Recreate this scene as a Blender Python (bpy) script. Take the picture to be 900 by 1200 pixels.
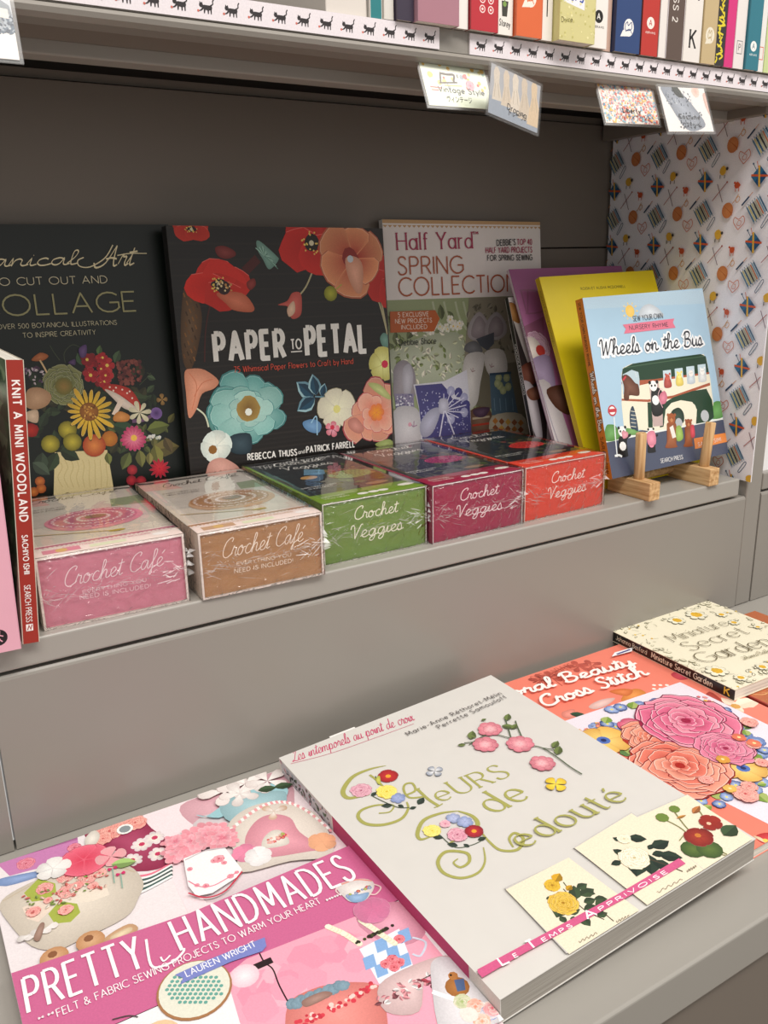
import bpy, bmesh, math, random
from mathutils import Vector, Matrix
for o in list(bpy.data.objects): bpy.data.objects.remove(o)
SC=bpy.context.scene;COL=SC.collection
# ---------------------------------------------------------------- camera, light, exposure
cam=bpy.data.cameras.new('camera');co=bpy.data.objects.new('camera',cam);COL.objects.link(co);SC.camera=co
cam.sensor_fit='VERTICAL';cam.sensor_height=36;cam.lens=1002/1200*36;cam.clip_start=.01
R_=((0.85123171,-0.52440857,-0.02000567),(-0.16489767,-0.2310861,-0.95885764),(0.49821013,0.81950892,-0.28318157))
# R_ rows: picture right, picture down, view direction (shelf front runs along +x, depth along +y)
co.matrix_world=Matrix(((R_[0][0],-R_[1][0],-R_[2][0],0),(R_[0][1],-R_[1][1],-R_[2][1],0),(R_[0][2],-R_[1][2],-R_[2][2],.23),(0,0,0,1)))
W=bpy.data.worlds.new('shop_ambience');SC.world=W;W.use_nodes=True;bg=W.node_tree.nodes['Background'];bg.inputs['Color'].default_value=(1,.965,.92,1);bg.inputs['Strength'].default_value=.36
def area(name,loc,target,sx,sy,power,col=(1,.955,.9)):
    l=bpy.data.lights.new(name,'AREA');l.shape='RECTANGLE';l.size=sx;l.size_y=sy;l.energy=power;l.color=col
    o=bpy.data.objects.new(name,l);COL.objects.link(o);o.location=loc;o.rotation_euler=(Vector(target)-Vector(loc)).to_track_quat('-Z','Y').to_euler();return o
area('ceiling_light',(.15,-.5,1.85),(.4,.5,0),1.5,.45,22)
area('ceiling_light',(1.5,-.7,1.85),(.5,.6,0),.9,.45,10)
SC.view_settings.view_transform='Standard';SC.view_settings.look='None';SC.view_settings.gamma=1;SC.view_settings.use_curve_mapping=False;SC.view_settings.exposure=0.72
# ---------------------------------------------------------------- lettering
# Stroke alphabets: 'x y x y' polyline, '~x y ..' smooth curve, '@cx cy rx ry a0 a1' arc. Cap height 10.
CAPS = {
'A':(7.4,'0 0 3.7 10 7.4 0;1.4 3.4 6 3.4'),'B':(5.8,'0 0 0 10;0 10 2.8 10;0 5.3 3 5.3;0 0 3 0;@2.8 7.65 2.4 2.35 -90 90;@3 2.65 2.8 2.65 -90 90'),
'C':(7.6,'@4.8 5 4.8 5 45 315'),'D':(7,'0 0 0 10;0 10 2.2 10;0 0 2.2 0;@2.2 5 4.8 5 -90 90'),'E':(5,'5 10 0 10 0 0 5 0;0 5.2 4.4 5.2'),
'F':(4.8,'4.8 10 0 10 0 0;0 5.2 4.2 5.2'),'G':(8.2,'@4.8 5 4.8 5 45 330;5 4.8 8.6 4.8 8.6 2.4'),'H':(6.6,'0 0 0 10;6.6 0 6.6 10;0 5.2 6.6 5.2'),
'I':(0,'0 0 0 10'),'J':(4,'4 10 4 2.6;@1.9 2.6 2.1 2.6 -180 0'),'K':(6,'0 0 0 10;5.6 10 0 4.4;2 6.2 6 0'),'L':(4.6,'0 10 0 0 4.6 0'),
'M':(8.4,'0 0 .8 10 4.2 2.4 7.6 10 8.4 0'),'N':(6.8,'0 0 0 10 6.8 0 6.8 10'),'O':(9.6,'@4.8 5 4.8 5 0 360'),'P':(5.4,'0 0 0 10;0 10 2.8 10;0 4.8 2.8 4.8;@2.8 7.4 2.6 2.6 -90 90'),
'Q':(9.6,'@4.8 5 4.8 5 0 360;5.6 2.8 9 -.8'),'R':(5.8,'0 0 0 10;0 10 2.8 10;0 4.8 2.8 4.8;@2.8 7.4 2.6 2.6 -90 90;2.8 4.8 5.8 0'),
'S':(5.4,'~5 8.4 4.1 9.7 2.6 10 1 9.4 .5 7.7 1.5 6 3.6 4.8 5.2 3 4.7 .9 2.7 0 .9 .4 0 1.9'),'T':(6,'0 10 6 10;3 10 3 0'),'U':(6.4,'0 10 0 3.2;@3.2 3.2 3.2 3.2 180 360;6.4 3.2 6.4 10'),
'V':(7,'0 10 3.5 0 7 10'),'W':(10,'0 10 2.6 0 5 9.4 7.4 0 10 10'),'X':(6.4,'0 0 6.2 10;.2 10 6.4 0'),'Y':(6.4,'0 10 3.2 5 6.4 10;3.2 5 3.2 0'),'Z':(5.8,'0 10 5.8 10 0 0 5.8 0'),
'0':(5.6,'@2.8 5 2.8 5 0 360'),'1':(2,'0 8.4 2 10 2 0'),'4':(5.6,'4.2 0 4.2 10 0 3 5.6 3'),'5':(5,'4.6 10 .8 10 .4 5.8;~.4 5.8 2.6 6.3 4.6 5.2 4.9 3 4 .8 2 0 0 .8'),'7':(5.2,'0 10 5.2 10 1.6 0'),'2':(5,'~.3 7.8 1.2 9.6 2.8 10 4.4 9.2 4.8 7.4 3.6 4.6 0 0;0 0 5 0'),
'&':(7,'~7 0 1.6 6.4 1.4 8.8 2.8 10 4.2 8.8 3.8 6.8 .8 4.2 .2 2 1.4 .2 3.6 .2 6.6 4.6'),"'":(.5,'.3 10 0 7.6'),'!':(.3,'0 10 0 3;0 .6 0 0'),'-':(3,'0 4 3 4'),'.':(.3,'0 .5 0 0'),',':(.5,'.4 .6 0 -1.4'),'é':(5.6,''),'™':(5,'0 10 2 10;1 10 1 7.4;2.8 7.4 2.9 10 3.8 8.4 4.7 10 4.8 7.4'),'É':(5,'5 10 0 10 0 0 5 0;0 5.2 4.4 5.2;2.4 11.2 3.6 12.8')}
LOW = {
'a':(5.4,'@2.6 3.2 2.6 3.2 0 360;5.3 6.5 5.3 0'),'b':(5.4,'0 10 0 0;@2.7 3.2 2.7 3.2 0 360'),'c':(4.4,'@2.7 3.2 2.7 3.2 50 310'),'d':(5.4,'5.3 10 5.3 0;@2.6 3.2 2.6 3.2 0 360'),
'e':(5.4,'@2.7 3.2 2.7 3.2 0 315;0 3.2 5.4 3.2'),'f':(3.2,'~3.4 9.6 2.2 10 1.4 9 1.3 7.6;1.3 8 1.3 0;0 6.4 3 6.4'),'g':(5.4,'@2.6 3.2 2.6 3.2 0 360;5.3 6.5 5.3 -1;~5.3 -1 4.6 -3 2.6 -3.3 .6 -2.6'),'h':(4.8,'0 10 0 0;@2.4 4 2.4 2.5 0 180;4.8 4 4.8 0'),
'i':(0,'0 6.5 0 0;0 9 0 8.4'),'j':(1,'1 6.5 1 -1.6;~1 -1.6 .4 -3 -1 -3;1 9 1 8.4'),'k':(4.4,'0 10 0 0;4 6.5 0 2.6;1.4 4 4.4 0'),'l':(0,'0 10 0 0'),'m':(8,'0 6.5 0 0;@2 4.2 2 2.3 0 180;4 4.2 4 0;@6 4.2 2 2.3 0 180;8 4.2 8 0'),
'n':(4.6,'0 6.5 0 0;@2.3 4.1 2.3 2.4 0 180;4.6 4.1 4.6 0'),'o':(5.6,'@2.8 3.2 2.8 3.2 0 360'),'p':(5.4,'0 6.5 0 -3.2;@2.7 3.2 2.7 3.2 0 360'),'q':(5.4,'5.3 6.5 5.3 -3.2;@2.6 3.2 2.6 3.2 0 360'),'r':(2.8,'0 6.5 0 0;~0 4.6 .9 6.1 2.8 6.4'),
's':(3.8,'~3.6 5.5 2 6.4 .4 5.6 .6 4.2 3 2.8 3.6 1.4 2.4 .1 0 .9'),'t':(3.2,'1.3 9 1.3 1.4;~1.3 1.4 1.8 .1 3.2 .3;0 6.4 3 6.4'),'u':(4.6,'0 6.5 0 2.4;@2.3 2.4 2.3 2.4 180 360;4.6 6.5 4.6 0'),'v':(4.8,'0 6.5 2.4 0 4.8 6.5'),'w':(7,'0 6.5 1.9 0 3.5 6 5.1 0 7 6.5'),
'x':(4.4,'0 0 4.3 6.5;.1 6.5 4.4 0'),'y':(4.8,'0 6.5 2.5 .2;4.8 6.5 1.4 -3.2'),'z':(4,'0 6.5 4 6.5 0 0 4 0'),'é':(5.4,'@2.7 3.2 2.7 3.2 0 315;0 3.2 5.4 3.2;2.6 7.8 3.8 9.6')}
SCR = {  # joined hand: x-height 5
'a':(5.6,'~4.4 4.2 3 5 1.2 3.8 .8 1.6 1.8 .2 3.2 1 4.4 4.4 4.4 1.4 5 .2 6.4 1'),'b':(4.8,'~0 1 1.8 5 2.6 8.6 2 10 1.2 8.8 1 3 1.6 .4 3 .2 4.2 1.8 4 3.8 3.2 4.2 4.4 3.6 5.6 3.9'),'c':(4.4,'~4 4.2 3 5 1.4 4 .9 1.8 1.8 .2 3.4 .2 5 1.2'),
'd':(5.6,'~4.4 4.2 3 5 1.2 3.8 .8 1.6 1.8 .2 3.2 1 4.6 4.6 5 10;~5 10 4.5 3 4.8 .5 6.4 1'),'e':(4.4,'~0 1 2.4 2.2 3.6 3.8 2.8 5 1.4 4.2 .9 2 1.8 .3 3.4 .2 5 1.2'),'f':(3.4,'~0 1 2.6 5.4 3.4 8.8 2.6 10 1.8 8.6 1.6 2 1.4 -2.6 .7 -3.2 .6 -2 2 .2 4.2 1'),
'g':(5.4,'~4.4 4.2 3 5 1.2 3.8 .8 1.6 1.8 .2 3.2 1 4.4 4.4 4.2 -1 3 -3.4 1.4 -3 1.8 -1.2 4 .2 6.2 1'),'h':(5.4,'~0 1 2 5.6 2.7 8.8 2.2 10 1.4 8.8 1 0;~1 0 1.6 3.2 3 4.8 3.9 4 3.7 1.4 4.4 .2 6 1'),'i':(2.4,'~0 1 1.2 4.6 1.1 1.4 1.6 .2 3 1;1.6 7 1.7 7.1'),
'l':(2.6,'~0 1 2 5 2.8 8.6 2.3 10 1.4 8.6 1.1 2 1.6 .2 3.2 1'),'m':(8,'~0 1 .9 4.8 .9 0;~.9 0 1.6 3.6 2.8 4.8 3.6 3.8 3.4 0;~3.4 0 4.2 3.6 5.4 4.8 6.2 3.8 6 1.4 6.7 .2 8.4 1'),'n':(5.2,'~0 1 .9 4.8 .9 0;~.9 0 1.6 3.6 2.9 4.8 3.7 3.8 3.5 1.4 4.2 .2 5.8 1'),
'o':(5,'~2.8 5 1.2 4 .8 1.8 1.8 .1 3.4 .8 4 3 3 4.9 2.4 4.4 3.6 3.6 5.6 4'),'p':(5.2,'~0 1 1.2 5 1 -3.4;~1 0 1.4 3.6 2.9 4.9 4.1 3.6 3.8 1.2 2.6 .1 1.4 .8 3 0 6 1'),'r':(3.6,'~0 1 1.2 5.2 1.8 4.4 3 4.2 2.7 1.6 3.2 .2 4.4 1'),'s':(3.6,'~0 1 1.8 5.2 2.8 2.6 2.6 .4 1.2 0 .6 .9 2 .2 4.2 1'),
't':(2.8,'~0 1 1.6 5 2 8.4;~2 8.4 1.4 2 1.8 .2 3.4 1;.2 6.2 3.6 6.6'),'u':(5.2,'~0 1 1 4.8 .9 1.6 1.8 .2 3.2 1.2 4 4.8;~4 4.8 3.9 1.4 4.4 .2 6 1'),'v':(4.6,'~0 1 1 4.8 1.4 1 2.2 .2 3.6 2 4 4.6 5.2 4'),'x':(4.6,'~0 1 1.4 4.8 2.4 2.4 3.4 .2 5.2 1;3.8 4.8 .8 0'),'y':(5,'~0 1 1 4.8 1 1.8 1.8 .4 3.2 1.4 4.2 4.8;~4.2 4.8 3.8 -1.6 2.4 -3.4 1.2 -2.6 3.4 0 5.8 1'),
'é':(4.4,'~0 1 2.4 2.2 3.6 3.8 2.8 5 1.4 4.2 .9 2 1.8 .3 3.4 .2 5 1.2;3 6.8 4.4 8.4'),
'C':(6.2,'~5.4 7.8 6 9.4 4.6 10 2 8.4 .6 4.6 1.2 1.2 3.4 0 5.6 1 7 2'),'V':(5.8,'~0 7 .4 9.4 1.8 9.4 2.4 5 2.6 0;~2.6 0 4.6 6 6 9.6 7 9.2'),'W':(8.6,'~0 7.4 .4 9.4 1.6 9.6 2 5 2.2 0;~2.2 0 3.8 5 4.8 8.8;~4.8 8.8 4.9 3 5.2 0;~5.2 0 7 5 8.2 9.6 9.4 9'),
'B':(6.4,'1.6 9.6 1 0;~0 7.6 1.4 9.8 4 10 5 8.2 3.8 5.8 2 5.2 4.6 4.8 5.6 2.6 4 .2 1.6 0 .2 1.4'),'A':(7.6,'~-3 2.4 -1.6 0 2 2 5.2 10;~5.2 10 5.2 4 5.8 .4 7.2 .8;~1.8 3.8 4 4.2 6.4 3.6'),'F':(5.4,'~.4 8.4 2 9.8 6 9.6;~3.4 9.6 2.6 3 1.6 .2 .2 .8;2 5 5 5.4'),
'S':(5,'~4.6 7.8 5 9.4 3.6 10 1.8 8.8 2 6.4 3.8 4 3.6 1.2 1.8 0 0 1.4'),'L':(5.6,'~2 7.6 3.2 10 4.4 9 3.2 5 1.6 1 0 .6 .6 1.6 3 .6 5.8 .2 6.6 1.6')}
def curve(p, n=5, closed=False):
    m=len(p)
    if m<3: return p
    out=[]
    for i in range(m if closed else m-1):
        if closed: a,b,c,d=p[i-1],p[i],p[(i+1)%m],p[(i+2)%m]
        else: a,b,c,d=p[max(i-1,0)],p[i],p[i+1],p[min(i+2,m-1)]
        for k in range(n):
            t=k/n; t2=t*t; t3=t2*t
            out.append(tuple(.5*(2*b[j]+(c[j]-a[j])*t+(2*a[j]-5*b[j]+4*c[j]-d[j])*t2+(3*b[j]-a[j]-3*c[j]+d[j])*t3) for j in (0,1)))
    if not closed: out.append(p[-1])
    return out
_cache={}
def glyph(ch, style):
    k=(ch,style)
    if k in _cache: return _cache[k]
    if style=='scr' and ch in SCR: t=SCR[ch]
    elif ch in LOW and (ch!='é' or style!='caps'): t=LOW[ch]
    else: t=CAPS.get(ch) or CAPS.get(ch.upper())
    out=[]
    if t:
        for s in t[1].split(';'):
            if not s: continue
            kind=s[0]; v=[float(q) for q in s.strip('~@').split()]
            if kind=='@':
                cx,cy,rx,ry,a0,a1=v; n=max(5,int(abs(a1-a0)/22))
                out.append(('c',[(cx+rx*math.cos(math.radians(a0+(a1-a0)*i/n)),cy+ry*math.sin(math.radians(a0+(a1-a0)*i/n))) for i in range(n+1)]))
            else:
                pts=list(zip(v[::2],v[1::2])); out.append(('c',curve(pts,4)) if kind=='~' else ('l',pts))
    _cache[k]=(t[0] if t else 3.,out); return _cache[k]
# ---------------------------------------------------------------- flat print built as coloured faces
def lin(c):
    if isinstance(c,str): c=tuple(int(c[i:i+2],16)/255 for i in (0,2,4))
    return tuple((x/12.92 if x<=.04045 else ((x+.055)/1.055)**2.4) for x in c[:3])+(1.,)
def mixc(a,b,t): return tuple(x*(1-t)+y*t for x,y in zip(a,b))
STEP=.0015
class Art:
    """flat print in millimetres; every later shape lies a hair above the earlier ones"""
    def __init__(s,seed=1,z=.02): s.v=[];s.f=[];s.c=[];s.z=z;s.r=random.Random(seed);s.clip=None
    def up(s,k=1): s.z+=STEP*k
    def lift(s,up): s.z+=0 if up is None else (STEP if up else .0004)
    def poly(s,pts,col,up=True):
        s.lift(up)
        col=lin(col); b=len(s.v)
        s.v+= [(x,y,s.z) for x,y in pts]; s.f.append(list(range(b,b+len(pts)))); s.c.append([col]*len(pts))
    def fan(s,cx,cy,pts,c0,c1,up=True,closed=True):
        s.lift(up)
        c0,c1=lin(c0),lin(c1); b=len(s.v); n=len(pts); s.v.append((cx,cy,s.z)); s.v+=[(x,y,s.z) for x,y in pts]
        for i in range(n if closed else n-1): s.f.append([b,b+1+i,b+1+(i+1)%n]); s.c.append([c0,c1,c1])
    def blob(s,x,y,pts,col):
        c=lin2(col); s.fan(x,y,curve(pts,4,True),mixc(c,(1,1,1),.13),mixc(c,(0,0,0),.14))
    def disc(s,x,y,rx,col,ry=None,rot=0,n=14,c1=None,up=True,wob=0):
        ry=ry or rx; cr,sr=math.cos(rot),math.sin(rot); pts=[]
        for i in range(n):
            a=2*math.pi*i/n; k=1+wob*s.r.uniform(-1,1); u,v=rx*k*math.cos(a),ry*k*math.sin(a); pts.append((x+u*cr-v*sr,y+u*sr+v*cr))
        s.fan(x,y,pts,col,c1 or col,up)
    def stroke(s,pts,w,col,up=True,nib=None,smooth=False,caps=False,taper=0):
        if smooth: pts=curve(pts)
        pts=[p for i,p in enumerate(pts) if i==0 or math.dist(p,pts[i-1])>1e-4]
        if len(pts)<2: 
            if pts: s.disc(pts[0][0],pts[0][1],w/2,col,n=8,up=up)
            return
        s.lift(up)
        col=lin(col); n=len(pts); L=[];R=[]
        if caps:
            for a,b in ((0,1),(-1,-2)):
                d=math.dist(pts[a],pts[b]); k=w*.5/d; q=(pts[a][0]+(pts[a][0]-pts[b][0])*k,pts[a][1]+(pts[a][1]-pts[b][1])*k)
                pts=[q]+pts[1:] if a==0 else pts[:-1]+[q]
        for i,(x,y) in enumerate(pts):
            x0,y0=pts[max(i-1,0)];x1,y1=pts[min(i+1,n-1)]
            d1=(x-x0,y-y0) if i else (x1-x,y1-y); d2=(x1-x,y1-y) if i<n-1 else d1
            l1=math.hypot(*d1) or 1;l2=math.hypot(*d2) or 1; d1=(d1[0]/l1,d1[1]/l1);d2=(d2[0]/l2,d2[1]/l2)
            nx,ny=-(d1[1]+d2[1]),d1[0]+d2[0]; ln=math.hypot(nx,ny)
            if ln<.3: nx,ny=-d1[1],d1[0];k=1
            else: nx/=ln;ny/=ln;k=min(1/max(nx*-d1[1]+ny*d1[0],.45),2.2)
            ww=w
            if nib is not None: ww=w*(nib[1]+(1-nib[1])*abs(math.sin(math.atan2(ny,nx)-nib[0]-math.pi/2)))
            if taper: t=i/(n-1); ww*=1-taper*abs(2*t-1)**2
            h=ww*.5*k; zz=s.z+(0 if up is None else i*.00022); L.append((x+nx*h,y+ny*h,zz));R.append((x-nx*h,y-ny*h,zz))
        b=len(s.v); s.v+=L+R
        if up is not None: s.z+=n*.00022
        for i in range(n-1): s.f.append([b+i,b+n+i,b+n+i+1,b+i+1]);s.c.append([col]*4)
    def text(s,t,x0,y0,x1,y1,h,col,style='sans',w=.13,slant=0,track=1.6,nib=None,serif=0,out=None,ow=0,caps=False,wave=0):
        """letters from (x0,y0) to (x1,y1) along the baseline, cap height h"""
        sp=3.6 if style!='scr' else 4
        if style=='scr': track=0 if track==1.6 else track
        adv=[];X=0;gap=track if style=='scr' else track*.75+w*10
        for ch in t:
            if ch==' ': X+=sp+gap*.5;continue
            a,g=glyph(ch,style); 
            low=ch.lower()==ch or style=='scr'
            adv.append((X,g,ch));X+=a+gap
        X-=gap
        if X<=0: X=1
        Ln=math.hypot(x1-x0,y1-y0);ux,uy=(x1-x0)/Ln,(y1-y0)/Ln;sx=Ln/X;sy=h/10
        def T(px,py,gx):
            dy=wave*math.sin((gx+px)/X*math.pi)
            X_=(gx+px)*sx+py*sy*slant;Y_=py*sy+dy
            return (x0+X_*ux-Y_*uy,y0+X_*uy+Y_*ux)
        ang=math.atan2(uy,ux)
        for pas in ((1,0) if out else (0,)):
            s.up(); cc=out if pas else col; ww=h*w+(ow if pas else 0)
            for gx,g,ch in adv:
                for kind,pts in g:
                    q=[T(a,b,gx) for a,b in pts]
                    nb=(nib[0]+ang,nib[1]) if nib and not pas else None
                    if kind=='l' and len(q)>2:
                        for a,b in zip(q,q[1:]): s.stroke([a,b],ww,cc,up=False,nib=nb)
                        if not nb:
                            for a in (q[1:-1] if not pas else q): s.disc(a[0],a[1],ww/2,cc,n=8,up=False)
                    else: s.stroke(q,ww,cc,up=False,nib=nb,caps=caps or bool(pas))
                    if serif and kind=='l' and not pas:
                        for a,b in ((0,1),(-1,-2)):
                            ex,ey=pts[a];fx,fy=pts[b]
                            if abs(ey-fy)>abs(ex-fx)*.7 and (abs(ey)<.1 or abs(ey-10)<.1 or abs(ey-6.5)<.1 or ey<-3):
                                sw=serif/ (sx/sy) if sx/sy>1 else serif
                                s.stroke([T(ex-sw,ey,gx),T(ex+sw,ey,gx)],h*w*.55,cc,up=False)
    # ------- little painted motifs
    def leaf(s,x0,y0,x1,y1,w,col,c2=None,rib=None,up=True):
        dx,dy=x1-x0,y1-y0;pts=[]
        for t,k in((0,0),(.18,.62),(.42,1),(.7,.75),(1,0)): pts.append((x0+dx*t-dy*k*w,y0+dy*t+dx*k*w))
        low=[(x0+dx*t+dy*k*w,y0+dy*t-dx*k*w) for t,k in((.7,.75),(.42,1),(.18,.62))]
        if up: s.up()
        s.poly([(x0,y0)]+pts[1:-1]+[(x1,y1)],col,False); s.poly([(x0,y0),(x1,y1)]+low,c2 or mixc(lin2(col),(0,0,0),.25),False)
        if rib: s.stroke([(x0,y0),(x1,y1)],abs(w)*math.hypot(dx,dy)*.09,rib)
    def petals(s,x,y,r,n,c0,c1,wd=.5,rot=0,inner=0,tip=.7,wob=.08,edge=None,sq=1,up2=False):
        """n petals, gradient from c0 (heart) to c1 (edge)"""
        s.up()
        for i in range(n):
            a=rot+2*math.pi*i/n; rr=r*(1+wob*s.r.uniform(-1,1)); ca,sa=math.cos(a),math.sin(a)
            sh=[(inner,0),(.35,.55),(.62,1),(.85,.92),(.98,.45),(1,0),(.98,-.45),(.85,-.92),(.62,-1),(.35,-.55)] if tip>.5 else [(inner,0),(.3,.7),(.6,1),(.85,.55),(1,0),(.85,-.55),(.6,-1),(.3,-.7)]
            pts=[]
            for u,v in sh:
                v*=wd*(1+wob*s.r.uniform(-.6,.6)); px,py=u*rr,v*rr; pts.append((x+px*ca-py*sa,y+(px*sa+py*ca)*sq))
            cc=mixc(lin2(c1),(0,0,0),s.r.uniform(0,.12))
            if up2: s.up(.5)
            if edge: s.fan(x+rr*ca*.5,y+rr*sa*.5*sq,[(x+(q[0]-x)*1.05,y+(q[1]-y)*1.05) for q in pts],edge,edge,False); s.up(.5)
            s.fan(x+ca*rr*.1,y+sa*rr*.1*sq,pts,c0,cc,False)
            if r>6:
                s.lift(False)
                for q in pts[2:-1:1]:
                    s.stroke([(x+(q[0]-x)*.3,y+(q[1]-y)*.3),(x+(q[0]-x)*s.r.uniform(.7,.93),y+(q[1]-y)*s.r.uniform(.7,.93))],r*.014,mixc(cc,lin2(c0),s.r.uniform(.2,.6)),up=None,taper=.9)
                s.stroke(pts[2:-1],r*.018,mixc(cc,(1,1,1),.35),up=False,taper=.7)
    def rose(s,x,y,r,cols,sq=1,rot=0,rings=5,edge=None):
        """cols dark -> light; pale rims over dark crevices"""
        n=8 if r>8 else 6; big=r>5
        s.disc(x,y,r*.95,cols[0],r*.95*sq,n=16,wob=.06)
        rings=rings+2 if big else rings
        for k in range(rings):
            rr=r*(1-k/(rings+.3))
            for i in range(n):
                a=rot+k*.55+2*math.pi*(i+s.r.uniform(-.25,.25))/n; pr=rr*s.r.uniform(.52,.66)*(1 if n>5 else 1.15)
                cx,cy=x+math.cos(a)*rr*.46,y+math.sin(a)*rr*.46*sq; pts=[]
                m=15 if big else 9
                for j in range(m):
                    b=a-1.9+3.8*j/(m-1); q=pr*s.r.uniform(.93,1.04)*(1-.12*abs(math.cos((b-a)*3))); pts.append((cx+math.cos(b)*q,cy+math.sin(b)*q*sq))
                s.up(.3)
                if big: s.fan(cx,cy,[(cx+(p[0]-cx)*1.07,cy+(p[1]-cy)*1.07) for p in pts],cols[0],edge or cols[0],False)
                e=mixc(lin2(cols[-1]),lin2(cols[len(cols)//2]),s.r.uniform(0,.55))
                s.fan(x+math.cos(a)*rr*.3,y+math.sin(a)*rr*.3*sq,pts,cols[0] if k>0 else mixc(lin2(cols[0]),lin2(cols[1]),.35),e,False)
                if big:
                    s.stroke(pts[2:-2],r*.018,mixc(lin2(cols[-1]),(1,1,1),.35),up=False,taper=.8)
                    s.lift(False)
                    for j in range(3,m-3,2): p=pts[j]; s.stroke([(cx+(p[0]-cx)*.45,cy+(p[1]-cy)*.45),(cx+(p[0]-cx)*.86,cy+(p[1]-cy)*.86)],r*.012,mixc(e,lin2(cols[0]),.45),up=None,taper=.9)
            n=max(4,n-1)
        s.disc(x,y,r*.1,cols[0],r*.1*sq,n=8)
    def poppy(s,x,y,r,c0,c1,rot=0,sq=.8,heart='201018',dots='e8c860',n=4):
        s.up()
        for i in range(n):
            a=rot+2*math.pi*i/n; cx,cy=x+math.cos(a)*r*.42,y+math.sin(a)*r*.42*sq;pts=[]
            for j in range(14):
                b=2*math.pi*j/14; k=r*.62*s.r.uniform(.9,1.08); pts.append((cx+math.cos(b)*k,cy+math.sin(b)*k*sq))
            s.up(); s.fan(cx-math.cos(a)*r*.3,cy-math.sin(a)*r*.3*sq,pts,c0,mixc(lin2(c1),(0,0,0),s.r.uniform(0,.16)),False)
            s.stroke(pts[1:6],r*.02,mixc(lin2(c1),(1,1,1),.3))
        s.disc(x,y,r*.24,heart,r*.24*sq,wob=.15)
        s.up()
        for i in range(22):
            a=s.r.uniform(0,6.28);k=r*s.r.uniform(.12,.33); s.disc(x+math.cos(a)*k,y+math.sin(a)*k*sq,r*.028,dots,n=6,up=False)
        s.disc(x,y,r*.08,'d8d0b0',n=8)
    def scatter(s,n,x0,y0,x1,y1,r,cols,kind='dot'):
        s.up()
        for i in range(n):
            x,y=s.r.uniform(x0,x1),s.r.uniform(y0,y1);c=s.r.choice(cols);k=r*s.r.uniform(.7,1.3)
            s.up(.1)
            if kind=='dot': s.disc(x,y,k,c,n=7,up=False)
            elif kind=='flower': s.petals(x,y,k,5,c,c,.42,s.r.uniform(0,6));s.disc(x,y,k*.25,'f0d060',n=6,up=False)
            elif kind=='leaf': a=s.r.uniform(0,6.28);s.leaf(x,y,x+math.cos(a)*k*2,y+math.sin(a)*k*2,.28,c,up=False)
    def garden(s,w,h):
        """ink border of leaves and sprigs"""
        for k in range(230):
            e=s.r.random()*4; u=s.r.uniform(0,1); d=abs(s.r.gauss(0,11))
            x,y=((u*w,d),(u*w,h-d),(d,u*h),(w-d,u*h))[int(e)%4]
            a=s.r.uniform(0,6.28); L=s.r.uniform(3,8); x1,y1=x+L*math.cos(a),y+L*math.sin(a)
            c=s.r.choice(['8a886c','a09c80','6c6a54'])
            if k%3: s.leaf(x,y,x1,y1,.28,c,c); s.leaf(x+(x1-x)*.1,y+(y1-y)*.1,x+(x1-x)*.9,y+(y1-y)*.9,.2,'efe8cf','efe8cf')
            else: s.stroke([(x,y),((x+x1)/2+s.r.uniform(-1,1),(y+y1)/2),(x1,y1)],.35,c,smooth=True)
            if k%9==0: s.disc(x,y,1.2,s.r.choice(['e0b030','e8c040','4c4a3c']),n=7)
    def crop(s,x0,y0,x1,y1):
        nf,nc=[],[]
        for f,c in zip(s.f,s.c):
            P=[s.v[i] for i in f]
            if all(x0<=p[0]<=x1 and y0<=p[1]<=y1 for p in P): nf.append(f);nc.append(c);continue
            Q=[(p,k) for p,k in zip(P,c)]
            for ax,lim,sg in ((0,x0,1),(0,x1,-1),(1,y0,1),(1,y1,-1)):
                out=[]
                for i in range(len(Q)):
                    (p,k),(q,m)=Q[i-1],Q[i]; a=(p[ax]-lim)*sg;b=(q[ax]-lim)*sg
                    if (a>=0)!=(b>=0):
                        t=a/(a-b); out.append((tuple(u+(v-u)*t for u,v in zip(p,q)),tuple(u+(v-u)*t for u,v in zip(k,m))))
                    if b>=0: out.append((q,m))
                Q=out
                if not Q: break
            if len(Q)>2:
                b=len(s.v); s.v+=[p for p,k in Q]; nf.append(list(range(b,b+len(Q)))); nc.append([k for p,k in Q])
        s.f,s.c=nf,nc
    def mesh(s,name):
        used={};nv=[]
        for f in s.f:
            for i,j in enumerate(f):
                if j not in used: used[j]=len(nv);nv.append(s.v[j])
                f[i]=used[j]
        s.v=nv
        me=bpy.data.meshes.new(name); me.from_pydata([(x/1000,y/1000,z/1000) for x,y,z in s.v],[],s.f)
        ca=me.color_attributes.new('Col','FLOAT_COLOR','CORNER')
        flat=[v for f,c in zip(s.f,s.c) for col in c for v in col]
        ca.data.foreach_set('color',flat); me.update(); return me
def lin2(c):
    return tuple(int(c[i:i+2],16)/255 for i in (0,2,4)) if isinstance(c,str) else tuple(c[:3])
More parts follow.
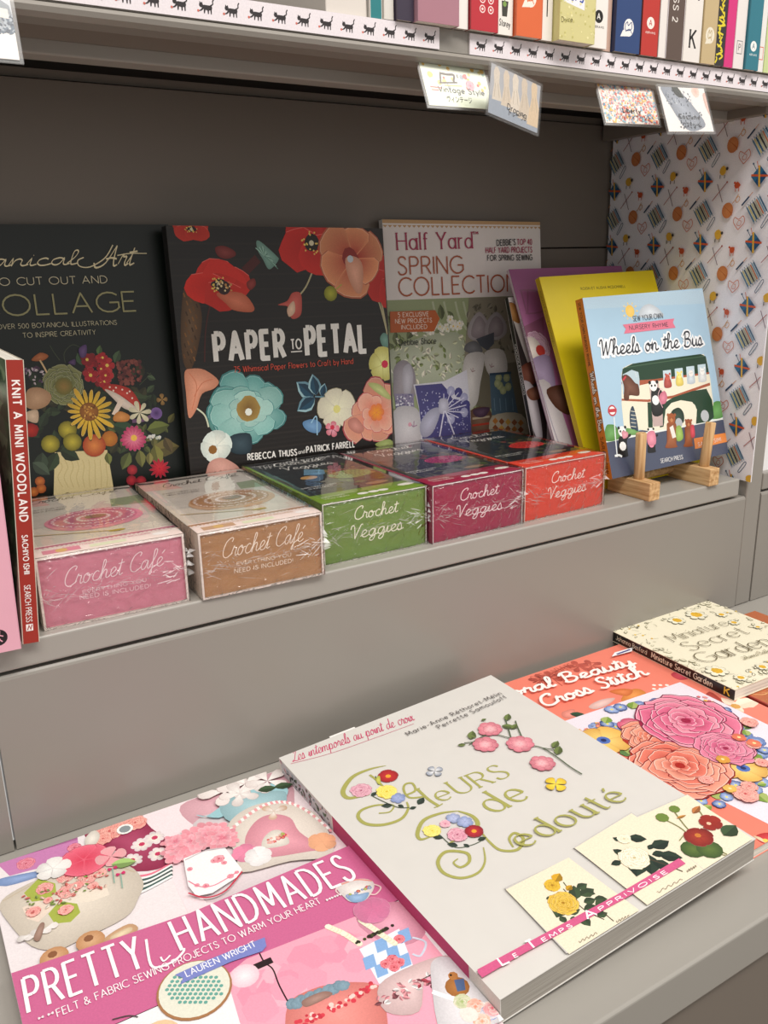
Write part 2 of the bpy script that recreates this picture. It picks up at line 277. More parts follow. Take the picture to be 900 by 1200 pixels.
def art_botanical_title(d):
 d.text('Botanical',30.3,231.4,133.0,232.3,11.45,'e9dcb4','scr',w=0.115,nib=(0.9, 0.35),slant=0.38)
 d.text('Art',152.9,229.5,180.5,230.9,16.81,'e9dcb4','scr',w=0.1,nib=(0.9, 0.35),slant=0.45)
 d.stroke([(140.8, 237.8), (135.8, 235.5), (136.4, 231.0), (144.8, 230.1), (158.1, 237.1), (166.2, 247.6)],0.91,'e9dcb4',smooth=True)
 d.stroke([(168.8, 239.0), (179.6, 240.5), (194.3, 240.3)],0.83,'e9dcb4',smooth=True)
 d.text('TO CUT OUT AND',66.2,217.2,157.4,216.7,5.91,'d8d0b0','sans',w=0.1)
 d.text('COLLAGE',51.7,193.8,178.7,192.6,16.13,'a09c70','sans',w=0.085)
 d.text('OVER 500 BOTANICAL ILLUSTRATIONS',65.5,183.4,160.7,181.9,3.67,'cfc9a8','sans',w=0.1)
 d.text('TO INSPIRE CREATIVITY',84.1,175.5,141.9,174.8,3.79,'cfc9a8','sans',w=0.1)
def art_botanical_bouquet(d):
 d.stroke([(103.9, 168.2), (106.5, 161.9), (110.0, 155.5)],0.5,'3f4a30',smooth=True)
 d.stroke([(114.1, 153.1), (114.5, 161.3), (121.8, 167.4), (128.5, 164.5)],0.51,'3f4a30',smooth=True)
 d.stroke([(181.5, 139.3), (185.7, 136.7), (187.5, 133.5)],0.55,'3f4a30',smooth=True)
 d.stroke([(173.6, 129.1), (181.0, 135.0), (185.0, 139.0)],0.54,'3f4a30',smooth=True)
 d.stroke([(143.7, 165.5), (143.0, 157.2), (140.5, 151.1)],0.52,'3f4a30',smooth=True)
 d.scatter(110,79.9,71.2,184.8,147.7,5.5,['1e2c1c','2a3a24','34452c','25331f','3c3a24'],'leaf')
 d.scatter(26,146.4,73.0,196.5,98.1,4.5,['5c6434','6f6c3a','444c2c'],'leaf')
 d.poly([(95.1, 79.8), (138.3, 76.3), (139.4, 34.1), (88.7, 42.2)],'d8c894')
 d.stroke([(97.2, 73.1), (99.3, 66.4), (94.5, 58.5), (97.3, 49.5)],0.41,'c0ab70',smooth=True)
 d.stroke([(102.0, 72.5), (103.7, 65.8), (99.5, 57.8), (101.7, 48.8)],0.41,'c0ab70',smooth=True)
 d.stroke([(106.8, 71.8), (108.1, 65.2), (104.5, 57.1), (106.1, 48.1)],0.42,'c0ab70',smooth=True)
 d.stroke([(111.7, 71.1), (112.6, 64.5), (109.6, 56.3), (110.6, 47.5)],0.42,'c0ab70',smooth=True)
 d.stroke([(116.5, 70.5), (117.1, 63.9), (114.7, 55.6), (115.1, 46.8)],0.42,'c0ab70',smooth=True)
 d.stroke([(121.5, 69.8), (121.6, 63.3), (119.8, 54.8), (119.6, 46.1)],0.42,'c0ab70',smooth=True)
 d.stroke([(126.4, 69.1), (126.2, 62.6), (125.0, 54.0), (124.2, 45.4)],0.42,'c0ab70',smooth=True)
 d.stroke([(131.4, 68.5), (130.7, 62.0), (130.2, 53.3), (128.8, 44.7)],0.43,'c0ab70',smooth=True)
 d.stroke([(136.5, 67.8), (135.4, 61.3), (135.4, 52.5), (133.4, 44.0)],0.43,'c0ab70',smooth=True)
 d.leaf(85.1,93.7,75.1,105.3,0.3,'2c3b28')
 d.leaf(97.1,79.5,86.8,63.9,0.3,'33452c')
 d.leaf(99.4,81.3,114.3,70.8,0.3,'2c3b26')
 d.leaf(85.3,81.1,80.6,62.7,0.3,'3a4a38')
 d.leaf(127.5,150.0,124.9,160.6,0.3,'3e5a3a')
 d.leaf(154.7,150.0,160.3,160.2,0.3,'4c6444')
 d.leaf(179.3,122.0,186.7,127.9,0.3,'46583a')
 d.leaf(181.1,136.0,188.5,132.6,0.3,'55694a')
 d.leaf(171.9,116.2,181.1,118.5,0.3,'3b4b2d')
 d.leaf(145.4,97.2,166.0,88.2,0.3,'2e4a30')
 d.leaf(175.0,89.4,195.7,91.4,0.3,'6f7a3a')
 d.leaf(177.2,71.2,202.4,71.4,0.3,'7a6e3c')
 d.leaf(180.0,75.4,181.9,54.8,0.3,'85823e')
 d.leaf(166.1,72.7,166.3,57.0,0.3,'7a7a40')
 d.leaf(157.2,71.6,148.7,57.3,0.3,'66703a')
 d.leaf(189.8,80.9,194.9,66.7,0.3,'6a5a38')
 d.leaf(138.0,74.1,138.6,63.1,0.3,'7a8040')
 d.leaf(174.7,69.3,173.2,58.3,0.3,'90884a')
 d.leaf(142.0,157.3,144.6,165.5,0.3,'5b7a45')
 d.leaf(86.3,101.9,94.0,113.5,0.3,'2f3f2c')
 d.leaf(159.2,119.6,178.6,116.6,0.3,'3c4c30')
 d.leaf(76.3,73.8,88.5,61.5,0.3,'4a5a48')
 d.scatter(26,79.6,135.5,97.6,152.4,1.6,['8a6a8c','b79ab0','50304e','d8c8d0'],'leaf')
 d.scatter(90,156.4,130.6,176.4,150.5,1.5,['7a3a34','8c4a40','5e2a2a'])
 d.scatter(16,129.2,133.1,149.1,155.7,5,['b01c28','8e1520','c22a30'],'flower')
 d.rose(110.3,134.8,16.69,['4a5030', '6c7444', '8a8c58'])
 d.disc(110.1,133.8,7.33,'9a7a3c',n=12,c1='6c6a30')
 d.blob(94.9,159.0,[(87.6, 157.2), (95.2, 162.7), (101.5, 159.8), (96.2, 156.1)],'b8622c')
 d.stroke([(94.3, 156.7), (96.5, 151.4), (98.3, 146.2)],1.39,'d8b98a',smooth=True)
 d.blob(87.8,125.8,[(77.5, 121.4), (81.2, 133.4), (91.1, 134.5), (99.0, 127.6), (94.9, 119.7), (84.6, 117.0)],'c89a72')
 d.blob(82.0,111.8,[(77.5, 115.3), (86.5, 116.4), (85.0, 106.2), (77.6, 109.1)],'e0c0a0')
 d.disc(79.3,100.6,6.0,'c02a1c',n=12,wob=0.1,c1='8c1010')
 d.blob(158.6,122.3,[(141.3, 129.9), (150.1, 132.1), (164.5, 126.7), (171.6, 114.0), (171.9, 106.3), (159.0, 118.5), (146.9, 124.0)],'c42a1c')
 d.blob(156.7,116.4,[(143.3, 128.4), (155.2, 122.1), (171.0, 106.2), (157.9, 110.0), (148.6, 120.6)],'ecd9c8')
 d.poly([(154.4, 119.0), (158.9, 117.4), (149.7, 105.0), (146.2, 106.6)],'ead6c4')
 d.disc(147.7,129.7,0.85,'f4e0d0',n=6)
 d.disc(152.9,128.8,0.85,'f4e0d0',n=6)
 d.disc(158.0,126.6,0.86,'f4e0d0',n=6)
 d.disc(161.8,123.2,0.86,'f4e0d0',n=6)
 d.disc(165.6,118.5,0.87,'f4e0d0',n=6)
 d.disc(168.2,113.3,0.87,'f4e0d0',n=6)
 d.disc(150.4,126.5,0.85,'f4e0d0',n=6)
 d.disc(164.2,124.5,0.86,'f4e0d0',n=6)
 d.stroke([(162.9, 98.5), (174.0, 98.8), (184.8, 103.8)],3.05,'6a4a6c',smooth=True)
 d.disc(185.1,103.1,5.34,'4a2c66',n=12,c1='8060a0')
 d.blob(154.0,103.1,[(147.5, 104.6), (153.3, 108.3), (161.4, 103.7), (158.6, 99.0), (147.9, 100.2)],'d88a3c')
 d.disc(141.7,85.7,6.86,'c8822c',n=12,c1='a86020')
 d.disc(107.8,97.3,7.63,'c8b83c',n=14,c1='6e6818')
 d.disc(92.6,87.3,7.54,'c8b83c',n=14,c1='6e6818')
 d.disc(110.4,86.8,7.68,'c8b83c',n=14,c1='6e6818')
 d.disc(127.9,81.5,9.74,'e08a44',n=16,c1='a83c1c')
 d.disc(79.8,57.3,4.07,'d07a34',n=10,c1='9c4a1c')
 d.disc(79.9,51.1,4.08,'d07a34',n=10,c1='9c4a1c')
 d.disc(73.7,49.3,4.06,'d07a34',n=10,c1='9c4a1c')
 d.disc(157.3,56.0,4.63,'c03038',n=10,c1='801828')
 d.disc(155.4,46.9,4.63,'c03038',n=10,c1='801828')
 d.disc(163.8,45.0,4.68,'c03038',n=10,c1='801828')
 d.petals(162.0,83.2,11.39,16,'f08aa4','c02860',wd=0.16)
 d.disc(162.5,83.8,2.85,'f0c050',n=8)
 d.petals(181.7,53.7,9.48,12,'e02838','b01830',wd=0.16,tip=0.4)
 d.petals(170.4,105.4,9.63,7,'e8e0c0','cfc9a8',wd=0.2)
 d.petals(127.5,109.9,19.67,19,'f0c840','dcae30',wd=0.085,edge='6c4c10',wob=0.2)
 d.disc(127.6,110.6,7.95,'b0702a',n=16,c1='84501c')
 d.scatter(40,122.2,105.2,133.1,115.8,.7,['e0b050','6c4014','c89040'])
 d.petals(191.8,114.6,4.9,4,'b08a50','8c6a3a',wd=0.4)
 d.scatter(14,172.6,79.6,185.7,84.8,1.3,['e4e4e0','c8d0c0'],'flower')
 d.blob(129.6,161.4,[(126.3, 163.6), (132.9, 166.7), (131.7, 158.0), (127.3, 156.3)],'5c3c78')
 d.blob(119.9,153.0,[(116.1, 153.0), (122.1, 155.6), (121.4, 150.5)],'4a2c60')
def art_flower_title(d):
 d.text('PAPER',33.5,146.2,100.6,146.0,24.13,'f0ece6','sans',w=0.2,caps=False,track=2.6)
 d.text('PETAL',124.4,146.0,189.2,146.1,25.49,'f0ece6','sans',w=0.2,track=2.6)
 d.text('TO',108.2,152.6,118.8,152.7,8.75,'f0ece6','sans',w=0.17)
 d.stroke([(107.5, 150.2), (119.1, 150.2)],1.04,'f0ece6',smooth=True)
 d.text('75 Whimsical Paper Flowers to Craft by Hand',49.7,135.2,173.4,135.0,5.17,'d0503c','sans',w=0.12)
 d.text('REBECCA THUSS',55.6,54.2,105.8,52.8,5.70,'f0ece6','sans',w=0.19)
 d.text('and',107.6,53.6,114.4,53.8,3.57,'f0ece6','sans',w=0.13)
 d.text('PATRICK FARRELL',116.4,53.6,169.6,53.3,5.88,'f0ece6','sans',w=0.19)
def art_flower_illustration(d):
 d.poly([(0,259.8),(215,259.8),(215,261.4),(0,261.4)],'26201d',up=False)
 d.poly([(0,255.4),(215,255.4),(215,257.0),(0,257.0)],'1f1a18',up=False)
 d.poly([(0,251.0),(215,251.0),(215,252.6),(0,252.6)],'1f1a18',up=False)
 d.poly([(0,246.6),(215,246.6),(215,248.2),(0,248.2)],'26201d',up=False)
 d.poly([(0,242.2),(215,242.2),(215,243.8),(0,243.8)],'1f1a18',up=False)
 d.poly([(0,237.8),(215,237.8),(215,239.4),(0,239.4)],'1f1a18',up=False)
 d.poly([(0,233.4),(215,233.4),(215,235.0),(0,235.0)],'26201d',up=False)
 d.poly([(0,229.0),(215,229.0),(215,230.6),(0,230.6)],'1f1a18',up=False)
 d.poly([(0,224.6),(215,224.6),(215,226.2),(0,226.2)],'1f1a18',up=False)
 d.poly([(0,220.2),(215,220.2),(215,221.8),(0,221.8)],'26201d',up=False)
 d.poly([(0,215.8),(215,215.8),(215,217.4),(0,217.4)],'1f1a18',up=False)
 d.poly([(0,211.4),(215,211.4),(215,213.0),(0,213.0)],'1f1a18',up=False)
 d.poly([(0,207.0),(215,207.0),(215,208.6),(0,208.6)],'26201d',up=False)
 d.poly([(0,202.6),(215,202.6),(215,204.2),(0,204.2)],'1f1a18',up=False)
 d.poly([(0,198.2),(215,198.2),(215,199.8),(0,199.8)],'1f1a18',up=False)
 d.poly([(0,193.8),(215,193.8),(215,195.4),(0,195.4)],'26201d',up=False)
 d.poly([(0,189.4),(215,189.4),(215,191.0),(0,191.0)],'1f1a18',up=False)
 d.poly([(0,185.0),(215,185.0),(215,186.6),(0,186.6)],'1f1a18',up=False)
 d.poly([(0,180.6),(215,180.6),(215,182.2),(0,182.2)],'26201d',up=False)
 d.poly([(0,176.2),(215,176.2),(215,177.8),(0,177.8)],'1f1a18',up=False)
 d.poly([(0,171.8),(215,171.8),(215,173.4),(0,173.4)],'1f1a18',up=False)
 d.poly([(0,167.4),(215,167.4),(215,169.0),(0,169.0)],'26201d',up=False)
 d.poly([(0,163.0),(215,163.0),(215,164.6),(0,164.6)],'1f1a18',up=False)
 d.poly([(0,158.6),(215,158.6),(215,160.2),(0,160.2)],'1f1a18',up=False)
 d.poly([(0,154.2),(215,154.2),(215,155.8),(0,155.8)],'26201d',up=False)
 d.poly([(0,149.8),(215,149.8),(215,151.4),(0,151.4)],'1f1a18',up=False)
 d.poly([(0,145.4),(215,145.4),(215,147.0),(0,147.0)],'1f1a18',up=False)
 d.poly([(0,141.0),(215,141.0),(215,142.6),(0,142.6)],'26201d',up=False)
 d.poly([(0,136.6),(215,136.6),(215,138.2),(0,138.2)],'1f1a18',up=False)
 d.poly([(0,132.2),(215,132.2),(215,133.8),(0,133.8)],'1f1a18',up=False)
 d.poly([(0,127.8),(215,127.8),(215,129.4),(0,129.4)],'26201d',up=False)
 d.poly([(0,123.4),(215,123.4),(215,125.0),(0,125.0)],'1f1a18',up=False)
 d.poly([(0,119.0),(215,119.0),(215,120.6),(0,120.6)],'1f1a18',up=False)
 d.poly([(0,114.6),(215,114.6),(215,116.2),(0,116.2)],'26201d',up=False)
 d.poly([(0,110.2),(215,110.2),(215,111.8),(0,111.8)],'1f1a18',up=False)
 d.poly([(0,105.8),(215,105.8),(215,107.4),(0,107.4)],'1f1a18',up=False)
 d.poly([(0,101.4),(215,101.4),(215,103.0),(0,103.0)],'26201d',up=False)
 d.poly([(0,97.0),(215,97.0),(215,98.6),(0,98.6)],'1f1a18',up=False)
 d.poly([(0,92.6),(215,92.6),(215,94.2),(0,94.2)],'1f1a18',up=False)
 d.poly([(0,88.2),(215,88.2),(215,89.8),(0,89.8)],'26201d',up=False)
 d.poly([(0,83.8),(215,83.8),(215,85.4),(0,85.4)],'1f1a18',up=False)
 d.poly([(0,79.4),(215,79.4),(215,81.0),(0,81.0)],'1f1a18',up=False)
 d.poly([(0,75.0),(215,75.0),(215,76.6),(0,76.6)],'26201d',up=False)
 d.poly([(0,70.6),(215,70.6),(215,72.2),(0,72.2)],'1f1a18',up=False)
 d.poly([(0,66.2),(215,66.2),(215,67.8),(0,67.8)],'1f1a18',up=False)
 d.poly([(0,61.8),(215,61.8),(215,63.4),(0,63.4)],'26201d',up=False)
 d.poly([(0,57.4),(215,57.4),(215,59.0),(0,59.0)],'1f1a18',up=False)
 d.poly([(0,53.0),(215,53.0),(215,54.6),(0,54.6)],'1f1a18',up=False)
 d.poly([(0,48.6),(215,48.6),(215,50.2),(0,50.2)],'26201d',up=False)
 d.poly([(0,44.2),(215,44.2),(215,45.8),(0,45.8)],'1f1a18',up=False)
 d.poly([(0,39.8),(215,39.8),(215,41.4),(0,41.4)],'1f1a18',up=False)
 d.poly([(0,35.4),(215,35.4),(215,37.0),(0,37.0)],'26201d',up=False)
 d.poly([(0,31.0),(215,31.0),(215,32.6),(0,32.6)],'1f1a18',up=False)
 d.poly([(0,26.6),(215,26.6),(215,28.2),(0,28.2)],'1f1a18',up=False)
 d.poly([(0,22.2),(215,22.2),(215,23.8),(0,23.8)],'26201d',up=False)
 d.poly([(0,17.8),(215,17.8),(215,19.4),(0,19.4)],'1f1a18',up=False)
 d.poly([(0,13.4),(215,13.4),(215,15.0),(0,15.0)],'1f1a18',up=False)
 d.poly([(0,9.0),(215,9.0),(215,10.6),(0,10.6)],'26201d',up=False)
 d.poly([(0,4.6),(215,4.6),(215,6.2),(0,6.2)],'1f1a18',up=False)
 d.poly([(0,0.2),(215,0.2),(215,1.8),(0,1.8)],'1f1a18',up=False)
 d.up()
 d.blob(12.9,177.7,[(7.7, 199.7), (11.2, 210.7), (16.1, 211.7), (21.3, 203.8), (24.1, 183.3), (16.2, 153.8), (8.8, 140.4), (3.5, 147.7), (3.7, 172.8)],'5c3c1c')
 d.stroke([(9.6, 206.3), (10.6, 202.7)],1.15,'8c5c28',smooth=True)
 d.stroke([(18.2, 203.9), (19.2, 200.2)],1.16,'3c2410',smooth=True)
 d.stroke([(14.8, 201.7), (15.9, 198.1)],1.16,'74481c',smooth=True)
 d.stroke([(11.5, 199.6), (12.6, 195.9)],1.15,'8c5c28',smooth=True)
 d.stroke([(20.1, 197.0), (21.2, 193.4)],1.17,'3c2410',smooth=True)
 d.stroke([(16.8, 194.9), (17.8, 191.2)],1.16,'74481c',smooth=True)
 d.stroke([(13.4, 192.8), (14.5, 189.1)],1.16,'8c5c28',smooth=True)
 d.stroke([(10.1, 190.6), (11.2, 187.0)],1.16,'3c2410',smooth=True)
 d.stroke([(18.7, 188.0), (19.8, 184.4)],1.17,'74481c',smooth=True)
 d.stroke([(15.4, 185.9), (16.4, 182.2)],1.17,'8c5c28',smooth=True)
 d.stroke([(12.0, 183.8), (13.1, 180.1)],1.16,'3c2410',smooth=True)
 d.stroke([(8.7, 181.6), (9.7, 178.0)],1.16,'74481c',smooth=True)
 d.stroke([(17.3, 179.0), (18.4, 175.3)],1.17,'8c5c28',smooth=True)
 d.stroke([(14.0, 176.9), (15.0, 173.2)],1.17,'3c2410',smooth=True)
 d.stroke([(10.6, 174.8), (11.7, 171.1)],1.17,'74481c',smooth=True)
 d.stroke([(7.3, 172.6), (8.3, 169.0)],1.16,'8c5c28',smooth=True)
 d.stroke([(15.9, 169.9), (17.0, 166.2)],1.17,'3c2410',smooth=True)
 d.stroke([(12.6, 167.8), (13.6, 164.1)],1.17,'74481c',smooth=True)
 d.stroke([(9.2, 165.7), (10.3, 162.0)],1.17,'8c5c28',smooth=True)
 d.stroke([(5.9, 163.6), (6.9, 159.9)],1.17,'3c2410',smooth=True)
 d.stroke([(14.5, 160.8), (15.6, 157.1)],1.18,'74481c',smooth=True)
 d.stroke([(11.1, 158.7), (12.2, 155.0)],1.17,'8c5c28',smooth=True)
 d.stroke([(7.8, 156.6), (8.9, 152.9)],1.17,'3c2410',smooth=True)
 d.stroke([(4.5, 154.5), (5.5, 150.8)],1.17,'74481c',smooth=True)
 d.stroke([(13.1, 151.7), (14.2, 147.9)],1.18,'8c5c28',smooth=True)
 d.stroke([(9.7, 149.6), (10.8, 145.9)],1.18,'3c2410',smooth=True)
 d.stroke([(138.8, 228.3), (129.1, 210.5), (121.5, 202.2)],1.55,'b8b088',smooth=True)
 d.stroke([(190.7, 207.9), (205.1, 196.2), (214.0, 165.1)],1.64,'b8b088',smooth=True)
 d.stroke([(208.3, 198.7), (211.8, 180.7), (215.1, 157.3)],1.67,'b8b088',smooth=True)
 d.stroke([(9.2, 108.1), (18.2, 99.7), (21.0, 89.8)],1.2,'4a1c18',smooth=True)
 d.stroke([(36.1, 205.6), (27.0, 176.3), (22.8, 146.4)],1.18,'4a1c18',smooth=True)
 d.stroke([(9.2, 108.1), (18.2, 99.7), (20.9, 88.6)],1.44,'d8dcc0',smooth=True)
 d.poppy(22.1,259.2,17.73,'b01c10','d8301c',rot=0.8,sq=0.6)
 d.blob(51.0,240.0,[(42.2, 243.8), (49.8, 245.6), (59.3, 241.6), (60.2, 237.0), (51.2, 234.4), (44.0, 237.1)],'7c1c18')
 d.stroke([(67.8, 223.3), (81.6, 234.6)],8.22,'4c1412',smooth=True)
 d.blob(91.0,237.2,[(81.6, 249.5), (86.7, 248.4), (100.1, 236.9), (101.9, 233.4), (96.7, 227.6), (91.2, 225.3), (86.7, 233.5), (82.2, 241.5)],'7aa89a')
 d.stroke([(88.3, 236.9), (80.3, 243.8)],0.74,'a8cfc0',smooth=True)
 d.stroke([(88.3, 236.9), (82.1, 244.2)],0.74,'5c8878',smooth=True)
 d.stroke([(88.3, 236.9), (83.8, 244.5)],0.74,'a8cfc0',smooth=True)
 d.stroke([(88.3, 236.9), (85.5, 244.9)],0.74,'5c8878',smooth=True)
 d.stroke([(88.3, 236.9), (87.2, 245.2)],0.74,'a8cfc0',smooth=True)
 d.stroke([(88.3, 236.9), (88.7, 243.0)],0.74,'5c8878',smooth=True)
 d.stroke([(88.3, 236.9), (90.2, 240.8)],0.74,'a8cfc0',smooth=True)
 d.stroke([(88.3, 236.9), (91.7, 238.6)],0.74,'5c8878',smooth=True)
 d.stroke([(88.3, 236.9), (93.2, 236.4)],0.74,'a8cfc0',smooth=True)
 d.stroke([(88.3, 236.9), (94.7, 234.2)],0.74,'5c8878',smooth=True)
 d.stroke([(88.3, 236.9), (96.2, 232.0)],0.74,'a8cfc0',smooth=True)
 d.stroke([(88.3, 236.9), (97.8, 229.8)],0.74,'5c8878',smooth=True)
 d.stroke([(88.3, 236.9), (99.3, 227.5)],0.74,'a8cfc0',smooth=True)
 d.stroke([(88.3, 236.9), (100.8, 225.3)],0.74,'5c8878',smooth=True)
 d.poppy(42.9,212.3,30.33,'c01808','e0281a',rot=0.2,sq=0.72)
 d.poly(curve([(27.7, 219.4), (36.3, 232.7), (51.0, 232.6), (65.0, 221.0), (69.3, 211.7), (54.7, 218.9), (40.2, 222.5)],4,True),'d8281c')
 d.blob(58.3,197.4,[(39.8, 205.5), (63.5, 204.9), (74.0, 193.0), (71.0, 187.9), (54.5, 190.2), (47.6, 196.2)],'e0704c')
 d.disc(46.9,209.9,6.19,'301414',ry=None,n=12)
 d.scatter(20,39.8,205.5,54.9,215.2,.9,['f0d8a0','c89050'])
 d.blob(73.3,212.4,[(68.7, 213.6), (76.2, 217.4), (77.5, 211.6), (71.4, 207.1)],'8c2018')
 d.poppy(136.6,248.1,32.71,'b8150c','d8261c',rot=0.5,sq=0.95,heart='20140e')
 d.poppy(218.2,211.1,23.48,'b01810','d02820',rot=0.3,sq=1.1,heart='a01810',dots='a01810')
 d.petals(181.1,234.0,32.15,6,'b02c20','f0a070',wd=0.5,rot=0.4,sq=0.95,wob=0.2,edge='b86040')
 d.disc(177.0,234.1,10.14,'8c2018',n=12,wob=0.2)
 d.blob(181.5,220.4,[(171.8, 234.1), (183.6, 235.3), (190.4, 226.6), (188.1, 204.2), (181.4, 202.4), (173.6, 216.9)],'f0a888')
 d.disc(177.0,233.6,3.47,'c8d0d8',n=8)
 d.blob(114.2,192.7,[(97.8, 193.4), (107.5, 196.7), (113.4, 203.7), (121.6, 203.4), (122.4, 192.6), (120.0, 183.0), (111.6, 180.2), (108.0, 187.1), (107.1, 191.9)],'d8584c')
 d.blob(111.2,188.9,[(106.9, 189.5), (114.2, 196.4), (114.8, 186.8), (108.5, 182.2)],'f4c8a8')
 d.disc(153.5,202.1,7.14,'b8b838',n=12,c1='80801c')
 d.stroke([(159.8, 206.1), (166.1, 210.2)],1.33,'b8a850',smooth=True)
 d.petals(207.4,131.6,16.55,5,'f0f0a0','d0c868',wd=0.52,rot=0.3)
 d.disc(209.9,132.0,4.0,'d83050',n=8)
 d.blob(212.0,155.4,[(205.8, 157.8), (210.8, 162.7), (218.2, 157.1), (216.2, 149.4), (208.5, 149.9)],'6c9c8c')
 d.blob(14.2,125.0,[(3.5, 138.5), (10.1, 141.5), (22.2, 139.5), (34.1, 129.2), (29.2, 122.5), (17.6, 118.7), (10.8, 105.1), (3.3, 98.8), (3.0, 120.0)],'f4a07c')
 d.stroke([(7.4, 138.2), (13.4, 126.1), (6.9, 105.5)],0.71,'d87c58',smooth=True)
 d.stroke([(28.8, 130.8), (18.6, 128.0), (10.1, 117.0)],0.73,'d87c58',smooth=True)
 d.blob(28.4,94.9,[(22.2, 101.7), (30.3, 108.1), (35.7, 98.0), (33.0, 83.7), (24.3, 84.7), (21.2, 92.2)],'5c9c94')
 d.petals(60.4,99.2,35.89,11,'a8d4cc','64a8a4',wd=0.3,rot=0.2,sq=0.85,edge='3c7c7c',wob=0.3)
 d.petals(59.7,100.0,29.8,9,'b0d8d0','8cc4bc',wd=0.34,rot=0.5,sq=0.8,edge='4c908c',wob=0.3)
 d.petals(60.4,99.2,21.23,8,'b4d8cc','b0dcd2',wd=0.36,rot=0.9,sq=0.72,edge='5c9c98',wob=0.3)
 d.disc(60.6,101.6,11.37,'7c5a28',n=14,wob=0.1,c1='a88844')
 d.disc(60.3,98.5,3.54,'f0f4e8',n=8)
 d.blob(50.0,70.3,[(40.2, 78.0), (59.9, 78.3), (58.3, 61.1), (40.6, 63.3)],'1c3440')
 d.petals(26.7,71.0,14.86,6,'f4f4e8','dce8e0',wd=0.55,rot=0.3)
 d.disc(22.6,67.9,4.2,'8c5c20',n=8)
 d.blob(30.1,49.4,[(14.4, 48.2), (19.0, 57.3), (29.5, 59.7), (39.3, 54.8), (46.5, 47.6), (44.5, 40.4), (15.2, 43.9)],'e8a898')
 d.leaf(128.2,106.8,111.0,122.0,0.34,'9cc0c8','6890a0')
 d.leaf(128.2,106.8,112.7,120.5,0.27,'1c4860','143448')
 d.leaf(131.1,107.8,128.4,128.2,0.34,'9cc0c8','6890a0')
 d.leaf(131.1,107.8,128.7,126.2,0.27,'1c4860','143448')
 d.leaf(129.5,105.4,109.7,94.5,0.34,'9cc0c8','6890a0')
 d.leaf(129.5,105.4,111.7,95.6,0.27,'1c4860','143448')
 d.leaf(136.7,106.0,141.1,118.4,0.34,'9cc0c8','6890a0')
 d.leaf(136.7,106.0,140.7,117.2,0.27,'1c4860','143448')
 d.stroke([(129.6, 106.6), (139.6, 105.3)],1.34,'6890a0',smooth=True)
 d.petals(152.5,93.0,20.42,5,'f4f0d0','e8e0c8',wd=0.5,rot=0.5,edge='b0a888')
 d.disc(152.4,92.5,4.14,'e8e088',n=8)
 d.petals(195.2,83.7,29.91,9,'e88870','e8a488',wd=0.34,rot=0.1,edge='b04c50',wob=0.3)
 d.petals(197.1,84.3,21.89,8,'e07860','f4b8a0',wd=0.36,edge='c85c5c',wob=0.3)
 d.petals(197.2,84.8,9.79,6,'f0a020','e87848',wd=0.4)
 d.blob(172.5,74.1,[(164.4, 80.1), (173.6, 81.8), (182.0, 70.3), (175.6, 65.7), (165.4, 72.1)],'d88878')
 d.blob(202.9,106.3,[(189.4, 114.6), (203.1, 112.2), (215.0, 99.2), (211.7, 96.8), (196.6, 106.1)],'c8d080')
 d.blob(205.8,51.9,[(193.4, 52.9), (209.4, 56.5), (216.1, 50.3), (205.7, 47.4)],'a8b868')
 d.blob(124.7,78.7,[(115.1, 83.8), (126.6, 85.2), (134.2, 79.3), (131.3, 71.8), (122.8, 72.8), (116.0, 77.8)],'6898c8')
 d.stroke([(123.4, 81.7), (129.6, 87.5), (129.1, 69.5)],1.08,'a0c8e0',smooth=True)
 d.petals(146.1,73.6,7.74,5,'f0b0c0','e87888',wd=0.4)
 d.disc(146.2,75.2,2.49,'d02848',n=7)
def art_sewing_title(d):
 d.text('Half Yard',15.7,240.2,110.8,241.7,16.13,'a82850','sans',w=0.12,serif=0.9,nib=(0, 0.6),track=1.4)
 d.text('™',112.1,248.7,119.4,249.0,9.32,'a82850','sans',w=0.1)
 d.text('SPRING',15.4,215.6,96.6,216.0,17.44,'b0542c','sans',w=0.09)
 d.text('COLLECTION',15.1,194.4,169.8,195.2,18.02,'b0542c','sans',w=0.09)
 d.text("DEBBIE'S",144.0,244.0,170.2,244.9,5.93,'282428','sans',w=0.15)
 d.text('TOP 40',172.8,244.9,193.5,245.1,5.81,'a82850','sans',w=0.15)
 d.text('HALF YARD PROJECTS',128.7,236.4,193.6,236.8,5.73,'a82850','sans',w=0.15)
 d.text('FOR SPRING SEWING',130.5,228.4,193.3,228.5,5.66,'282428','sans',w=0.15)
 d.poly([(2.3, 179.4), (58.4, 178.8), (63.8, 169.9), (55.7, 157.1), (1.4, 158.4)],'c0602c')
 d.text('5 EXCLUSIVE',11.8,173.5,49.7,173.1,4.35,'f4e8d8','sans',w=0.13)
 d.text('NEW PROJECTS',8.1,167.3,53.4,166.6,4.31,'f4e8d8','sans',w=0.13)
 d.text('INCLUDED',15.1,161.0,46.9,160.3,4.33,'f4e8d8','sans',w=0.13)
 d.text('Debbie Shore',11.6,145.0,57.7,144.4,5.97,'282828','sans',w=0.12)
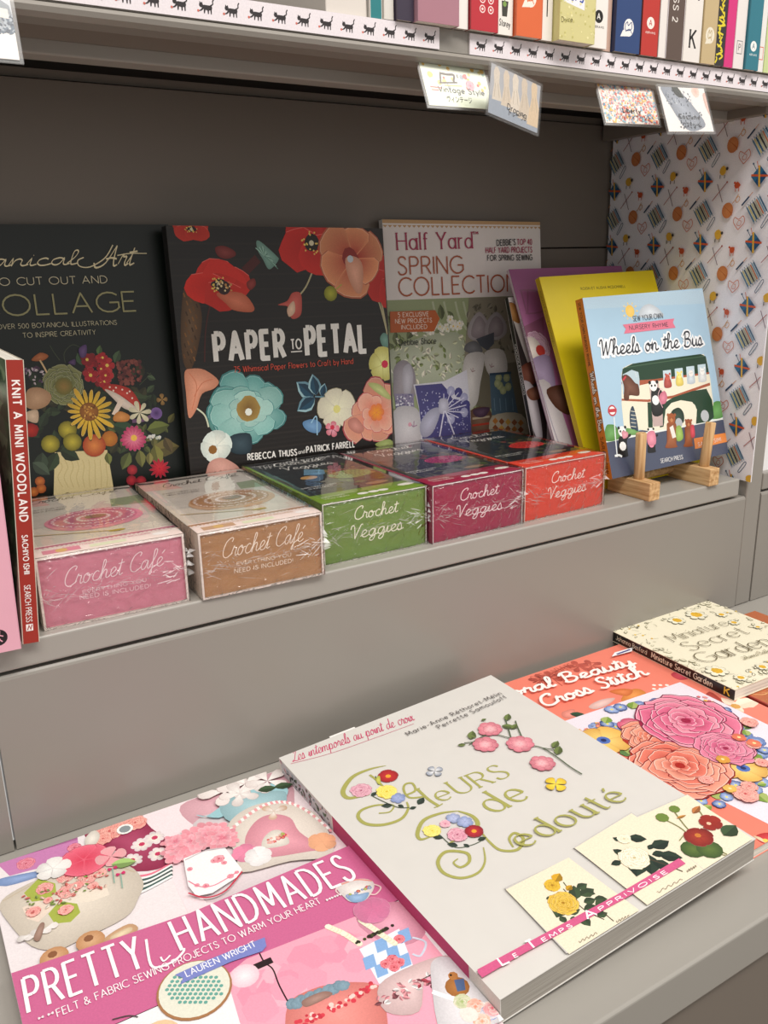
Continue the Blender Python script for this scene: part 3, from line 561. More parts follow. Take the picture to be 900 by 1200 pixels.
def art_sewing_illustration(d):
 d.poly([(-2.5, 269.9), (212.6, 270.4), (212.5, 266.0), (-2.8, 266.0)],'c8a070')
 d.poly([(0.0,264.4),(2.9,261.8),(5.8,264.4)],'c8a070',up=False)
 d.poly([(5.8,264.4),(8.7,261.8),(11.6,264.4)],'c8a070',up=False)
 d.poly([(11.6,264.4),(14.5,261.8),(17.4,264.4)],'c8a070',up=False)
 d.poly([(17.4,264.4),(20.3,261.8),(23.2,264.4)],'c8a070',up=False)
 d.poly([(23.2,264.4),(26.1,261.8),(29.0,264.4)],'c8a070',up=False)
 d.poly([(29.0,264.4),(31.9,261.8),(34.8,264.4)],'c8a070',up=False)
 d.poly([(34.8,264.4),(37.7,261.8),(40.6,264.4)],'c8a070',up=False)
 d.poly([(40.6,264.4),(43.5,261.8),(46.4,264.4)],'c8a070',up=False)
 d.poly([(46.4,264.4),(49.3,261.8),(52.2,264.4)],'c8a070',up=False)
 d.poly([(52.2,264.4),(55.1,261.8),(58.0,264.4)],'c8a070',up=False)
 d.poly([(58.0,264.4),(60.9,261.8),(63.8,264.4)],'c8a070',up=False)
 d.poly([(63.8,264.4),(66.7,261.8),(69.6,264.4)],'c8a070',up=False)
 d.poly([(69.6,264.4),(72.5,261.8),(75.4,264.4)],'c8a070',up=False)
 d.poly([(75.4,264.4),(78.3,261.8),(81.2,264.4)],'c8a070',up=False)
 d.poly([(81.2,264.4),(84.1,261.8),(87.0,264.4)],'c8a070',up=False)
 d.poly([(87.0,264.4),(89.9,261.8),(92.8,264.4)],'c8a070',up=False)
 d.poly([(92.8,264.4),(95.7,261.8),(98.6,264.4)],'c8a070',up=False)
 d.poly([(98.6,264.4),(101.5,261.8),(104.4,264.4)],'c8a070',up=False)
 d.poly([(104.4,264.4),(107.3,261.8),(110.2,264.4)],'c8a070',up=False)
 d.poly([(110.2,264.4),(113.1,261.8),(116.0,264.4)],'c8a070',up=False)
 d.poly([(116.0,264.4),(118.9,261.8),(121.8,264.4)],'c8a070',up=False)
 d.poly([(121.8,264.4),(124.7,261.8),(127.6,264.4)],'c8a070',up=False)
 d.poly([(127.6,264.4),(130.5,261.8),(133.4,264.4)],'c8a070',up=False)
 d.poly([(133.4,264.4),(136.3,261.8),(139.2,264.4)],'c8a070',up=False)
 d.poly([(139.2,264.4),(142.1,261.8),(145.0,264.4)],'c8a070',up=False)
 d.poly([(145.0,264.4),(147.9,261.8),(150.8,264.4)],'c8a070',up=False)
 d.poly([(150.8,264.4),(153.7,261.8),(156.6,264.4)],'c8a070',up=False)
 d.poly([(156.6,264.4),(159.5,261.8),(162.4,264.4)],'c8a070',up=False)
 d.poly([(162.4,264.4),(165.3,261.8),(168.2,264.4)],'c8a070',up=False)
 d.poly([(168.2,264.4),(171.1,261.8),(174.0,264.4)],'c8a070',up=False)
 d.poly([(174.0,264.4),(176.9,261.8),(179.8,264.4)],'c8a070',up=False)
 d.poly([(179.8,264.4),(182.7,261.8),(185.6,264.4)],'c8a070',up=False)
 d.poly([(185.6,264.4),(188.5,261.8),(191.4,264.4)],'c8a070',up=False)
 d.poly([(191.4,264.4),(194.3,261.8),(197.2,264.4)],'c8a070',up=False)
 d.poly([(197.2,264.4),(200.1,261.8),(203.0,264.4)],'c8a070',up=False)
 d.poly([(203.0,264.4),(205.9,261.8),(208.8,264.4)],'c8a070',up=False)
 d.poly([(0.1, 190.8), (217.2, 189.8), (211.7, -22.1), (-12.5, 9.0)],'9aa57c')
 d.scatter(150,0,60,206,172,7,['a8b084','7c8858','c8ccb0','98a078','687048','b8bca0'],'leaf')
 d.blob(45.7,127.4,[(-0.6, 140.6), (86.8, 154.6), (87.4, 105.9), (-2.9, 108.2)],'c4ccb0')
 d.scatter(120,2.7,107.8,99.0,153.9,3.2,['e4e4d0','b8c098','f0ecd8','8c9c60','d8dcb8'],'leaf')
 d.stroke([(56.1, 187.8), (60.9, 170.0), (71.9, 155.3)],2.6,'b8c0a0',smooth=True)
 d.stroke([(70.6, 187.3), (75.6, 169.4), (86.8, 154.6)],2.63,'b8c0a0',smooth=True)
 d.stroke([(85.5, 186.8), (90.6, 168.8), (102.0, 153.8)],2.66,'b8c0a0',smooth=True)
 d.stroke([(96.0, 186.5), (101.2, 168.3), (112.8, 153.2)],2.68,'b8c0a0',smooth=True)
 d.scatter(30,28.4,157.5,93.6,168.6,4,['e8e8d8','f4f0e4'],'flower')
 d.poly([(95.6, 134.7), (103.8, 189.8), (217.2, 189.3), (211.7, -22.1), (129.6, -10.7), (132.9, 66.9), (107.6, 74.3), (89.9, 95.8)],'8a8472')
 d.poly([(97.1, 115.0), (167.7, 117.6), (215.3, 114.3), (211.7, -22.1), (129.6, -10.7), (132.9, 66.9), (107.6, 74.3), (93.6, 95.5)],'6a6454')
 d.scatter(60,100.4,119.7,170.1,185.3,3.5,['7c7666','989280','6c6858'],'leaf')
 d.blob(115.5,157.6,[(100.9, 149.0), (103.1, 163.4), (117.0, 174.9), (128.9, 162.2), (129.3, 149.9), (115.5, 143.3)],'b4acae')
 d.blob(115.7,157.3,[(105.2, 150.0), (107.7, 162.2), (116.8, 170.6), (125.1, 161.4), (124.6, 150.7), (115.7, 146.7)],'a09498')
 d.blob(139.2,157.3,[(124.2, 149.0), (126.5, 163.6), (140.5, 174.0), (152.9, 162.4), (153.4, 149.9), (139.3, 143.2)],'b4acae')
 d.blob(139.3,157.1,[(128.7, 150.0), (131.1, 162.4), (140.3, 169.6), (149.0, 161.6), (148.6, 150.7), (139.4, 146.7)],'a09498')
 d.poly([(111.0, 146.0), (136.4, 152.0), (135.9, 139.7), (126.1, 132.8), (116.8, 138.3)],'4c5058')
 d.blob(107.2,136.4,[(95.0, 134.7), (98.4, 141.8), (110.8, 143.6), (119.8, 133.2), (110.2, 128.9)],'6c6c70')
 d.blob(103.1,102.7,[(97.8, 129.7), (119.6, 130.8), (120.7, 118.3), (115.1, 98.8), (107.6, 74.3), (85.8, 73.9), (90.7, 110.6)],'dcd6d2')
 d.blob(137.8,118.5,[(122.2, 130.6), (148.5, 131.5), (152.4, 106.0), (128.1, 105.3)],'e0dad4')
 d.stroke([(102.3, 114.6), (104.6, 111.0), (105.5, 115.4)],0.83,'a08080',smooth=True)
 d.stroke([(104.6, 111.0), (108.4, 112.2)],0.83,'a08080',smooth=True)
 d.stroke([(128.6, 117.7), (131.0, 114.1), (131.8, 118.5)],0.85,'a08080',smooth=True)
 d.stroke([(131.0, 114.1), (134.9, 115.3)],0.85,'a08080',smooth=True)
 d.poly([(128.1, 106.5), (157.4, 106.9), (167.3, 59.6), (129.4, 60.8)],'4e6474')
 d.disc(140.8,101.8,4.86,'b8bc90',n=8,c1='98a074')
 d.disc(152.2,100.9,4.91,'b8bc90',n=8,c1='98a074')
 d.disc(142.1,92.8,4.88,'b8bc90',n=8,c1='98a074')
 d.disc(154.1,90.5,4.93,'b8bc90',n=8,c1='98a074')
 d.disc(138.9,95.6,4.87,'b8bc90',n=8,c1='98a074')
 d.disc(146.7,87.3,4.91,'b8bc90',n=8,c1='98a074')
 d.stroke([(128.1, 106.5), (159.0, 106.0)],2.55,'34485c',smooth=True)
 d.stroke([(133.4, 79.6), (134.1, 65.5)],1.15,'6c8494',smooth=True)
 d.stroke([(141.5, 78.8), (142.2, 64.7)],1.15,'6c8494',smooth=True)
 d.stroke([(149.7, 78.1), (150.4, 63.9)],1.16,'6c8494',smooth=True)
 d.stroke([(159.6, 77.2), (160.4, 62.9)],1.17,'6c8494',smooth=True)
 d.blob(113.6,55.5,[(99.5, 68.8), (126.5, 68.7), (127.0, 41.8), (101.4, 42.1)],'6c4c38')
 d.stroke([(102.2, 59.7), (126.1, 59.8)],2.25,'b0a088',smooth=True)
 d.stroke([(101.8, 52.2), (125.8, 52.2)],2.26,'a83828',smooth=True)
 d.blob(114.8,65.8,[(104.2, 69.6), (126.5, 70.0), (119.7, 60.5), (107.0, 61.8)],'4a3048')
 d.blob(153.4,45.1,[(129.3, 59.5), (172.3, 57.8), (179.9, 30.6), (131.5, 33.5)],'c8bca4')
 d.poly([(134.1, 57.8), (138.2, 53.5), (133.8, 50.1), (129.8, 54.4)],'b87838')
 d.poly([(133.8, 50.1), (137.9, 45.8), (133.5, 42.4), (129.4, 46.7)],'8c5030')
 d.poly([(133.5, 42.4), (137.6, 38.0), (133.2, 34.6), (129.1, 39.0)],'d8a850')
 d.poly([(143.2, 56.3), (147.3, 52.0), (142.9, 48.6), (138.8, 52.9)],'8c5030')
 d.poly([(142.9, 48.6), (147.0, 44.3), (142.6, 40.8), (138.5, 45.2)],'d8a850')
 d.poly([(142.6, 40.8), (146.7, 36.5), (142.3, 33.1), (138.2, 37.4)],'a0603c')
 d.poly([(152.4, 54.9), (156.6, 50.5), (152.1, 47.1), (148.0, 51.4)],'d8a850')
 d.poly([(152.1, 47.1), (156.3, 42.7), (151.8, 39.3), (147.7, 43.7)],'a0603c')
 d.poly([(151.8, 39.3), (156.0, 34.9), (151.5, 31.5), (147.4, 35.9)],'b87838')
 d.poly([(161.7, 53.4), (165.9, 49.0), (161.4, 45.6), (157.2, 49.9)],'a0603c')
 d.poly([(161.4, 45.6), (165.6, 41.2), (161.1, 37.8), (156.9, 42.1)],'b87838')
 d.poly([(161.1, 37.8), (165.4, 33.3), (160.9, 29.9), (156.7, 34.3)],'8c5030')
 d.poly([(171.1, 51.9), (175.4, 47.5), (170.8, 44.1), (166.6, 48.4)],'b87838')
 d.poly([(170.8, 44.1), (175.1, 39.6), (170.5, 36.2), (166.3, 40.6)],'8c5030')
 d.poly([(170.5, 36.2), (174.8, 31.7), (170.3, 28.3), (166.0, 32.7)],'d8a850')
 d.blob(15.4,108.5,[(2.4, 112.5), (3.6, 121.8), (9.6, 128.3), (18.1, 129.2), (26.2, 122.5), (29.8, 110.4), (25.6, 89.2), (3.0, 91.3)],'a8a0a8')
 d.blob(19.6,109.0,[(14.8, 121.0), (23.5, 125.0), (26.9, 110.6), (21.6, 94.4), (15.8, 92.5), (13.1, 104.6)],'c8c4d0')
 d.poly([(2.4, 96.0), (25.9, 94.0), (26.3, 77.2), (3.5, 78.2)],'8c84a0')
 d.scatter(60,3.7,80.5,24.4,94.1,.8,['e8e8f0','5c5c80'])
 d.blob(16.6,56.6,[(0.7, 78.4), (26.4, 79.6), (34.2, 64.3), (33.9, 34.9), (-0.7, 36.6)],'d8d4d8')
 d.stroke([(20.2, 63.8), (23.7, 59.3), (24.9, 65.2)],1.05,'a07c98',smooth=True)
 d.stroke([(23.7, 59.3), (28.7, 60.4)],1.06,'a07c98',smooth=True)
 d.disc(19.5,62.1,2.37,'d8a0b0',n=8)
 d.poly([(26.5, 103.5), (66.1, 103.9), (97.0, 113.8), (99.6, 70.1), (99.8, 42.3), (62.6, 41.4), (32.9, 42.4), (32.0, 76.6)],'d4d2dc')
 d.poly([(28.4, 102.2), (63.0, 101.7), (71.5, 92.5), (75.6, 84.7), (99.0, 77.6), (99.9, 44.8), (62.7, 43.4), (34.5, 44.7), (32.2, 79.0)],'4c4a80')
 d.scatter(150,34.7,48.3,96.1,95.3,.7,['a0a0d0','c8c8e0'])
 d.blob(44.8,61.8,[(32.6, 62.0), (46.6, 75.2), (59.9, 73.9), (48.1, 50.5), (34.6, 47.1)],'b8b8d0')
 d.disc(64.9,90.6,5.41,'54528c',n=9,c1='44427c')
 d.stroke([(64.3, 72.2), (64.9, 90.6)],1.09,'d4d2e4',smooth=True)
 d.disc(74.5,92.7,5.45,'b8b8d4',n=9,c1='9c9cc0')
 d.stroke([(64.3, 72.2), (74.5, 92.7)],1.09,'d4d2e4',smooth=True)
 d.disc(84.5,90.2,5.49,'54528c',n=9,c1='44427c')
 d.stroke([(64.3, 72.2), (84.5, 90.2)],1.09,'d4d2e4',smooth=True)
 d.disc(91.8,83.9,5.54,'b8b8d4',n=9,c1='9c9cc0')
 d.stroke([(64.3, 72.2), (91.8, 83.9)],1.09,'d4d2e4',smooth=True)
 d.disc(94.2,75.6,5.56,'54528c',n=9,c1='44427c')
 d.stroke([(64.3, 72.2), (94.2, 75.6)],1.09,'d4d2e4',smooth=True)
 d.disc(91.0,67.8,5.56,'b8b8d4',n=9,c1='9c9cc0')
 d.stroke([(64.3, 72.2), (91.0, 67.8)],1.09,'d4d2e4',smooth=True)
 d.disc(83.1,62.9,5.54,'54528c',n=9,c1='44427c')
 d.stroke([(64.3, 72.2), (83.1, 62.9)],1.09,'d4d2e4',smooth=True)
 d.disc(72.9,62.3,5.49,'b8b8d4',n=9,c1='9c9cc0')
 d.stroke([(64.3, 72.2), (72.9, 62.3)],1.09,'d4d2e4',smooth=True)
 d.disc(63.5,66.1,5.45,'54528c',n=9,c1='44427c')
 d.stroke([(64.3, 72.2), (63.5, 66.1)],1.09,'d4d2e4',smooth=True)
 d.blob(63.8,77.6,[(58.4, 83.9), (65.1, 85.7), (70.3, 81.5), (68.8, 70.6), (58.2, 70.4)],'c8c6da')
 d.stroke([(64.3, 72.2), (56.8, 44.6)],1.63,'d4d2e4',smooth=True)
 d.stroke([(65.8, 72.1), (76.6, 44.9)],1.63,'d4d2e4',smooth=True)
def art_cosmos_illustration(d):
 d.poly([(-0.5, 194.3), (53.3, 194.5), (12.2, 29.7), (-2.6, 46.2)],'2c2624')
 d.blob(8.5,166.4,[(-0.5, 191.9), (14.8, 193.7), (13.3, 161.9), (13.8, 112.8), (-0.4, 182.2)],'d8d0c8')
 d.blob(3.6,183.1,[(-2.6, 192.0), (8.0, 191.5), (9.5, 171.9), (-1.6, 177.4)],'b87c3c')
 d.blob(8.8,117.2,[(-2.2, 124.0), (18.0, 129.7), (20.0, 112.3), (5.3, 103.8), (-2.1, 111.8)],'6c3828')
 d.blob(4.4,79.8,[(-6.9, 105.0), (11.4, 103.2), (12.0, 54.2), (3.5, 45.5)],'b8b0b4')
 d.blob(10.5,95.7,[(1.1, 99.3), (17.6, 102.7), (17.8, 90.4), (4.9, 89.2)],'70402c')
def art_doughnut_illustration(d):
 d.text('D',8.3,189.3,42.4,188.9,26.07,'8c5878','sans',w=0.07,serif=0.8,track=0.1)
 d.stroke([(18.2, 215.2), (9.5, 189.3)],1.88,'8c5878',smooth=True)
 d.stroke([(55.2, 245.8), (69.2, 247.6), (82.4, 246.6), (92.7, 243.6)],1.17,'c8b8c0',smooth=True)
 d.poly([(-16.5, 170.8), (30.1, 184.8), (-7.7, 48.8), (-12.2, 23.6), (-26.9, 28.9)],'84506c')
 d.rose(10.6,152.3,16.34,['8a5a70', 'a8809a', 'c0a0b4'])
 d.blob(1.5,149.6,[(-9.7, 160.4), (9.8, 162.4), (17.6, 141.8), (-3.0, 136.8), (-13.0, 144.2)],'d8ccc4')
 d.disc(13.4,148.1,6.33,'a83430',n=10)
 d.blob(9.1,122.5,[(-12.2, 134.2), (23.9, 141.3), (15.6, 92.0), (1.6, 113.2)],'a08cb0')
 d.blob(3.4,61.2,[(-14.8, 101.7), (13.9, 112.1), (22.7, 38.2), (13.9, 13.2), (-10.3, 16.8)],'d4ccd0')
 d.blob(23.6,94.5,[(7.6, 106.0), (37.9, 106.4), (31.9, 76.8), (13.4, 85.6)],'5a3428')
 d.blob(-11.0,122.7,[(-17.2, 131.4), (-0.6, 131.6), (-6.5, 114.0), (-19.6, 112.0)],'6c3c30')
 d.stroke([(0.5, 110.0), (2.7, 67.1), (7.9, 20.6)],1.46,'a8a0b0',smooth=True)
def art_yellow_title(d):
 d.text('ROISIN ET ALISHA MCDONNELL',51.6,212.0,115.3,211.2,2.76,'3c3418','sans',w=0.14)
def art_bus_illustration(d):
 d.poly([(0.1, 179.4), (171.8, 175.4), (173.7, 160.8), (2.1, 166.4)],'b4cddd')
 d.poly([(-22.5, 43.6), (170.6, 37.8), (171.4, -4.4), (-24.9, -0.3)],'4c5368')
 d.poly([(-3.9, 38.2), (18.9, 38.7), (169.3, 38.6), (170.0, 36.5), (-1.9, 36.1)],'e8eee8')
 d.blob(8.8,44.2,[(-1.5, 37.9), (2.7, 51.3), (9.3, 52.7), (16.2, 49.5), (18.7, 37.8)],'5f9c4c')
 d.blob(35.9,42.4,[(27.1, 40.4), (31.2, 47.4), (41.2, 45.1), (44.8, 37.9)],'6fa858')
 d.blob(162.5,47.4,[(150.6, 40.5), (154.7, 53.1), (164.5, 57.0), (173.2, 52.9), (170.1, 39.3)],'62a450')
 d.disc(59.7,160.5,6.21,'f4d078',n=14,c1='f0c860')
 d.stroke([(68.0, 160.0), (70.7, 159.8)],1.34,'f2d488',smooth=True)
 d.stroke([(65.6, 156.1), (67.4, 154.7)],1.34,'f2d488',smooth=True)
 d.stroke([(60.9, 153.9), (61.2, 151.9)],1.33,'f2d488',smooth=True)
 d.stroke([(55.7, 154.3), (54.5, 152.4)],1.33,'f2d488',smooth=True)
 d.stroke([(52.2, 157.0), (49.8, 156.0)],1.32,'f2d488',smooth=True)
 d.stroke([(51.5, 161.1), (48.9, 161.3)],1.32,'f2d488',smooth=True)
 d.stroke([(53.9, 164.9), (52.1, 166.3)],1.32,'f2d488',smooth=True)
 d.stroke([(58.6, 167.1), (58.2, 169.1)],1.33,'f2d488',smooth=True)
 d.stroke([(63.7, 166.8), (65.0, 168.7)],1.33,'f2d488',smooth=True)
 d.stroke([(67.3, 164.1), (69.7, 165.2)],1.34,'f2d488',smooth=True)
 d.blob(87.6,157.9,[(71.8, 157.8), (77.0, 163.2), (87.1, 166.0), (95.9, 162.9), (101.7, 158.6), (104.3, 151.6), (73.4, 152.9)],'dde6ee')
 d.poly([(28.1, 70.6), (34.7, 100.1), (37.7, 105.5), (50.1, 108.4), (90.3, 108.3), (155.6, 108.1), (158.9, 103.3), (159.9, 80.9), (158.6, 54.7), (148.2, 37.7), (63.6, 38.2), (26.0, 47.2)],'ece6d0')
 d.poly([(33.9, 96.4), (37.0, 104.6), (51.4, 108.3), (90.5, 108.9), (151.3, 108.7), (158.5, 105.4), (159.4, 88.7), (89.9, 88.5), (56.1, 87.9), (46.7, 93.1)],'22402c')
 d.stroke([(39.0, 105.3), (81.6, 105.9), (156.6, 105.9)],0.66,'4c6a50',smooth=True)
 d.poly([(29.3, 75.7), (64.2, 70.6), (101.1, 70.5), (158.0, 77.5), (158.2, 74.6), (100.4, 67.7), (64.4, 68.1), (28.8, 73.7)],'a8583c')
 d.poly([(32.9, 92.0), (56.1, 87.9), (57.3, 91.0), (77.9, 89.8), (90.2, 89.8), (160.0, 88.6), (159.5, 86.6), (90.0, 87.5), (56.7, 85.9), (32.4, 89.8)],'a8583c')
 d.poly([(63.3, 67.8), (70.2, 67.4), (64.9, 41.9), (58.7, 42.8)],'22402c')
 d.poly([(77.3, 51.0), (84.3, 63.7), (100.7, 68.6), (129.8, 71.8), (151.6, 71.7), (157.5, 58.9), (156.3, 40.7), (148.1, 37.3), (127.6, 37.4), (132.4, 51.9), (127.2, 60.5), (110.9, 64.4), (96.6, 63.2), (87.0, 57.5), (80.5, 40.8), (74.9, 40.6)],'22402c')
 d.poly(curve([(81.9, 44.5), (86.2, 53.7), (99.1, 61.9), (113.5, 63.2), (126.9, 59.5), (131.4, 54.0), (128.7, 42.3), (116.7, 39.9), (113.3, 56.2), (101.0, 57.8), (92.5, 51.0), (93.7, 38.0), (80.4, 37.9)],4,True),'ece6d0')
 d.blob(102.0,48.4,[(92.0, 49.1), (96.2, 55.4), (106.4, 57.1), (112.0, 50.4), (109.0, 40.9), (94.3, 40.9)],'1c3424')
 d.disc(142.8,43.9,6.24,'b8bcc0',n=14)
 d.disc(102.9,41.7,5.11,'b0b4b8',n=12)
 d.poly([(33.4, 91.7), (36.0, 99.0), (48.8, 102.4), (57.6, 99.2), (57.5, 92.0), (54.1, 76.6), (32.0, 79.6)],'b8ccd4')
 d.blob(42.7,85.4,[(33.9, 96.4), (40.1, 98.6), (45.8, 95.1), (51.0, 88.9), (54.7, 86.5), (53.4, 76.1), (40.6, 77.6), (38.3, 73.2), (32.2, 74.8), (34.9, 86.8)],'6a3c28')
 d.stroke([(35.1, 93.4), (39.7, 96.7)],1.97,'c83c48',smooth=True)
 d.stroke([(53.4, 99.7), (53.8, 94.3)],1.33,'c8d4d8',smooth=True)
 d.poly([(69.9, 87.7), (83.4, 87.6), (81.7, 52.3), (79.4, 41.9), (65.9, 42.8), (66.9, 55.2)],'c0a8a4')
 d.blob(77.0,67.5,[(71.8, 80.8), (76.2, 82.2), (83.8, 79.4), (86.3, 72.3), (82.2, 54.2), (67.4, 55.2)],'1c1c1c')
 d.disc(75.1,83.3,5.43,'f4f4f0',n=12)
 d.disc(70.8,87.1,2.03,'1c1c1c',n=7)
 d.disc(81.0,86.7,2.05,'1c1c1c',n=7)
 d.disc(72.8,83.7,1.36,'1c1c1c',n=6)
 d.disc(77.6,83.4,1.36,'1c1c1c',n=6)
 d.disc(75.1,68.7,4.99,'f0f0f0',n=12)
 d.blob(86.2,69.7,[(80.7, 72.0), (89.2, 76.8), (92.2, 70.6), (88.5, 64.2), (81.6, 64.1)],'e07c94')
 d.stroke([(83.4, 59.9), (79.4, 72.1), (85.1, 79.3), (88.5, 75.9)],0.69,'f0c0c8',smooth=True)
 d.poly([(91.9, 97.1), (103.5, 96.8), (101.2, 79.4), (89.6, 79.5)],'c4d8e0')
 d.blob(96.0,84.5,[(92.1, 88.2), (96.1, 91.3), (100.7, 87.3), (100.6, 79.5), (90.7, 79.8)],'b4483c')
 d.disc(97.1,89.7,3.45,'c86050',n=10)
 d.disc(95.1,92.8,1.38,'b4483c',n=6)
 d.disc(100.9,92.8,1.39,'b4483c',n=6)
 d.disc(96.1,90.2,0.46,'181818',n=5)
 d.disc(98.6,90.1,0.46,'181818',n=5)
 d.poly([(109.2, 97.3), (121.0, 97.1), (118.7, 79.5), (106.8, 79.7)],'c4d8e0')
 d.blob(113.4,84.7,[(109.4, 88.4), (113.5, 91.6), (118.2, 87.5), (118.1, 79.6), (108.0, 79.9)],'f0d868')
 d.disc(114.5,89.9,3.5,'f4e488',n=10)
 d.disc(112.4,93.1,1.4,'f0d868',n=6)
 d.disc(118.3,93.0,1.41,'f0d868',n=6)
 d.disc(113.5,90.4,0.47,'181818',n=5)
 d.disc(116.0,90.3,0.47,'181818',n=5)
 d.poly([(126.5, 97.6), (138.5, 97.4), (136.2, 79.7), (124.1, 79.8)],'c4d8e0')
 d.blob(130.8,84.9,[(126.7, 88.7), (130.9, 91.8), (135.7, 87.7), (135.6, 79.7), (125.3, 80.1)],'d0dce4')
 d.disc(132.0,90.1,3.55,'ece8e4',n=10)
 d.disc(129.8,93.3,1.42,'d0dce4',n=6)
 d.disc(135.9,93.3,1.43,'d0dce4',n=6)
 d.disc(130.9,90.6,0.47,'181818',n=5)
 d.disc(133.5,90.5,0.47,'181818',n=5)
 d.poly([(143.9, 97.9), (156.1, 97.7), (153.8, 79.8), (141.5, 79.9)],'c4d8e0')
 d.blob(148.3,85.0,[(144.1, 88.9), (148.4, 92.1), (153.3, 87.9), (153.2, 79.8), (142.7, 80.2)],'e8ecec')
 d.disc(149.4,90.3,3.6,'f4f4f0',n=10)
 d.disc(147.3,93.6,1.44,'e8ecec',n=6)
 d.disc(153.4,93.6,1.45,'e8ecec',n=6)
 d.disc(148.4,90.8,0.48,'181818',n=5)
 d.disc(151.0,90.8,0.48,'181818',n=5)
 d.blob(40.4,53.2,[(34.8, 46.0), (36.2, 58.2), (39.9, 65.3), (43.2, 65.9), (44.7, 55.2), (44.4, 41.8), (39.5, 43.5)],'34485c')
 d.stroke([(38.7, 62.1), (45.6, 60.4)],0.55,'ece6d0',smooth=True)
 d.stroke([(37.8, 58.4), (44.8, 56.7)],0.55,'ece6d0',smooth=True)
 d.stroke([(37.0, 54.7), (44.0, 53.0)],0.55,'ece6d0',smooth=True)
 d.stroke([(36.2, 51.0), (43.1, 49.3)],0.55,'ece6d0',smooth=True)
 d.stroke([(35.4, 47.3), (42.3, 45.6)],0.55,'ece6d0',smooth=True)
 d.stroke([(15.3, 59.0), (12.6, 38.7), (10.9, 20.1)],1.29,'e8eeee',smooth=True)
 d.disc(14.3,65.7,5.6,'c03c44',n=16)
 d.disc(14.3,65.7,4.09,'f0f0ec',n=14)
 d.poly([(8.9, 67.7), (20.4, 67.0), (19.9, 63.7), (8.4, 64.4)],'c03c44')
 d.poly(curve([(14.8, 31.8), (18.0, 39.2), (25.6, 38.5), (32.7, 40.2), (33.2, 37.8), (27.3, 34.5), (25.7, 22.6), (24.7, 18.5), (12.6, 19.6), (12.7, 24.5)],4,True),'1a1a1c')
 d.disc(20.5,29.4,4.56,'f0f0ee',n=10)
 d.disc(22.7,43.9,5.22,'f4f4f0',n=12)
 d.disc(18.9,47.8,1.73,'1a1a1c',n=6)
 d.disc(27.6,47.4,1.75,'1a1a1c',n=6)
 d.disc(20.4,44.2,1.3,'1a1a1c',n=6)
 d.disc(24.7,43.6,1.31,'1a1a1c',n=6)
 d.disc(22.1,42.3,0.65,'1a1a1c',n=5)
 d.blob(25.7,40.2,[(22.7, 43.9), (30.0, 41.9), (28.5, 37.4), (22.4, 36.9)],'ec9cac')
 d.stroke([(7.9, 21.5), (13.1, 21.6), (17.2, 19.5)],2.15,'e8eeee',smooth=True)
 d.poly(curve([(54.8, 27.9), (57.4, 34.0), (63.8, 33.4), (69.7, 34.7), (70.1, 32.8), (65.2, 30.1), (63.8, 20.4), (63.1, 17.1), (53.0, 18.0), (53.0, 22.0)],4,True),'1a1a1c')
 d.disc(59.5,26.0,3.77,'f090a8',n=10)
 d.disc(61.3,37.8,4.31,'f4f4f0',n=12)
 d.disc(58.2,41.0,1.43,'1a1a1c',n=6)
 d.disc(65.4,40.6,1.44,'1a1a1c',n=6)
 d.disc(59.4,38.0,1.08,'1a1a1c',n=6)
 d.disc(63.0,37.5,1.08,'1a1a1c',n=6)
 d.disc(60.8,36.5,0.54,'1a1a1c',n=5)
 d.blob(60.7,31.6,[(55.8, 37.4), (66.2, 37.9), (65.5, 25.4), (54.9, 25.9)],'f090a8')
 d.blob(89.4,30.3,[(84.3, 38.3), (86.7, 43.9), (97.5, 42.4), (97.9, 34.5), (94.3, 21.2), (94.6, 17.6), (78.3, 19.2), (81.3, 25.0)],'a0562c')
 d.disc(93.0,47.4,5.76,'a0562c',n=12)
 d.disc(89.0,51.8,1.84,'a0562c',n=6)
 d.disc(98.8,50.5,1.85,'a0562c',n=6)
 d.disc(92.9,45.8,2.07,'c08050',n=8)
 d.disc(91.0,48.2,0.58,'181010',n=5)
 d.disc(95.3,47.6,0.58,'181010',n=5)
 d.poly([(88.3, 38.8), (93.7, 40.6), (95.6, 27.9), (90.1, 27.3)],'e8e4dc')
 d.blob(100.9,30.9,[(97.7, 37.5), (104.9, 37.9), (105.4, 25.5), (96.0, 23.9)],'9cc45c')
 d.blob(113.6,25.6,[(109.4, 32.1), (111.4, 36.6), (120.2, 35.4), (120.6, 29.0), (117.7, 18.2), (117.9, 15.3), (104.5, 16.6), (107.0, 21.3)],'98502c')
 d.disc(116.6,39.4,4.7,'98502c',n=12)
 d.disc(113.3,43.0,1.5,'98502c',n=6)
 d.disc(121.3,42.0,1.51,'98502c',n=6)
 d.disc(116.5,38.2,1.69,'c08050',n=8)
 d.disc(114.9,40.1,0.47,'181010',n=5)
 d.disc(118.5,39.6,0.47,'181010',n=5)
 d.blob(120.7,30.4,[(118.6, 35.6), (123.9, 36.5), (123.0, 25.0), (117.2, 24.8)],'d83c4c')
 d.poly([(120.8, 22.9), (170.9, 22.0), (170.7, 12.2), (120.3, 11.8)],'e88c44')
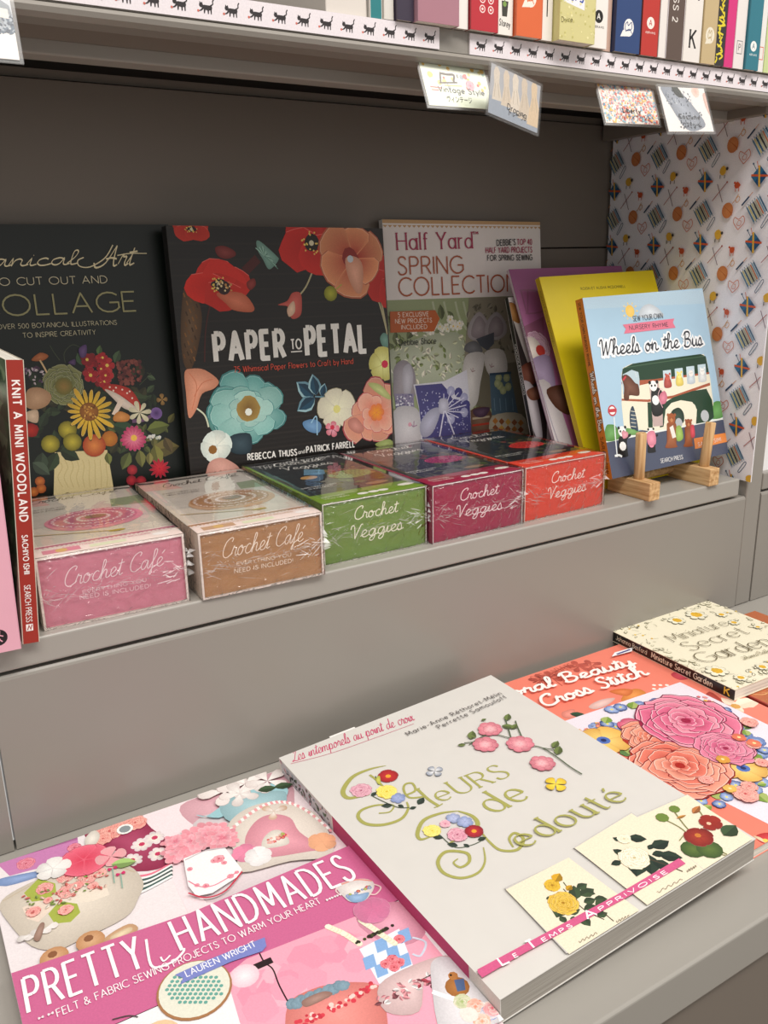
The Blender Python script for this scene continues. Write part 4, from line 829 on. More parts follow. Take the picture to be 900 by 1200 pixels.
def art_bus_title(d):
 d.text('SEW YOUR OWN',62.1,149.9,103.9,150.1,5.24,'2c3440','sans',w=0.1)
 d.poly([(46.7, 147.8), (120.3, 148.5), (117.4, 144.4), (120.1, 139.0), (46.5, 138.8), (50.1, 143.2)],'e07890')
 d.text('NURSERY RHYME',55.0,141.9,109.4,141.1,4.09,'2c3440','sans',w=0.14)
 d.text('Wheels on the Bus',10.2,119.8,155.5,117.7,15.38,'2c3038','scr',w=0.13,nib=(0.9, 0.5),slant=0.12,out='f4f6f8',ow=3.2)
 d.text('SARAH SIMI',125.1,13.9,160.7,14.6,3.88,'f4e8d8','sans',w=0.13)
 d.text('SEARCH PRESS',67.7,5.2,99.8,4.5,4.14,'e8e8e8','sans',w=0.12)
def art_handmades_illustration(d):
 d.poly([(-6.9, 278.2), (101.2, 271.7), (97.5, 155.6), (-1.3, 164.2), (-7.3, 209.3)],'ece4e6')
 d.poly([(100.6, 272.1), (208.3, 266.1), (206.5, 150.9), (98.0, 156.8)],'f2e2e6')
 d.blob(165.4,243.4,[(127.5, 266.1), (160.0, 268.4), (207.6, 264.5), (189.4, 213.5), (143.3, 217.8), (128.1, 239.8)],'f0b8c4')
 d.blob(149.3,193.1,[(128.7, 241.5), (163.9, 234.1), (182.0, 197.4), (186.3, 152.7), (110.2, 163.2)],'f4e6ea')
 d.poly([(4.4, 274.8), (57.0, 271.7), (53.2, 247.7), (11.2, 253.2)],'c880b4')
 d.poly([(4.4, 274.8), (57.0, 271.7), (56.0, 267.1), (4.2, 270.5)],'a86494')
 d.stroke([(6.0, 272.0), (29.5, 269.5), (56.5, 269.6)],0.77,'7c3c6c',smooth=True)
 d.rose(22.0,260.0,5.65,['b02848', 'e06880', 'f0a0b0'])
 d.rose(52.4,259.6,4.8,['b02848', 'e06880', 'f0a0b0'])
 d.blob(17.4,247.0,[(3.6, 253.7), (31.6, 246.7), (32.8, 242.4), (8.0, 244.1)],'88a4d8')
 d.blob(87.5,242.8,[(61.1, 269.1), (80.9, 271.8), (98.2, 269.3), (102.3, 251.9), (109.3, 223.6), (98.1, 208.4), (77.7, 217.6), (70.8, 248.0)],'a83058')
 d.petals(73.8,234.7,6.75,8,'f4f0e0','ecdce0',wd=0.3)
 d.disc(73.8,234.7,2.08,'c83860',n=7)
 d.petals(91.9,238.5,6.97,8,'f4f0e0','ecdce0',wd=0.3)
 d.disc(91.9,238.5,2.14,'c83860',n=7)
 d.petals(101.2,240.5,7.08,8,'f4f0e0','ecdce0',wd=0.3)
 d.disc(101.2,240.5,2.18,'c83860',n=7)
 d.petals(82.0,225.8,6.69,8,'f4f0e0','ecdce0',wd=0.3)
 d.disc(82.0,225.8,2.06,'c83860',n=7)
 d.petals(98.2,223.0,6.79,8,'f4f0e0','ecdce0',wd=0.3)
 d.disc(98.2,223.0,2.09,'c83860',n=7)
 d.rose(76.8,264.0,9.44,['c85050', 'ec8c84', 'f8c0b0'])
 d.rose(85.5,263.5,8.41,['c85050', 'ec8c84', 'f8c0b0'])
 d.rose(94.3,263.3,7.94,['c85050', 'ec8c84', 'f8c0b0'])
 d.rose(70.9,257.7,6.53,['c85050', 'ec8c84', 'f8c0b0'])
 d.blob(64.7,261.5,[(60.7, 264.2), (67.3, 270.0), (70.1, 263.4), (66.0, 254.9), (59.7, 255.0)],'f0e8dc')
 d.disc(86.2,259.7,5.57,'f4f4f0',n=12)
 d.disc(86.2,259.7,3.9,'8c9498',n=10)
 d.stroke([(75.7, 210.0), (88.8, 205.3), (103.5, 208.6)],1.97,'e87890',smooth=True)
 d.stroke([(76.0, 207.4), (88.3, 203.5), (102.9, 206.8)],1.96,'f4f0f0',smooth=True)
 d.stroke([(76.4, 204.8), (87.8, 201.8), (102.3, 205.0)],1.95,'3c5c58',smooth=True)
 d.stroke([(76.7, 202.2), (87.3, 200.0), (101.8, 203.2)],1.94,'f8f8f4',smooth=True)
 d.stroke([(77.0, 199.6), (86.8, 198.3), (101.2, 201.4)],1.93,'3c4c4c',smooth=True)
 d.stroke([(77.3, 197.1), (86.2, 196.5), (100.6, 199.6)],1.92,'f4f4f0',smooth=True)
 d.stroke([(77.6, 194.6), (85.7, 194.8), (100.1, 197.8)],1.91,'3c5c58',smooth=True)
 d.stroke([(77.9, 192.1), (85.3, 193.1), (99.5, 196.1)],1.9,'f4f4f4',smooth=True)
 d.blob(41.6,206.6,[(2.2, 228.0), (14.5, 236.6), (42.3, 240.0), (61.8, 236.7), (78.5, 220.7), (82.3, 200.7), (75.8, 188.1), (64.8, 176.1), (37.9, 172.2), (25.4, 171.6), (13.2, 182.0), (4.8, 207.7)],'e8dccb')
 d.stroke([(4.2, 229.9), (32.0, 237.6), (61.5, 235.1), (80.4, 212.3)],0.94,'c4b49c',smooth=True)
 d.poly([(16.4, 230.4), (26.4, 239.4), (34.7, 229.0), (33.8, 221.1), (28.2, 216.4), (19.4, 219.7)],'a8b44c')
 d.poly([(25.9, 203.6), (33.8, 211.3), (42.6, 203.2), (42.7, 194.6), (36.1, 189.6), (27.7, 193.3)],'a8b44c')
 d.poly([(29.4, 207.7), (22.9, 218.2), (13.5, 217.7), (14.5, 206.2), (19.7, 199.8)],'ead8c8')
 d.poly([(44.9, 214.1), (61.7, 210.3), (61.3, 200.5), (51.5, 200.2), (44.5, 203.0)],'ece0d0')
 d.rose(28.3,227.9,5.3,['c03c48', 'ec8484', 'f8c8bc'])
 d.rose(41.6,231.5,5.44,['c03c48', 'ec8484', 'f8c8bc'])
 d.rose(39.8,217.4,6.2,['c03c48', 'ec8484', 'f8c8bc'])
 d.rose(52.7,222.8,6.39,['c03c48', 'ec8484', 'f8c8bc'])
 d.rose(51.2,234.4,5.04,['c03c48', 'ec8484', 'f8c8bc'])
 d.rose(60.7,223.0,4.48,['c03c48', 'ec8484', 'f8c8bc'])
 d.rose(18.7,209.7,4.55,['c03c48', 'ec8484', 'f8c8bc'])
 d.rose(35.5,200.7,4.56,['c03c48', 'ec8484', 'f8c8bc'])
 d.rose(27.9,215.0,2.8,['c03c48', 'ec8484', 'f8c8bc'])
 d.rose(45.9,218.6,3.86,['c03c48', 'ec8484', 'f8c8bc'])
 d.rose(54.5,213.1,3.38,['c03c48', 'ec8484', 'f8c8bc'])
 d.scatter(60,13.8,208.1,63.6,226.5,1.5,['88a050','e8c8b8','d87068','f4e8d8'],'leaf')
 d.petals(17.9,189.1,7.35,2,'f4f0ec','e8e0dc',wd=0.35)
 d.petals(13.7,190.3,7.32,2,'f4f0ec','e8e0dc',wd=0.35)
 d.petals(21.8,191.0,7.42,2,'f4f0ec','e8e0dc',wd=0.35)
 d.blob(18.7,190.1,[(14.9, 186.7), (20.1, 196.6), (22.5, 195.0), (17.8, 183.4)],'a88474')
 d.blob(57.8,248.4,[(52.8, 251.7), (59.7, 255.0), (64.5, 248.1), (59.0, 242.2), (52.3, 244.5)],'8cc088')
 d.petals(55.0,241.0,14.91,5,'d83c58','ec6c84',wd=0.6,rot=0.2,edge='c03050')
 d.petals(70.7,234.8,10.35,4,'f0a0a8','f4b4b8',wd=0.5)
 d.leaf(68.8,226.8,83.8,221.0,0.3,'a8cc78')
 d.petals(36.0,243.2,10.58,5,'f8f8f4','f0ece8',wd=0.45)
 d.stroke([(68.7, 222.6), (66.4, 208.3)],0.75,'8cb0a0',smooth=True)
 d.petals(68.7,222.6,3.01,2,'d83070','d83070',wd=0.5)
 d.stroke([(71.9, 214.9), (69.5, 201.0)],0.74,'8cb0a0',smooth=True)
 d.petals(71.9,214.9,2.97,2,'d83070','d83070',wd=0.5)
 d.disc(22.5,165.7,7.79,'dcb088',ry=None,n=14,c1='c08c60')
 d.disc(22.0,168.2,2.68,'8c5c3c',n=8)
 d.disc(42.6,167.0,8.06,'dcb088',ry=None,n=14,c1='c08c60')
 d.disc(42.1,169.6,2.77,'8c5c3c',n=8)
 d.blob(58.7,162.8,[(49.9, 164.7), (64.7, 168.6), (67.9, 160.7), (51.7, 157.4)],'dcae84')
 d.blob(59.0,162.8,[(53.3, 164.0), (64.0, 165.8), (64.9, 162.2), (54.9, 159.3)],'f0d8b0')
 d.poly(curve([(133.0, 247.2), (145.2, 235.2), (156.2, 239.0), (191.0, 239.3), (191.8, 229.7), (200.3, 242.7), (183.8, 258.0), (155.0, 248.6), (138.1, 241.8)],4,True),'9cc8d0')
 d.blob(171.6,235.2,[(154.4, 253.5), (192.6, 242.9), (195.4, 231.9), (181.8, 218.4), (150.9, 225.3)],'a4ccd4')
 d.petals(160.6,263.3,18.41,5,'f8f4f0','f0e4e0',wd=0.28,rot=0.4,edge='c8b8b4')
 d.petals(175.7,263.2,18.73,5,'f8f4f0','f0e4e0',wd=0.28,rot=0.4,edge='c8b8b4')
 d.petals(168.1,253.8,15.19,5,'f8f4f0','f0e4e0',wd=0.28,rot=0.4,edge='c8b8b4')
 d.petals(191.5,257.9,15.73,5,'f8f4f0','f0e4e0',wd=0.28,rot=0.4,edge='c8b8b4')
 d.leaf(180.6,250.5,194.3,246.6,0.3,'3c5838')
 d.leaf(192.3,247.8,206.1,243.8,0.3,'3c5838')
 d.blob(172.2,197.4,[(142.1, 214.6), (152.2, 228.7), (169.2, 235.1), (187.1, 230.4), (202.6, 209.5), (204.0, 187.5), (194.0, 158.7), (168.2, 167.7), (137.7, 174.5), (141.3, 192.0)],'f4e8dc')
 d.stroke([(143.1, 217.2), (143.2, 213.9)],1.91,'f8f4f0',smooth=True)
 d.stroke([(145.6, 218.7), (145.7, 215.4)],1.92,'e8a0a4',smooth=True)
 d.stroke([(148.1, 220.3), (148.2, 216.9)],1.94,'f8f4f0',smooth=True)
 d.stroke([(150.6, 221.8), (150.7, 218.4)],1.95,'e8a0a4',smooth=True)
 d.stroke([(153.1, 223.3), (153.2, 219.9)],1.96,'f8f4f0',smooth=True)
 d.stroke([(155.7, 224.7), (155.7, 221.3)],1.97,'e8a0a4',smooth=True)
 d.stroke([(158.2, 226.1), (158.2, 222.7)],1.99,'f8f4f0',smooth=True)
 d.stroke([(160.7, 227.4), (160.7, 223.9)],2.0,'e8a0a4',smooth=True)
 d.stroke([(163.1, 228.6), (163.2, 225.1)],2.01,'f8f4f0',smooth=True)
 d.stroke([(165.6, 229.7), (165.6, 226.2)],2.02,'e8a0a4',smooth=True)
 d.stroke([(168.0, 230.6), (168.0, 227.1)],2.03,'f8f4f0',smooth=True)
 d.stroke([(170.3, 231.4), (170.4, 227.9)],2.04,'e8a0a4',smooth=True)
 d.stroke([(172.6, 232.1), (172.6, 228.6)],2.05,'f8f4f0',smooth=True)
 d.stroke([(174.9, 232.6), (174.9, 229.1)],2.05,'e8a0a4',smooth=True)
 d.stroke([(177.1, 232.9), (177.1, 229.4)],2.06,'f8f4f0',smooth=True)
 d.stroke([(179.2, 233.1), (179.2, 229.6)],2.07,'e8a0a4',smooth=True)
 d.stroke([(181.2, 233.0), (181.2, 229.5)],2.07,'f8f4f0',smooth=True)
 d.stroke([(183.2, 232.8), (183.1, 229.3)],2.07,'e8a0a4',smooth=True)
 d.stroke([(185.1, 232.3), (185.0, 228.8)],2.08,'f8f4f0',smooth=True)
 d.stroke([(186.8, 231.7), (186.8, 228.1)],2.08,'e8a0a4',smooth=True)
 d.stroke([(188.5, 230.8), (188.5, 227.3)],2.08,'f8f4f0',smooth=True)
 d.stroke([(190.1, 229.7), (190.0, 226.2)],2.08,'e8a0a4',smooth=True)
 d.stroke([(191.6, 228.5), (191.5, 224.9)],2.08,'f8f4f0',smooth=True)
 d.stroke([(193.0, 227.0), (192.9, 223.4)],2.07,'e8a0a4',smooth=True)
 d.stroke([(194.3, 225.3), (194.2, 221.8)],2.07,'f8f4f0',smooth=True)
 d.stroke([(195.6, 223.4), (195.5, 219.9)],2.07,'e8a0a4',smooth=True)
 d.stroke([(196.7, 221.3), (196.6, 217.8)],2.06,'f8f4f0',smooth=True)
 d.stroke([(197.7, 219.1), (197.6, 215.6)],2.05,'e8a0a4',smooth=True)
 d.stroke([(198.7, 216.6), (198.5, 213.2)],2.05,'f8f4f0',smooth=True)
 d.stroke([(199.5, 214.1), (199.4, 210.7)],2.04,'e8a0a4',smooth=True)
 d.stroke([(200.3, 211.4), (200.2, 208.0)],2.03,'f8f4f0',smooth=True)
 d.stroke([(201.0, 208.5), (200.9, 205.2)],2.02,'e8a0a4',smooth=True)
 d.stroke([(201.6, 205.6), (201.5, 202.2)],2.01,'f8f4f0',smooth=True)
 d.stroke([(202.2, 202.5), (202.0, 199.2)],2.0,'e8a0a4',smooth=True)
 d.stroke([(202.7, 199.4), (202.6, 196.1)],1.98,'f8f4f0',smooth=True)
 d.stroke([(203.2, 196.2), (203.0, 192.9)],1.97,'e8a0a4',smooth=True)
 d.stroke([(203.6, 192.9), (203.4, 189.7)],1.96,'f8f4f0',smooth=True)
 d.stroke([(203.9, 189.6), (203.8, 186.4)],1.95,'e8a0a4',smooth=True)
 d.stroke([(204.3, 186.3), (204.2, 183.1)],1.93,'f8f4f0',smooth=True)
 d.stroke([(204.6, 183.0), (204.5, 179.9)],1.92,'e8a0a4',smooth=True)
 d.blob(171.3,193.9,[(150.7, 201.3), (164.1, 216.9), (177.2, 219.2), (187.1, 208.6), (186.1, 190.8), (191.6, 167.8), (183.0, 169.5), (151.8, 181.8)],'f0a0b0')
 d.petals(180.6,221.3,9.24,3,'f4f0ec','d8b090',wd=0.3)
 d.blob(168.9,192.5,[(161.4, 196.5), (169.7, 202.0), (175.7, 199.4), (176.8, 188.7), (173.1, 183.3), (159.1, 188.3)],'f4ece0')
 d.scatter(20,161.3,190.8,177.5,195.4,1.4,['d84860','a8b060','f0b0b0'],'flower')
 d.petals(146.4,190.7,9.33,6,'ec8cac','ec8cac',wd=0.45)
 d.petals(152.4,183.2,9.24,6,'f8f4f4','f8f4f4',wd=0.45)
 d.petals(194.5,173.6,9.56,6,'f0b088','f0b088',wd=0.45)
 d.petals(111.4,216.6,12.05,15,'e8788c','f6a8b4',wd=0.2,wob=0.25)
 d.petals(111.4,216.6,8.44,13,'e87488','f9bcc6',wd=0.22,wob=0.3)
 d.petals(111.4,216.6,5.06,9,'d85c78','f8b4c0',wd=0.3,wob=0.3)
 d.petals(121.4,219.9,12.83,15,'e8788c','f6a8b4',wd=0.2,wob=0.25)
 d.petals(121.4,219.9,8.98,13,'e87488','f9bcc6',wd=0.22,wob=0.3)
 d.petals(121.4,219.9,5.39,9,'d85c78','f8b4c0',wd=0.3,wob=0.3)
 d.petals(132.8,220.5,13.58,15,'e8788c','f6a8b4',wd=0.2,wob=0.25)
 d.petals(132.8,220.5,9.51,13,'e87488','f9bcc6',wd=0.22,wob=0.3)
 d.petals(132.8,220.5,5.7,9,'d85c78','f8b4c0',wd=0.3,wob=0.3)
 d.petals(139.1,212.6,10.77,15,'e8788c','f6a8b4',wd=0.2,wob=0.25)
 d.petals(139.1,212.6,7.54,13,'e87488','f9bcc6',wd=0.22,wob=0.3)
 d.petals(139.1,212.6,4.52,9,'d85c78','f8b4c0',wd=0.3,wob=0.3)
 d.petals(111.2,226.3,8.03,15,'e8788c','f6a8b4',wd=0.2,wob=0.25)
 d.petals(111.2,226.3,5.62,13,'e87488','f9bcc6',wd=0.22,wob=0.3)
 d.petals(111.2,226.3,3.37,9,'d85c78','f8b4c0',wd=0.3,wob=0.3)
 d.poly([(110.2, 206.2), (121.2, 206.6), (137.1, 201.5), (138.8, 176.2), (134.3, 171.4), (115.3, 165.9), (106.0, 168.5), (104.7, 179.9)],'f6f4f4')
 d.stroke([(102.7, 173.9), (110.6, 164.3), (122.7, 163.5), (138.0, 174.3)],1.18,'c83850',smooth=True)
 d.stroke([(110.6, 204.1), (125.4, 205.9), (137.1, 201.5)],1.02,'c8c0c4',smooth=True)
 d.rose(129.8,193.8,3.83,['c03050', 'e87c90', 'f8c0c8'],rings=3)
 d.rose(126.2,193.5,2.28,['c03050', 'e87c90', 'f8c0c8'],rings=3)
 d.rose(131.2,188.2,2.02,['c03050', 'e87c90', 'f8c0c8'],rings=3)
 d.rose(110.5,194.1,1.99,['c03050', 'e87c90', 'f8c0c8'],rings=3)
 d.rose(114.0,174.0,2.15,['c03050', 'e87c90', 'f8c0c8'],rings=3)
 d.rose(109.5,177.5,1.68,['c03050', 'e87c90', 'f8c0c8'],rings=3)
 d.rose(130.2,174.0,2.2,['c03050', 'e87c90', 'f8c0c8'],rings=3)
 d.rose(134.8,175.3,1.48,['c03050', 'e87c90', 'f8c0c8'],rings=3)
 d.stroke([(106.1, 184.1), (110.4, 175.6), (117.5, 171.8), (126.3, 173.0), (136.0, 175.6)],0.73,'e87c98',smooth=True)
 d.poly([(-6.0, 165.8), (98.0, 156.8), (207.3, 159.8), (210.7, 100.1), (99.6, 101.5), (-5.5, 102.4), (-1.4, 163.7)],'cc6894')
 d.poly([(-5.6, 101.8), (103.4, 101.1), (208.8, 99.5), (212.1, -3.4), (182.2, -40.3), (8.9, 49.0)],'f2eef0')
 d.poly([(99.6, 101.1), (113.2, 106.1), (180.4, 102.0), (207.6, 97.6), (206.8, 47.6), (206.2, 2.6), (192.5, -27.6), (89.9, 36.1)],'f2a8bc')
 d.blob(195.6,85.6,[(179.2, 99.7), (208.4, 98.8), (208.1, 69.5), (186.8, 71.2)],'eca0b8')
 d.scatter(30,102.9,71.6,172.6,91.7,9,['f4b4c4','f0a0b6','ee98b0'])
 d.stroke([(121.1, 106.1), (120.9, 98.5), (122.9, 91.8), (121.4, 79.7), (120.9, 65.2)],0.84,'281c20',smooth=True)
 d.stroke([(114.9, 98.2), (125.2, 98.0)],4.49,'281c20',smooth=True)
 d.disc(108.1,95.8,8.02,'fbeef2',n=16,c1='f4c8d4')
 d.blob(140.0,46.9,[(119.9, 65.8), (135.6, 68.4), (152.6, 62.8), (166.6, 51.6), (163.1, 38.9), (148.3, 20.6), (113.5, 42.2)],'f08c84')
 d.scatter(60,117.8,55.3,165.5,49.7,1.2,['d84050','f8d0c8','c83848'])
 d.petals(122.2,65.5,3.4,5,'8ca8b8','7c98a8',wd=0.5)
 d.petals(124.2,64.2,3.4,5,'8ca8b8','7c98a8',wd=0.5)
 d.petals(127.3,65.0,3.42,5,'8ca8b8','7c98a8',wd=0.5)
 d.petals(129.4,63.7,3.42,5,'8ca8b8','7c98a8',wd=0.5)
 d.petals(132.5,64.5,3.45,5,'8ca8b8','7c98a8',wd=0.5)
 d.petals(134.5,63.1,3.45,5,'8ca8b8','7c98a8',wd=0.5)
 d.petals(137.7,64.0,3.47,5,'8ca8b8','7c98a8',wd=0.5)
 d.petals(139.7,62.6,3.47,5,'8ca8b8','7c98a8',wd=0.5)
 d.petals(143.0,63.5,3.5,5,'8ca8b8','7c98a8',wd=0.5)
 d.petals(145.0,62.1,3.49,5,'8ca8b8','7c98a8',wd=0.5)
 d.petals(148.3,63.0,3.52,5,'8ca8b8','7c98a8',wd=0.5)
 d.petals(150.3,61.6,3.52,5,'8ca8b8','7c98a8',wd=0.5)
 d.blob(134.5,61.7,[(127.8, 64.5), (139.3, 64.0), (143.1, 59.9), (136.7, 59.0), (127.5, 59.8)],'a88074')
 d.poly([(169.8, 79.0), (196.8, 80.1), (187.8, 48.6), (177.3, 48.7), (167.1, 52.5)],'e8eef8')
 d.poly([(179.8, 79.6), (186.9, 79.2), (183.9, 70.7), (177.0, 71.1)],'88b0e0')
 d.poly([(194.7, 78.5), (201.9, 78.1), (198.7, 69.5), (191.6, 69.9)],'88b0e0')
 d.poly([(168.1, 72.3), (174.9, 71.9), (172.3, 63.7), (165.6, 64.1)],'88b0e0')
 d.poly([(182.4, 71.1), (189.4, 70.7), (186.5, 62.4), (179.6, 62.9)],'88b0e0')
 d.poly([(170.8, 64.1), (177.5, 63.6), (174.9, 55.7), (168.3, 56.2)],'88b0e0')
 d.poly([(185.0, 62.8), (191.9, 62.4), (188.9, 54.4), (182.2, 54.8)],'88b0e0')
 d.rose(181.9,63.1,3.3,['b82838', 'e05868', 'f4a0a8'],rings=3)
 d.rose(177.0,62.1,3.27,['b82838', 'e05868', 'f4a0a8'],rings=3)
 d.rose(183.8,59.2,3.28,['b82838', 'e05868', 'f4a0a8'],rings=3)
 d.rose(179.7,57.7,3.24,['b82838', 'e05868', 'f4a0a8'],rings=3)
 d.rose(192.6,73.3,3.45,['b82838', 'e05868', 'f4a0a8'],rings=3)
 d.stroke([(199.6, 70.4), (204.0, 63.3), (196.4, 56.8), (193.1, 60.2)],1.3,'d0d8e8',smooth=True)
 d.disc(167.4,95.0,1.97,'e8e0c4',n=7)
 d.disc(171.8,82.3,1.92,'f4eed0',n=7)
 d.disc(185.0,85.1,1.97,'f6f0dc',n=7)
 d.disc(188.8,71.9,1.92,'e8e0c4',n=7)
 d.disc(167.0,95.6,1.97,'f4eed0',n=7)
 d.disc(171.6,83.0,1.92,'f6f0dc',n=7)
 d.disc(184.8,85.8,1.98,'e8e0c4',n=7)
 d.disc(188.6,72.6,1.92,'f4eed0',n=7)
 d.disc(166.7,96.1,1.98,'f6f0dc',n=7)
 d.disc(171.4,83.7,1.93,'e8e0c4',n=7)
 d.disc(184.6,86.6,1.98,'f4eed0',n=7)
 d.disc(188.4,73.4,1.93,'f6f0dc',n=7)
 d.disc(166.4,96.7,1.98,'e8e0c4',n=7)
 d.disc(171.1,84.5,1.93,'f4eed0',n=7)
 d.disc(184.3,87.3,1.98,'f6f0dc',n=7)
 d.disc(188.2,74.1,1.93,'e8e0c4',n=7)
 d.disc(166.0,97.3,1.98,'f4eed0',n=7)
 d.disc(170.9,85.2,1.93,'f6f0dc',n=7)
 d.disc(184.1,88.1,1.99,'e8e0c4',n=7)
 d.disc(187.9,74.8,1.93,'f4eed0',n=7)
 d.disc(165.7,97.9,1.98,'f6f0dc',n=7)
 d.disc(170.6,85.9,1.94,'e8e0c4',n=7)
 d.disc(183.9,88.8,1.99,'f4eed0',n=7)
 d.disc(187.7,75.5,1.93,'f6f0dc',n=7)
 d.disc(165.3,98.5,1.98,'e8e0c4',n=7)
 d.disc(170.4,86.6,1.94,'f4eed0',n=7)
 d.disc(183.6,89.6,1.99,'f6f0dc',n=7)
 d.disc(187.5,76.2,1.94,'e8e0c4',n=7)
 d.disc(165.0,99.1,1.99,'f4eed0',n=7)
 d.disc(170.2,87.4,1.94,'f6f0dc',n=7)
 d.disc(183.4,90.3,2.0,'e8e0c4',n=7)
 d.disc(187.3,77.0,1.94,'f4eed0',n=7)
 d.disc(164.7,99.7,1.99,'f6f0dc',n=7)
 d.disc(169.9,88.1,1.95,'e8e0c4',n=7)
 d.disc(183.2,91.1,2.0,'f4eed0',n=7)
 d.disc(187.0,77.7,1.94,'f6f0dc',n=7)
 d.disc(164.3,100.3,1.99,'e8e0c4',n=7)
 d.disc(169.7,88.8,1.95,'f4eed0',n=7)
 d.disc(182.9,91.8,2.0,'f6f0dc',n=7)
 d.disc(186.8,78.4,1.95,'e8e0c4',n=7)
 d.disc(164.0,100.8,1.99,'f4eed0',n=7)
 d.disc(169.4,89.6,1.95,'f6f0dc',n=7)
 d.disc(182.7,92.6,2.0,'e8e0c4',n=7)
 d.disc(186.6,79.1,1.95,'f4eed0',n=7)
 d.disc(163.6,101.4,1.99,'f6f0dc',n=7)
 d.disc(169.2,90.3,1.95,'e8e0c4',n=7)
 d.disc(182.5,93.3,2.01,'f4eed0',n=7)
 d.disc(186.4,79.9,1.95,'f6f0dc',n=7)
 d.disc(163.3,102.0,1.99,'e8e0c4',n=7)
 d.disc(168.9,91.1,1.96,'f4eed0',n=7)
 d.disc(182.2,94.1,2.01,'f6f0dc',n=7)
 d.disc(186.1,80.6,1.96,'e8e0c4',n=7)
 d.disc(163.0,102.6,2.0,'f4eed0',n=7)
 d.disc(168.7,91.8,1.96,'f6f0dc',n=7)
 d.disc(182.0,94.8,2.01,'e8e0c4',n=7)
 d.disc(185.9,81.3,1.96,'f4eed0',n=7)
 d.disc(162.6,103.2,2.0,'f6f0dc',n=7)
 d.disc(168.4,92.5,1.96,'e8e0c4',n=7)
 d.disc(181.8,95.6,2.02,'f4eed0',n=7)
 d.disc(185.7,82.0,1.96,'f6f0dc',n=7)
 d.disc(168.1,93.1,1.96,'f4eed0',n=7)
 d.disc(181.5,96.4,2.02,'f6f0dc',n=7)
 d.disc(185.4,82.8,1.96,'e8e0c4',n=7)
 d.disc(167.7,93.6,1.97,'f6f0dc',n=7)
 d.disc(181.3,97.1,2.02,'e8e0c4',n=7)
 d.disc(185.2,83.5,1.97,'f4eed0',n=7)
 d.scatter(30,170.6,84.2,195.4,83.4,1.2,['46502c','302c24'])
 d.blob(181.3,42.9,[(166.6, 51.6), (188.8, 53.4), (208.1, 49.5), (207.2, 41.9), (190.0, 42.1), (175.5, 26.4), (161.0, 35.4)],'e8c8c8')
 d.scatter(60,162.1,37.1,203.9,46.6,1.8,['b84858','f4ecec','8c5058','e89ca4'],'leaf')
 d.blob(197.0,19.0,[(193.5, 42.5), (202.1, 50.5), (209.9, 45.6), (212.4, 30.7), (208.7, 5.7), (198.2, -10.3), (176.1, 3.4)],'ece8ec')
 d.stroke([(188.2, 33.1), (194.6, 24.1), (206.8, 11.7)],2.69,'fbf8fa',smooth=True)
 d.disc(201.1,28.7,6.6,'b87c44',n=12,c1='a06834')
 d.disc(203.4,35.8,2.78,'b87c44',n=8)
 d.disc(202.6,36.8,0.79,'181010',n=5)
 d.poly([(202.2, 33.2), (207.3, 31.3), (203.6, 24.7), (199.3, 26.1)],'506890')
 d.rose(197.8,19.7,4.89,['a8bc78', 'a8bc78', 'f4e8e0'],rings=3)
 d.rose(201.8,13.5,4.84,['f09478', 'f09478', 'f4e8e0'],rings=3)
 d.rose(205.2,6.7,4.78,['8ca0d0', '8ca0d0', 'f4e8e0'],rings=3)
 d.rose(199.3,4.6,4.7,['f0a080', 'f0a080', 'f4e8e0'],rings=3)
 d.rose(208.5,8.2,4.82,['e87080', 'e87080', 'f4e8e0'],rings=3)
 d.rose(196.0,11.3,4.76,['f4e0d8', 'f4e0d8', 'f4e8e0'],rings=3)
 d.petals(191.1,100.9,10.59,7,'d4749c','d880a6',wd=0.5)
 d.blob(191.2,120.6,[(182.4, 130.1), (195.4, 128.9), (202.8, 123.2), (201.3, 116.5), (191.8, 110.1), (184.0, 112.5), (181.7, 118.8)],'f4ece8')
 d.stroke([(184.1, 129.7), (195.1, 128.4), (203.0, 122.3)],0.98,'e08c80',smooth=True)
 d.stroke([(202.6, 119.1), (204.8, 114.3), (199.3, 111.0), (195.9, 113.2)],0.98,'e8c8c8',smooth=True)
 d.stroke([(183.5, 129.5), (180.1, 126.5), (180.7, 121.1)],0.98,'e8c8c8',smooth=True)
 d.blob(188.7,114.4,[(183.2, 119.5), (190.8, 116.4), (196.6, 114.4), (190.6, 110.0), (184.0, 112.5)],'94b8e0')
 d.scatter(14,183.4,117.7,199.5,119.4,1.2,['d05060','88a0d0','a8b860'],'flower')
 d.disc(81.9,101.0,19.71,'a87850',n=28)
 d.disc(82.1,101.6,18.61,'e4e4d4',n=28)
 d.disc(79.9,114.8,1.18,'68a89c',n=6)
 d.disc(82.3,113.3,1.18,'68a89c',n=6)
 d.disc(84.7,111.8,1.18,'68a89c',n=6)
 d.disc(87.1,110.3,1.18,'68a89c',n=6)
 d.disc(89.5,108.8,1.18,'68a89c',n=6)
 d.disc(75.4,114.3,1.17,'68a89c',n=6)
 d.disc(77.8,112.8,1.17,'68a89c',n=6)
 d.disc(80.2,111.3,1.17,'68a89c',n=6)
 d.disc(82.5,109.8,1.17,'68a89c',n=6)
 d.disc(84.9,108.3,1.17,'68a89c',n=6)
 d.disc(87.3,106.8,1.16,'68a89c',n=6)
 d.disc(89.7,105.4,1.16,'68a89c',n=6)
 d.disc(92.1,103.9,1.16,'68a89c',n=6)
 d.disc(94.4,102.4,1.16,'68a89c',n=6)
 d.disc(73.3,112.3,1.16,'68a89c',n=6)
 d.disc(75.7,110.8,1.16,'68a89c',n=6)
 d.disc(78.1,109.3,1.16,'68a89c',n=6)
 d.disc(80.4,107.9,1.16,'68a89c',n=6)
 d.disc(82.8,106.4,1.16,'68a89c',n=6)
 d.disc(85.2,104.9,1.15,'68a89c',n=6)
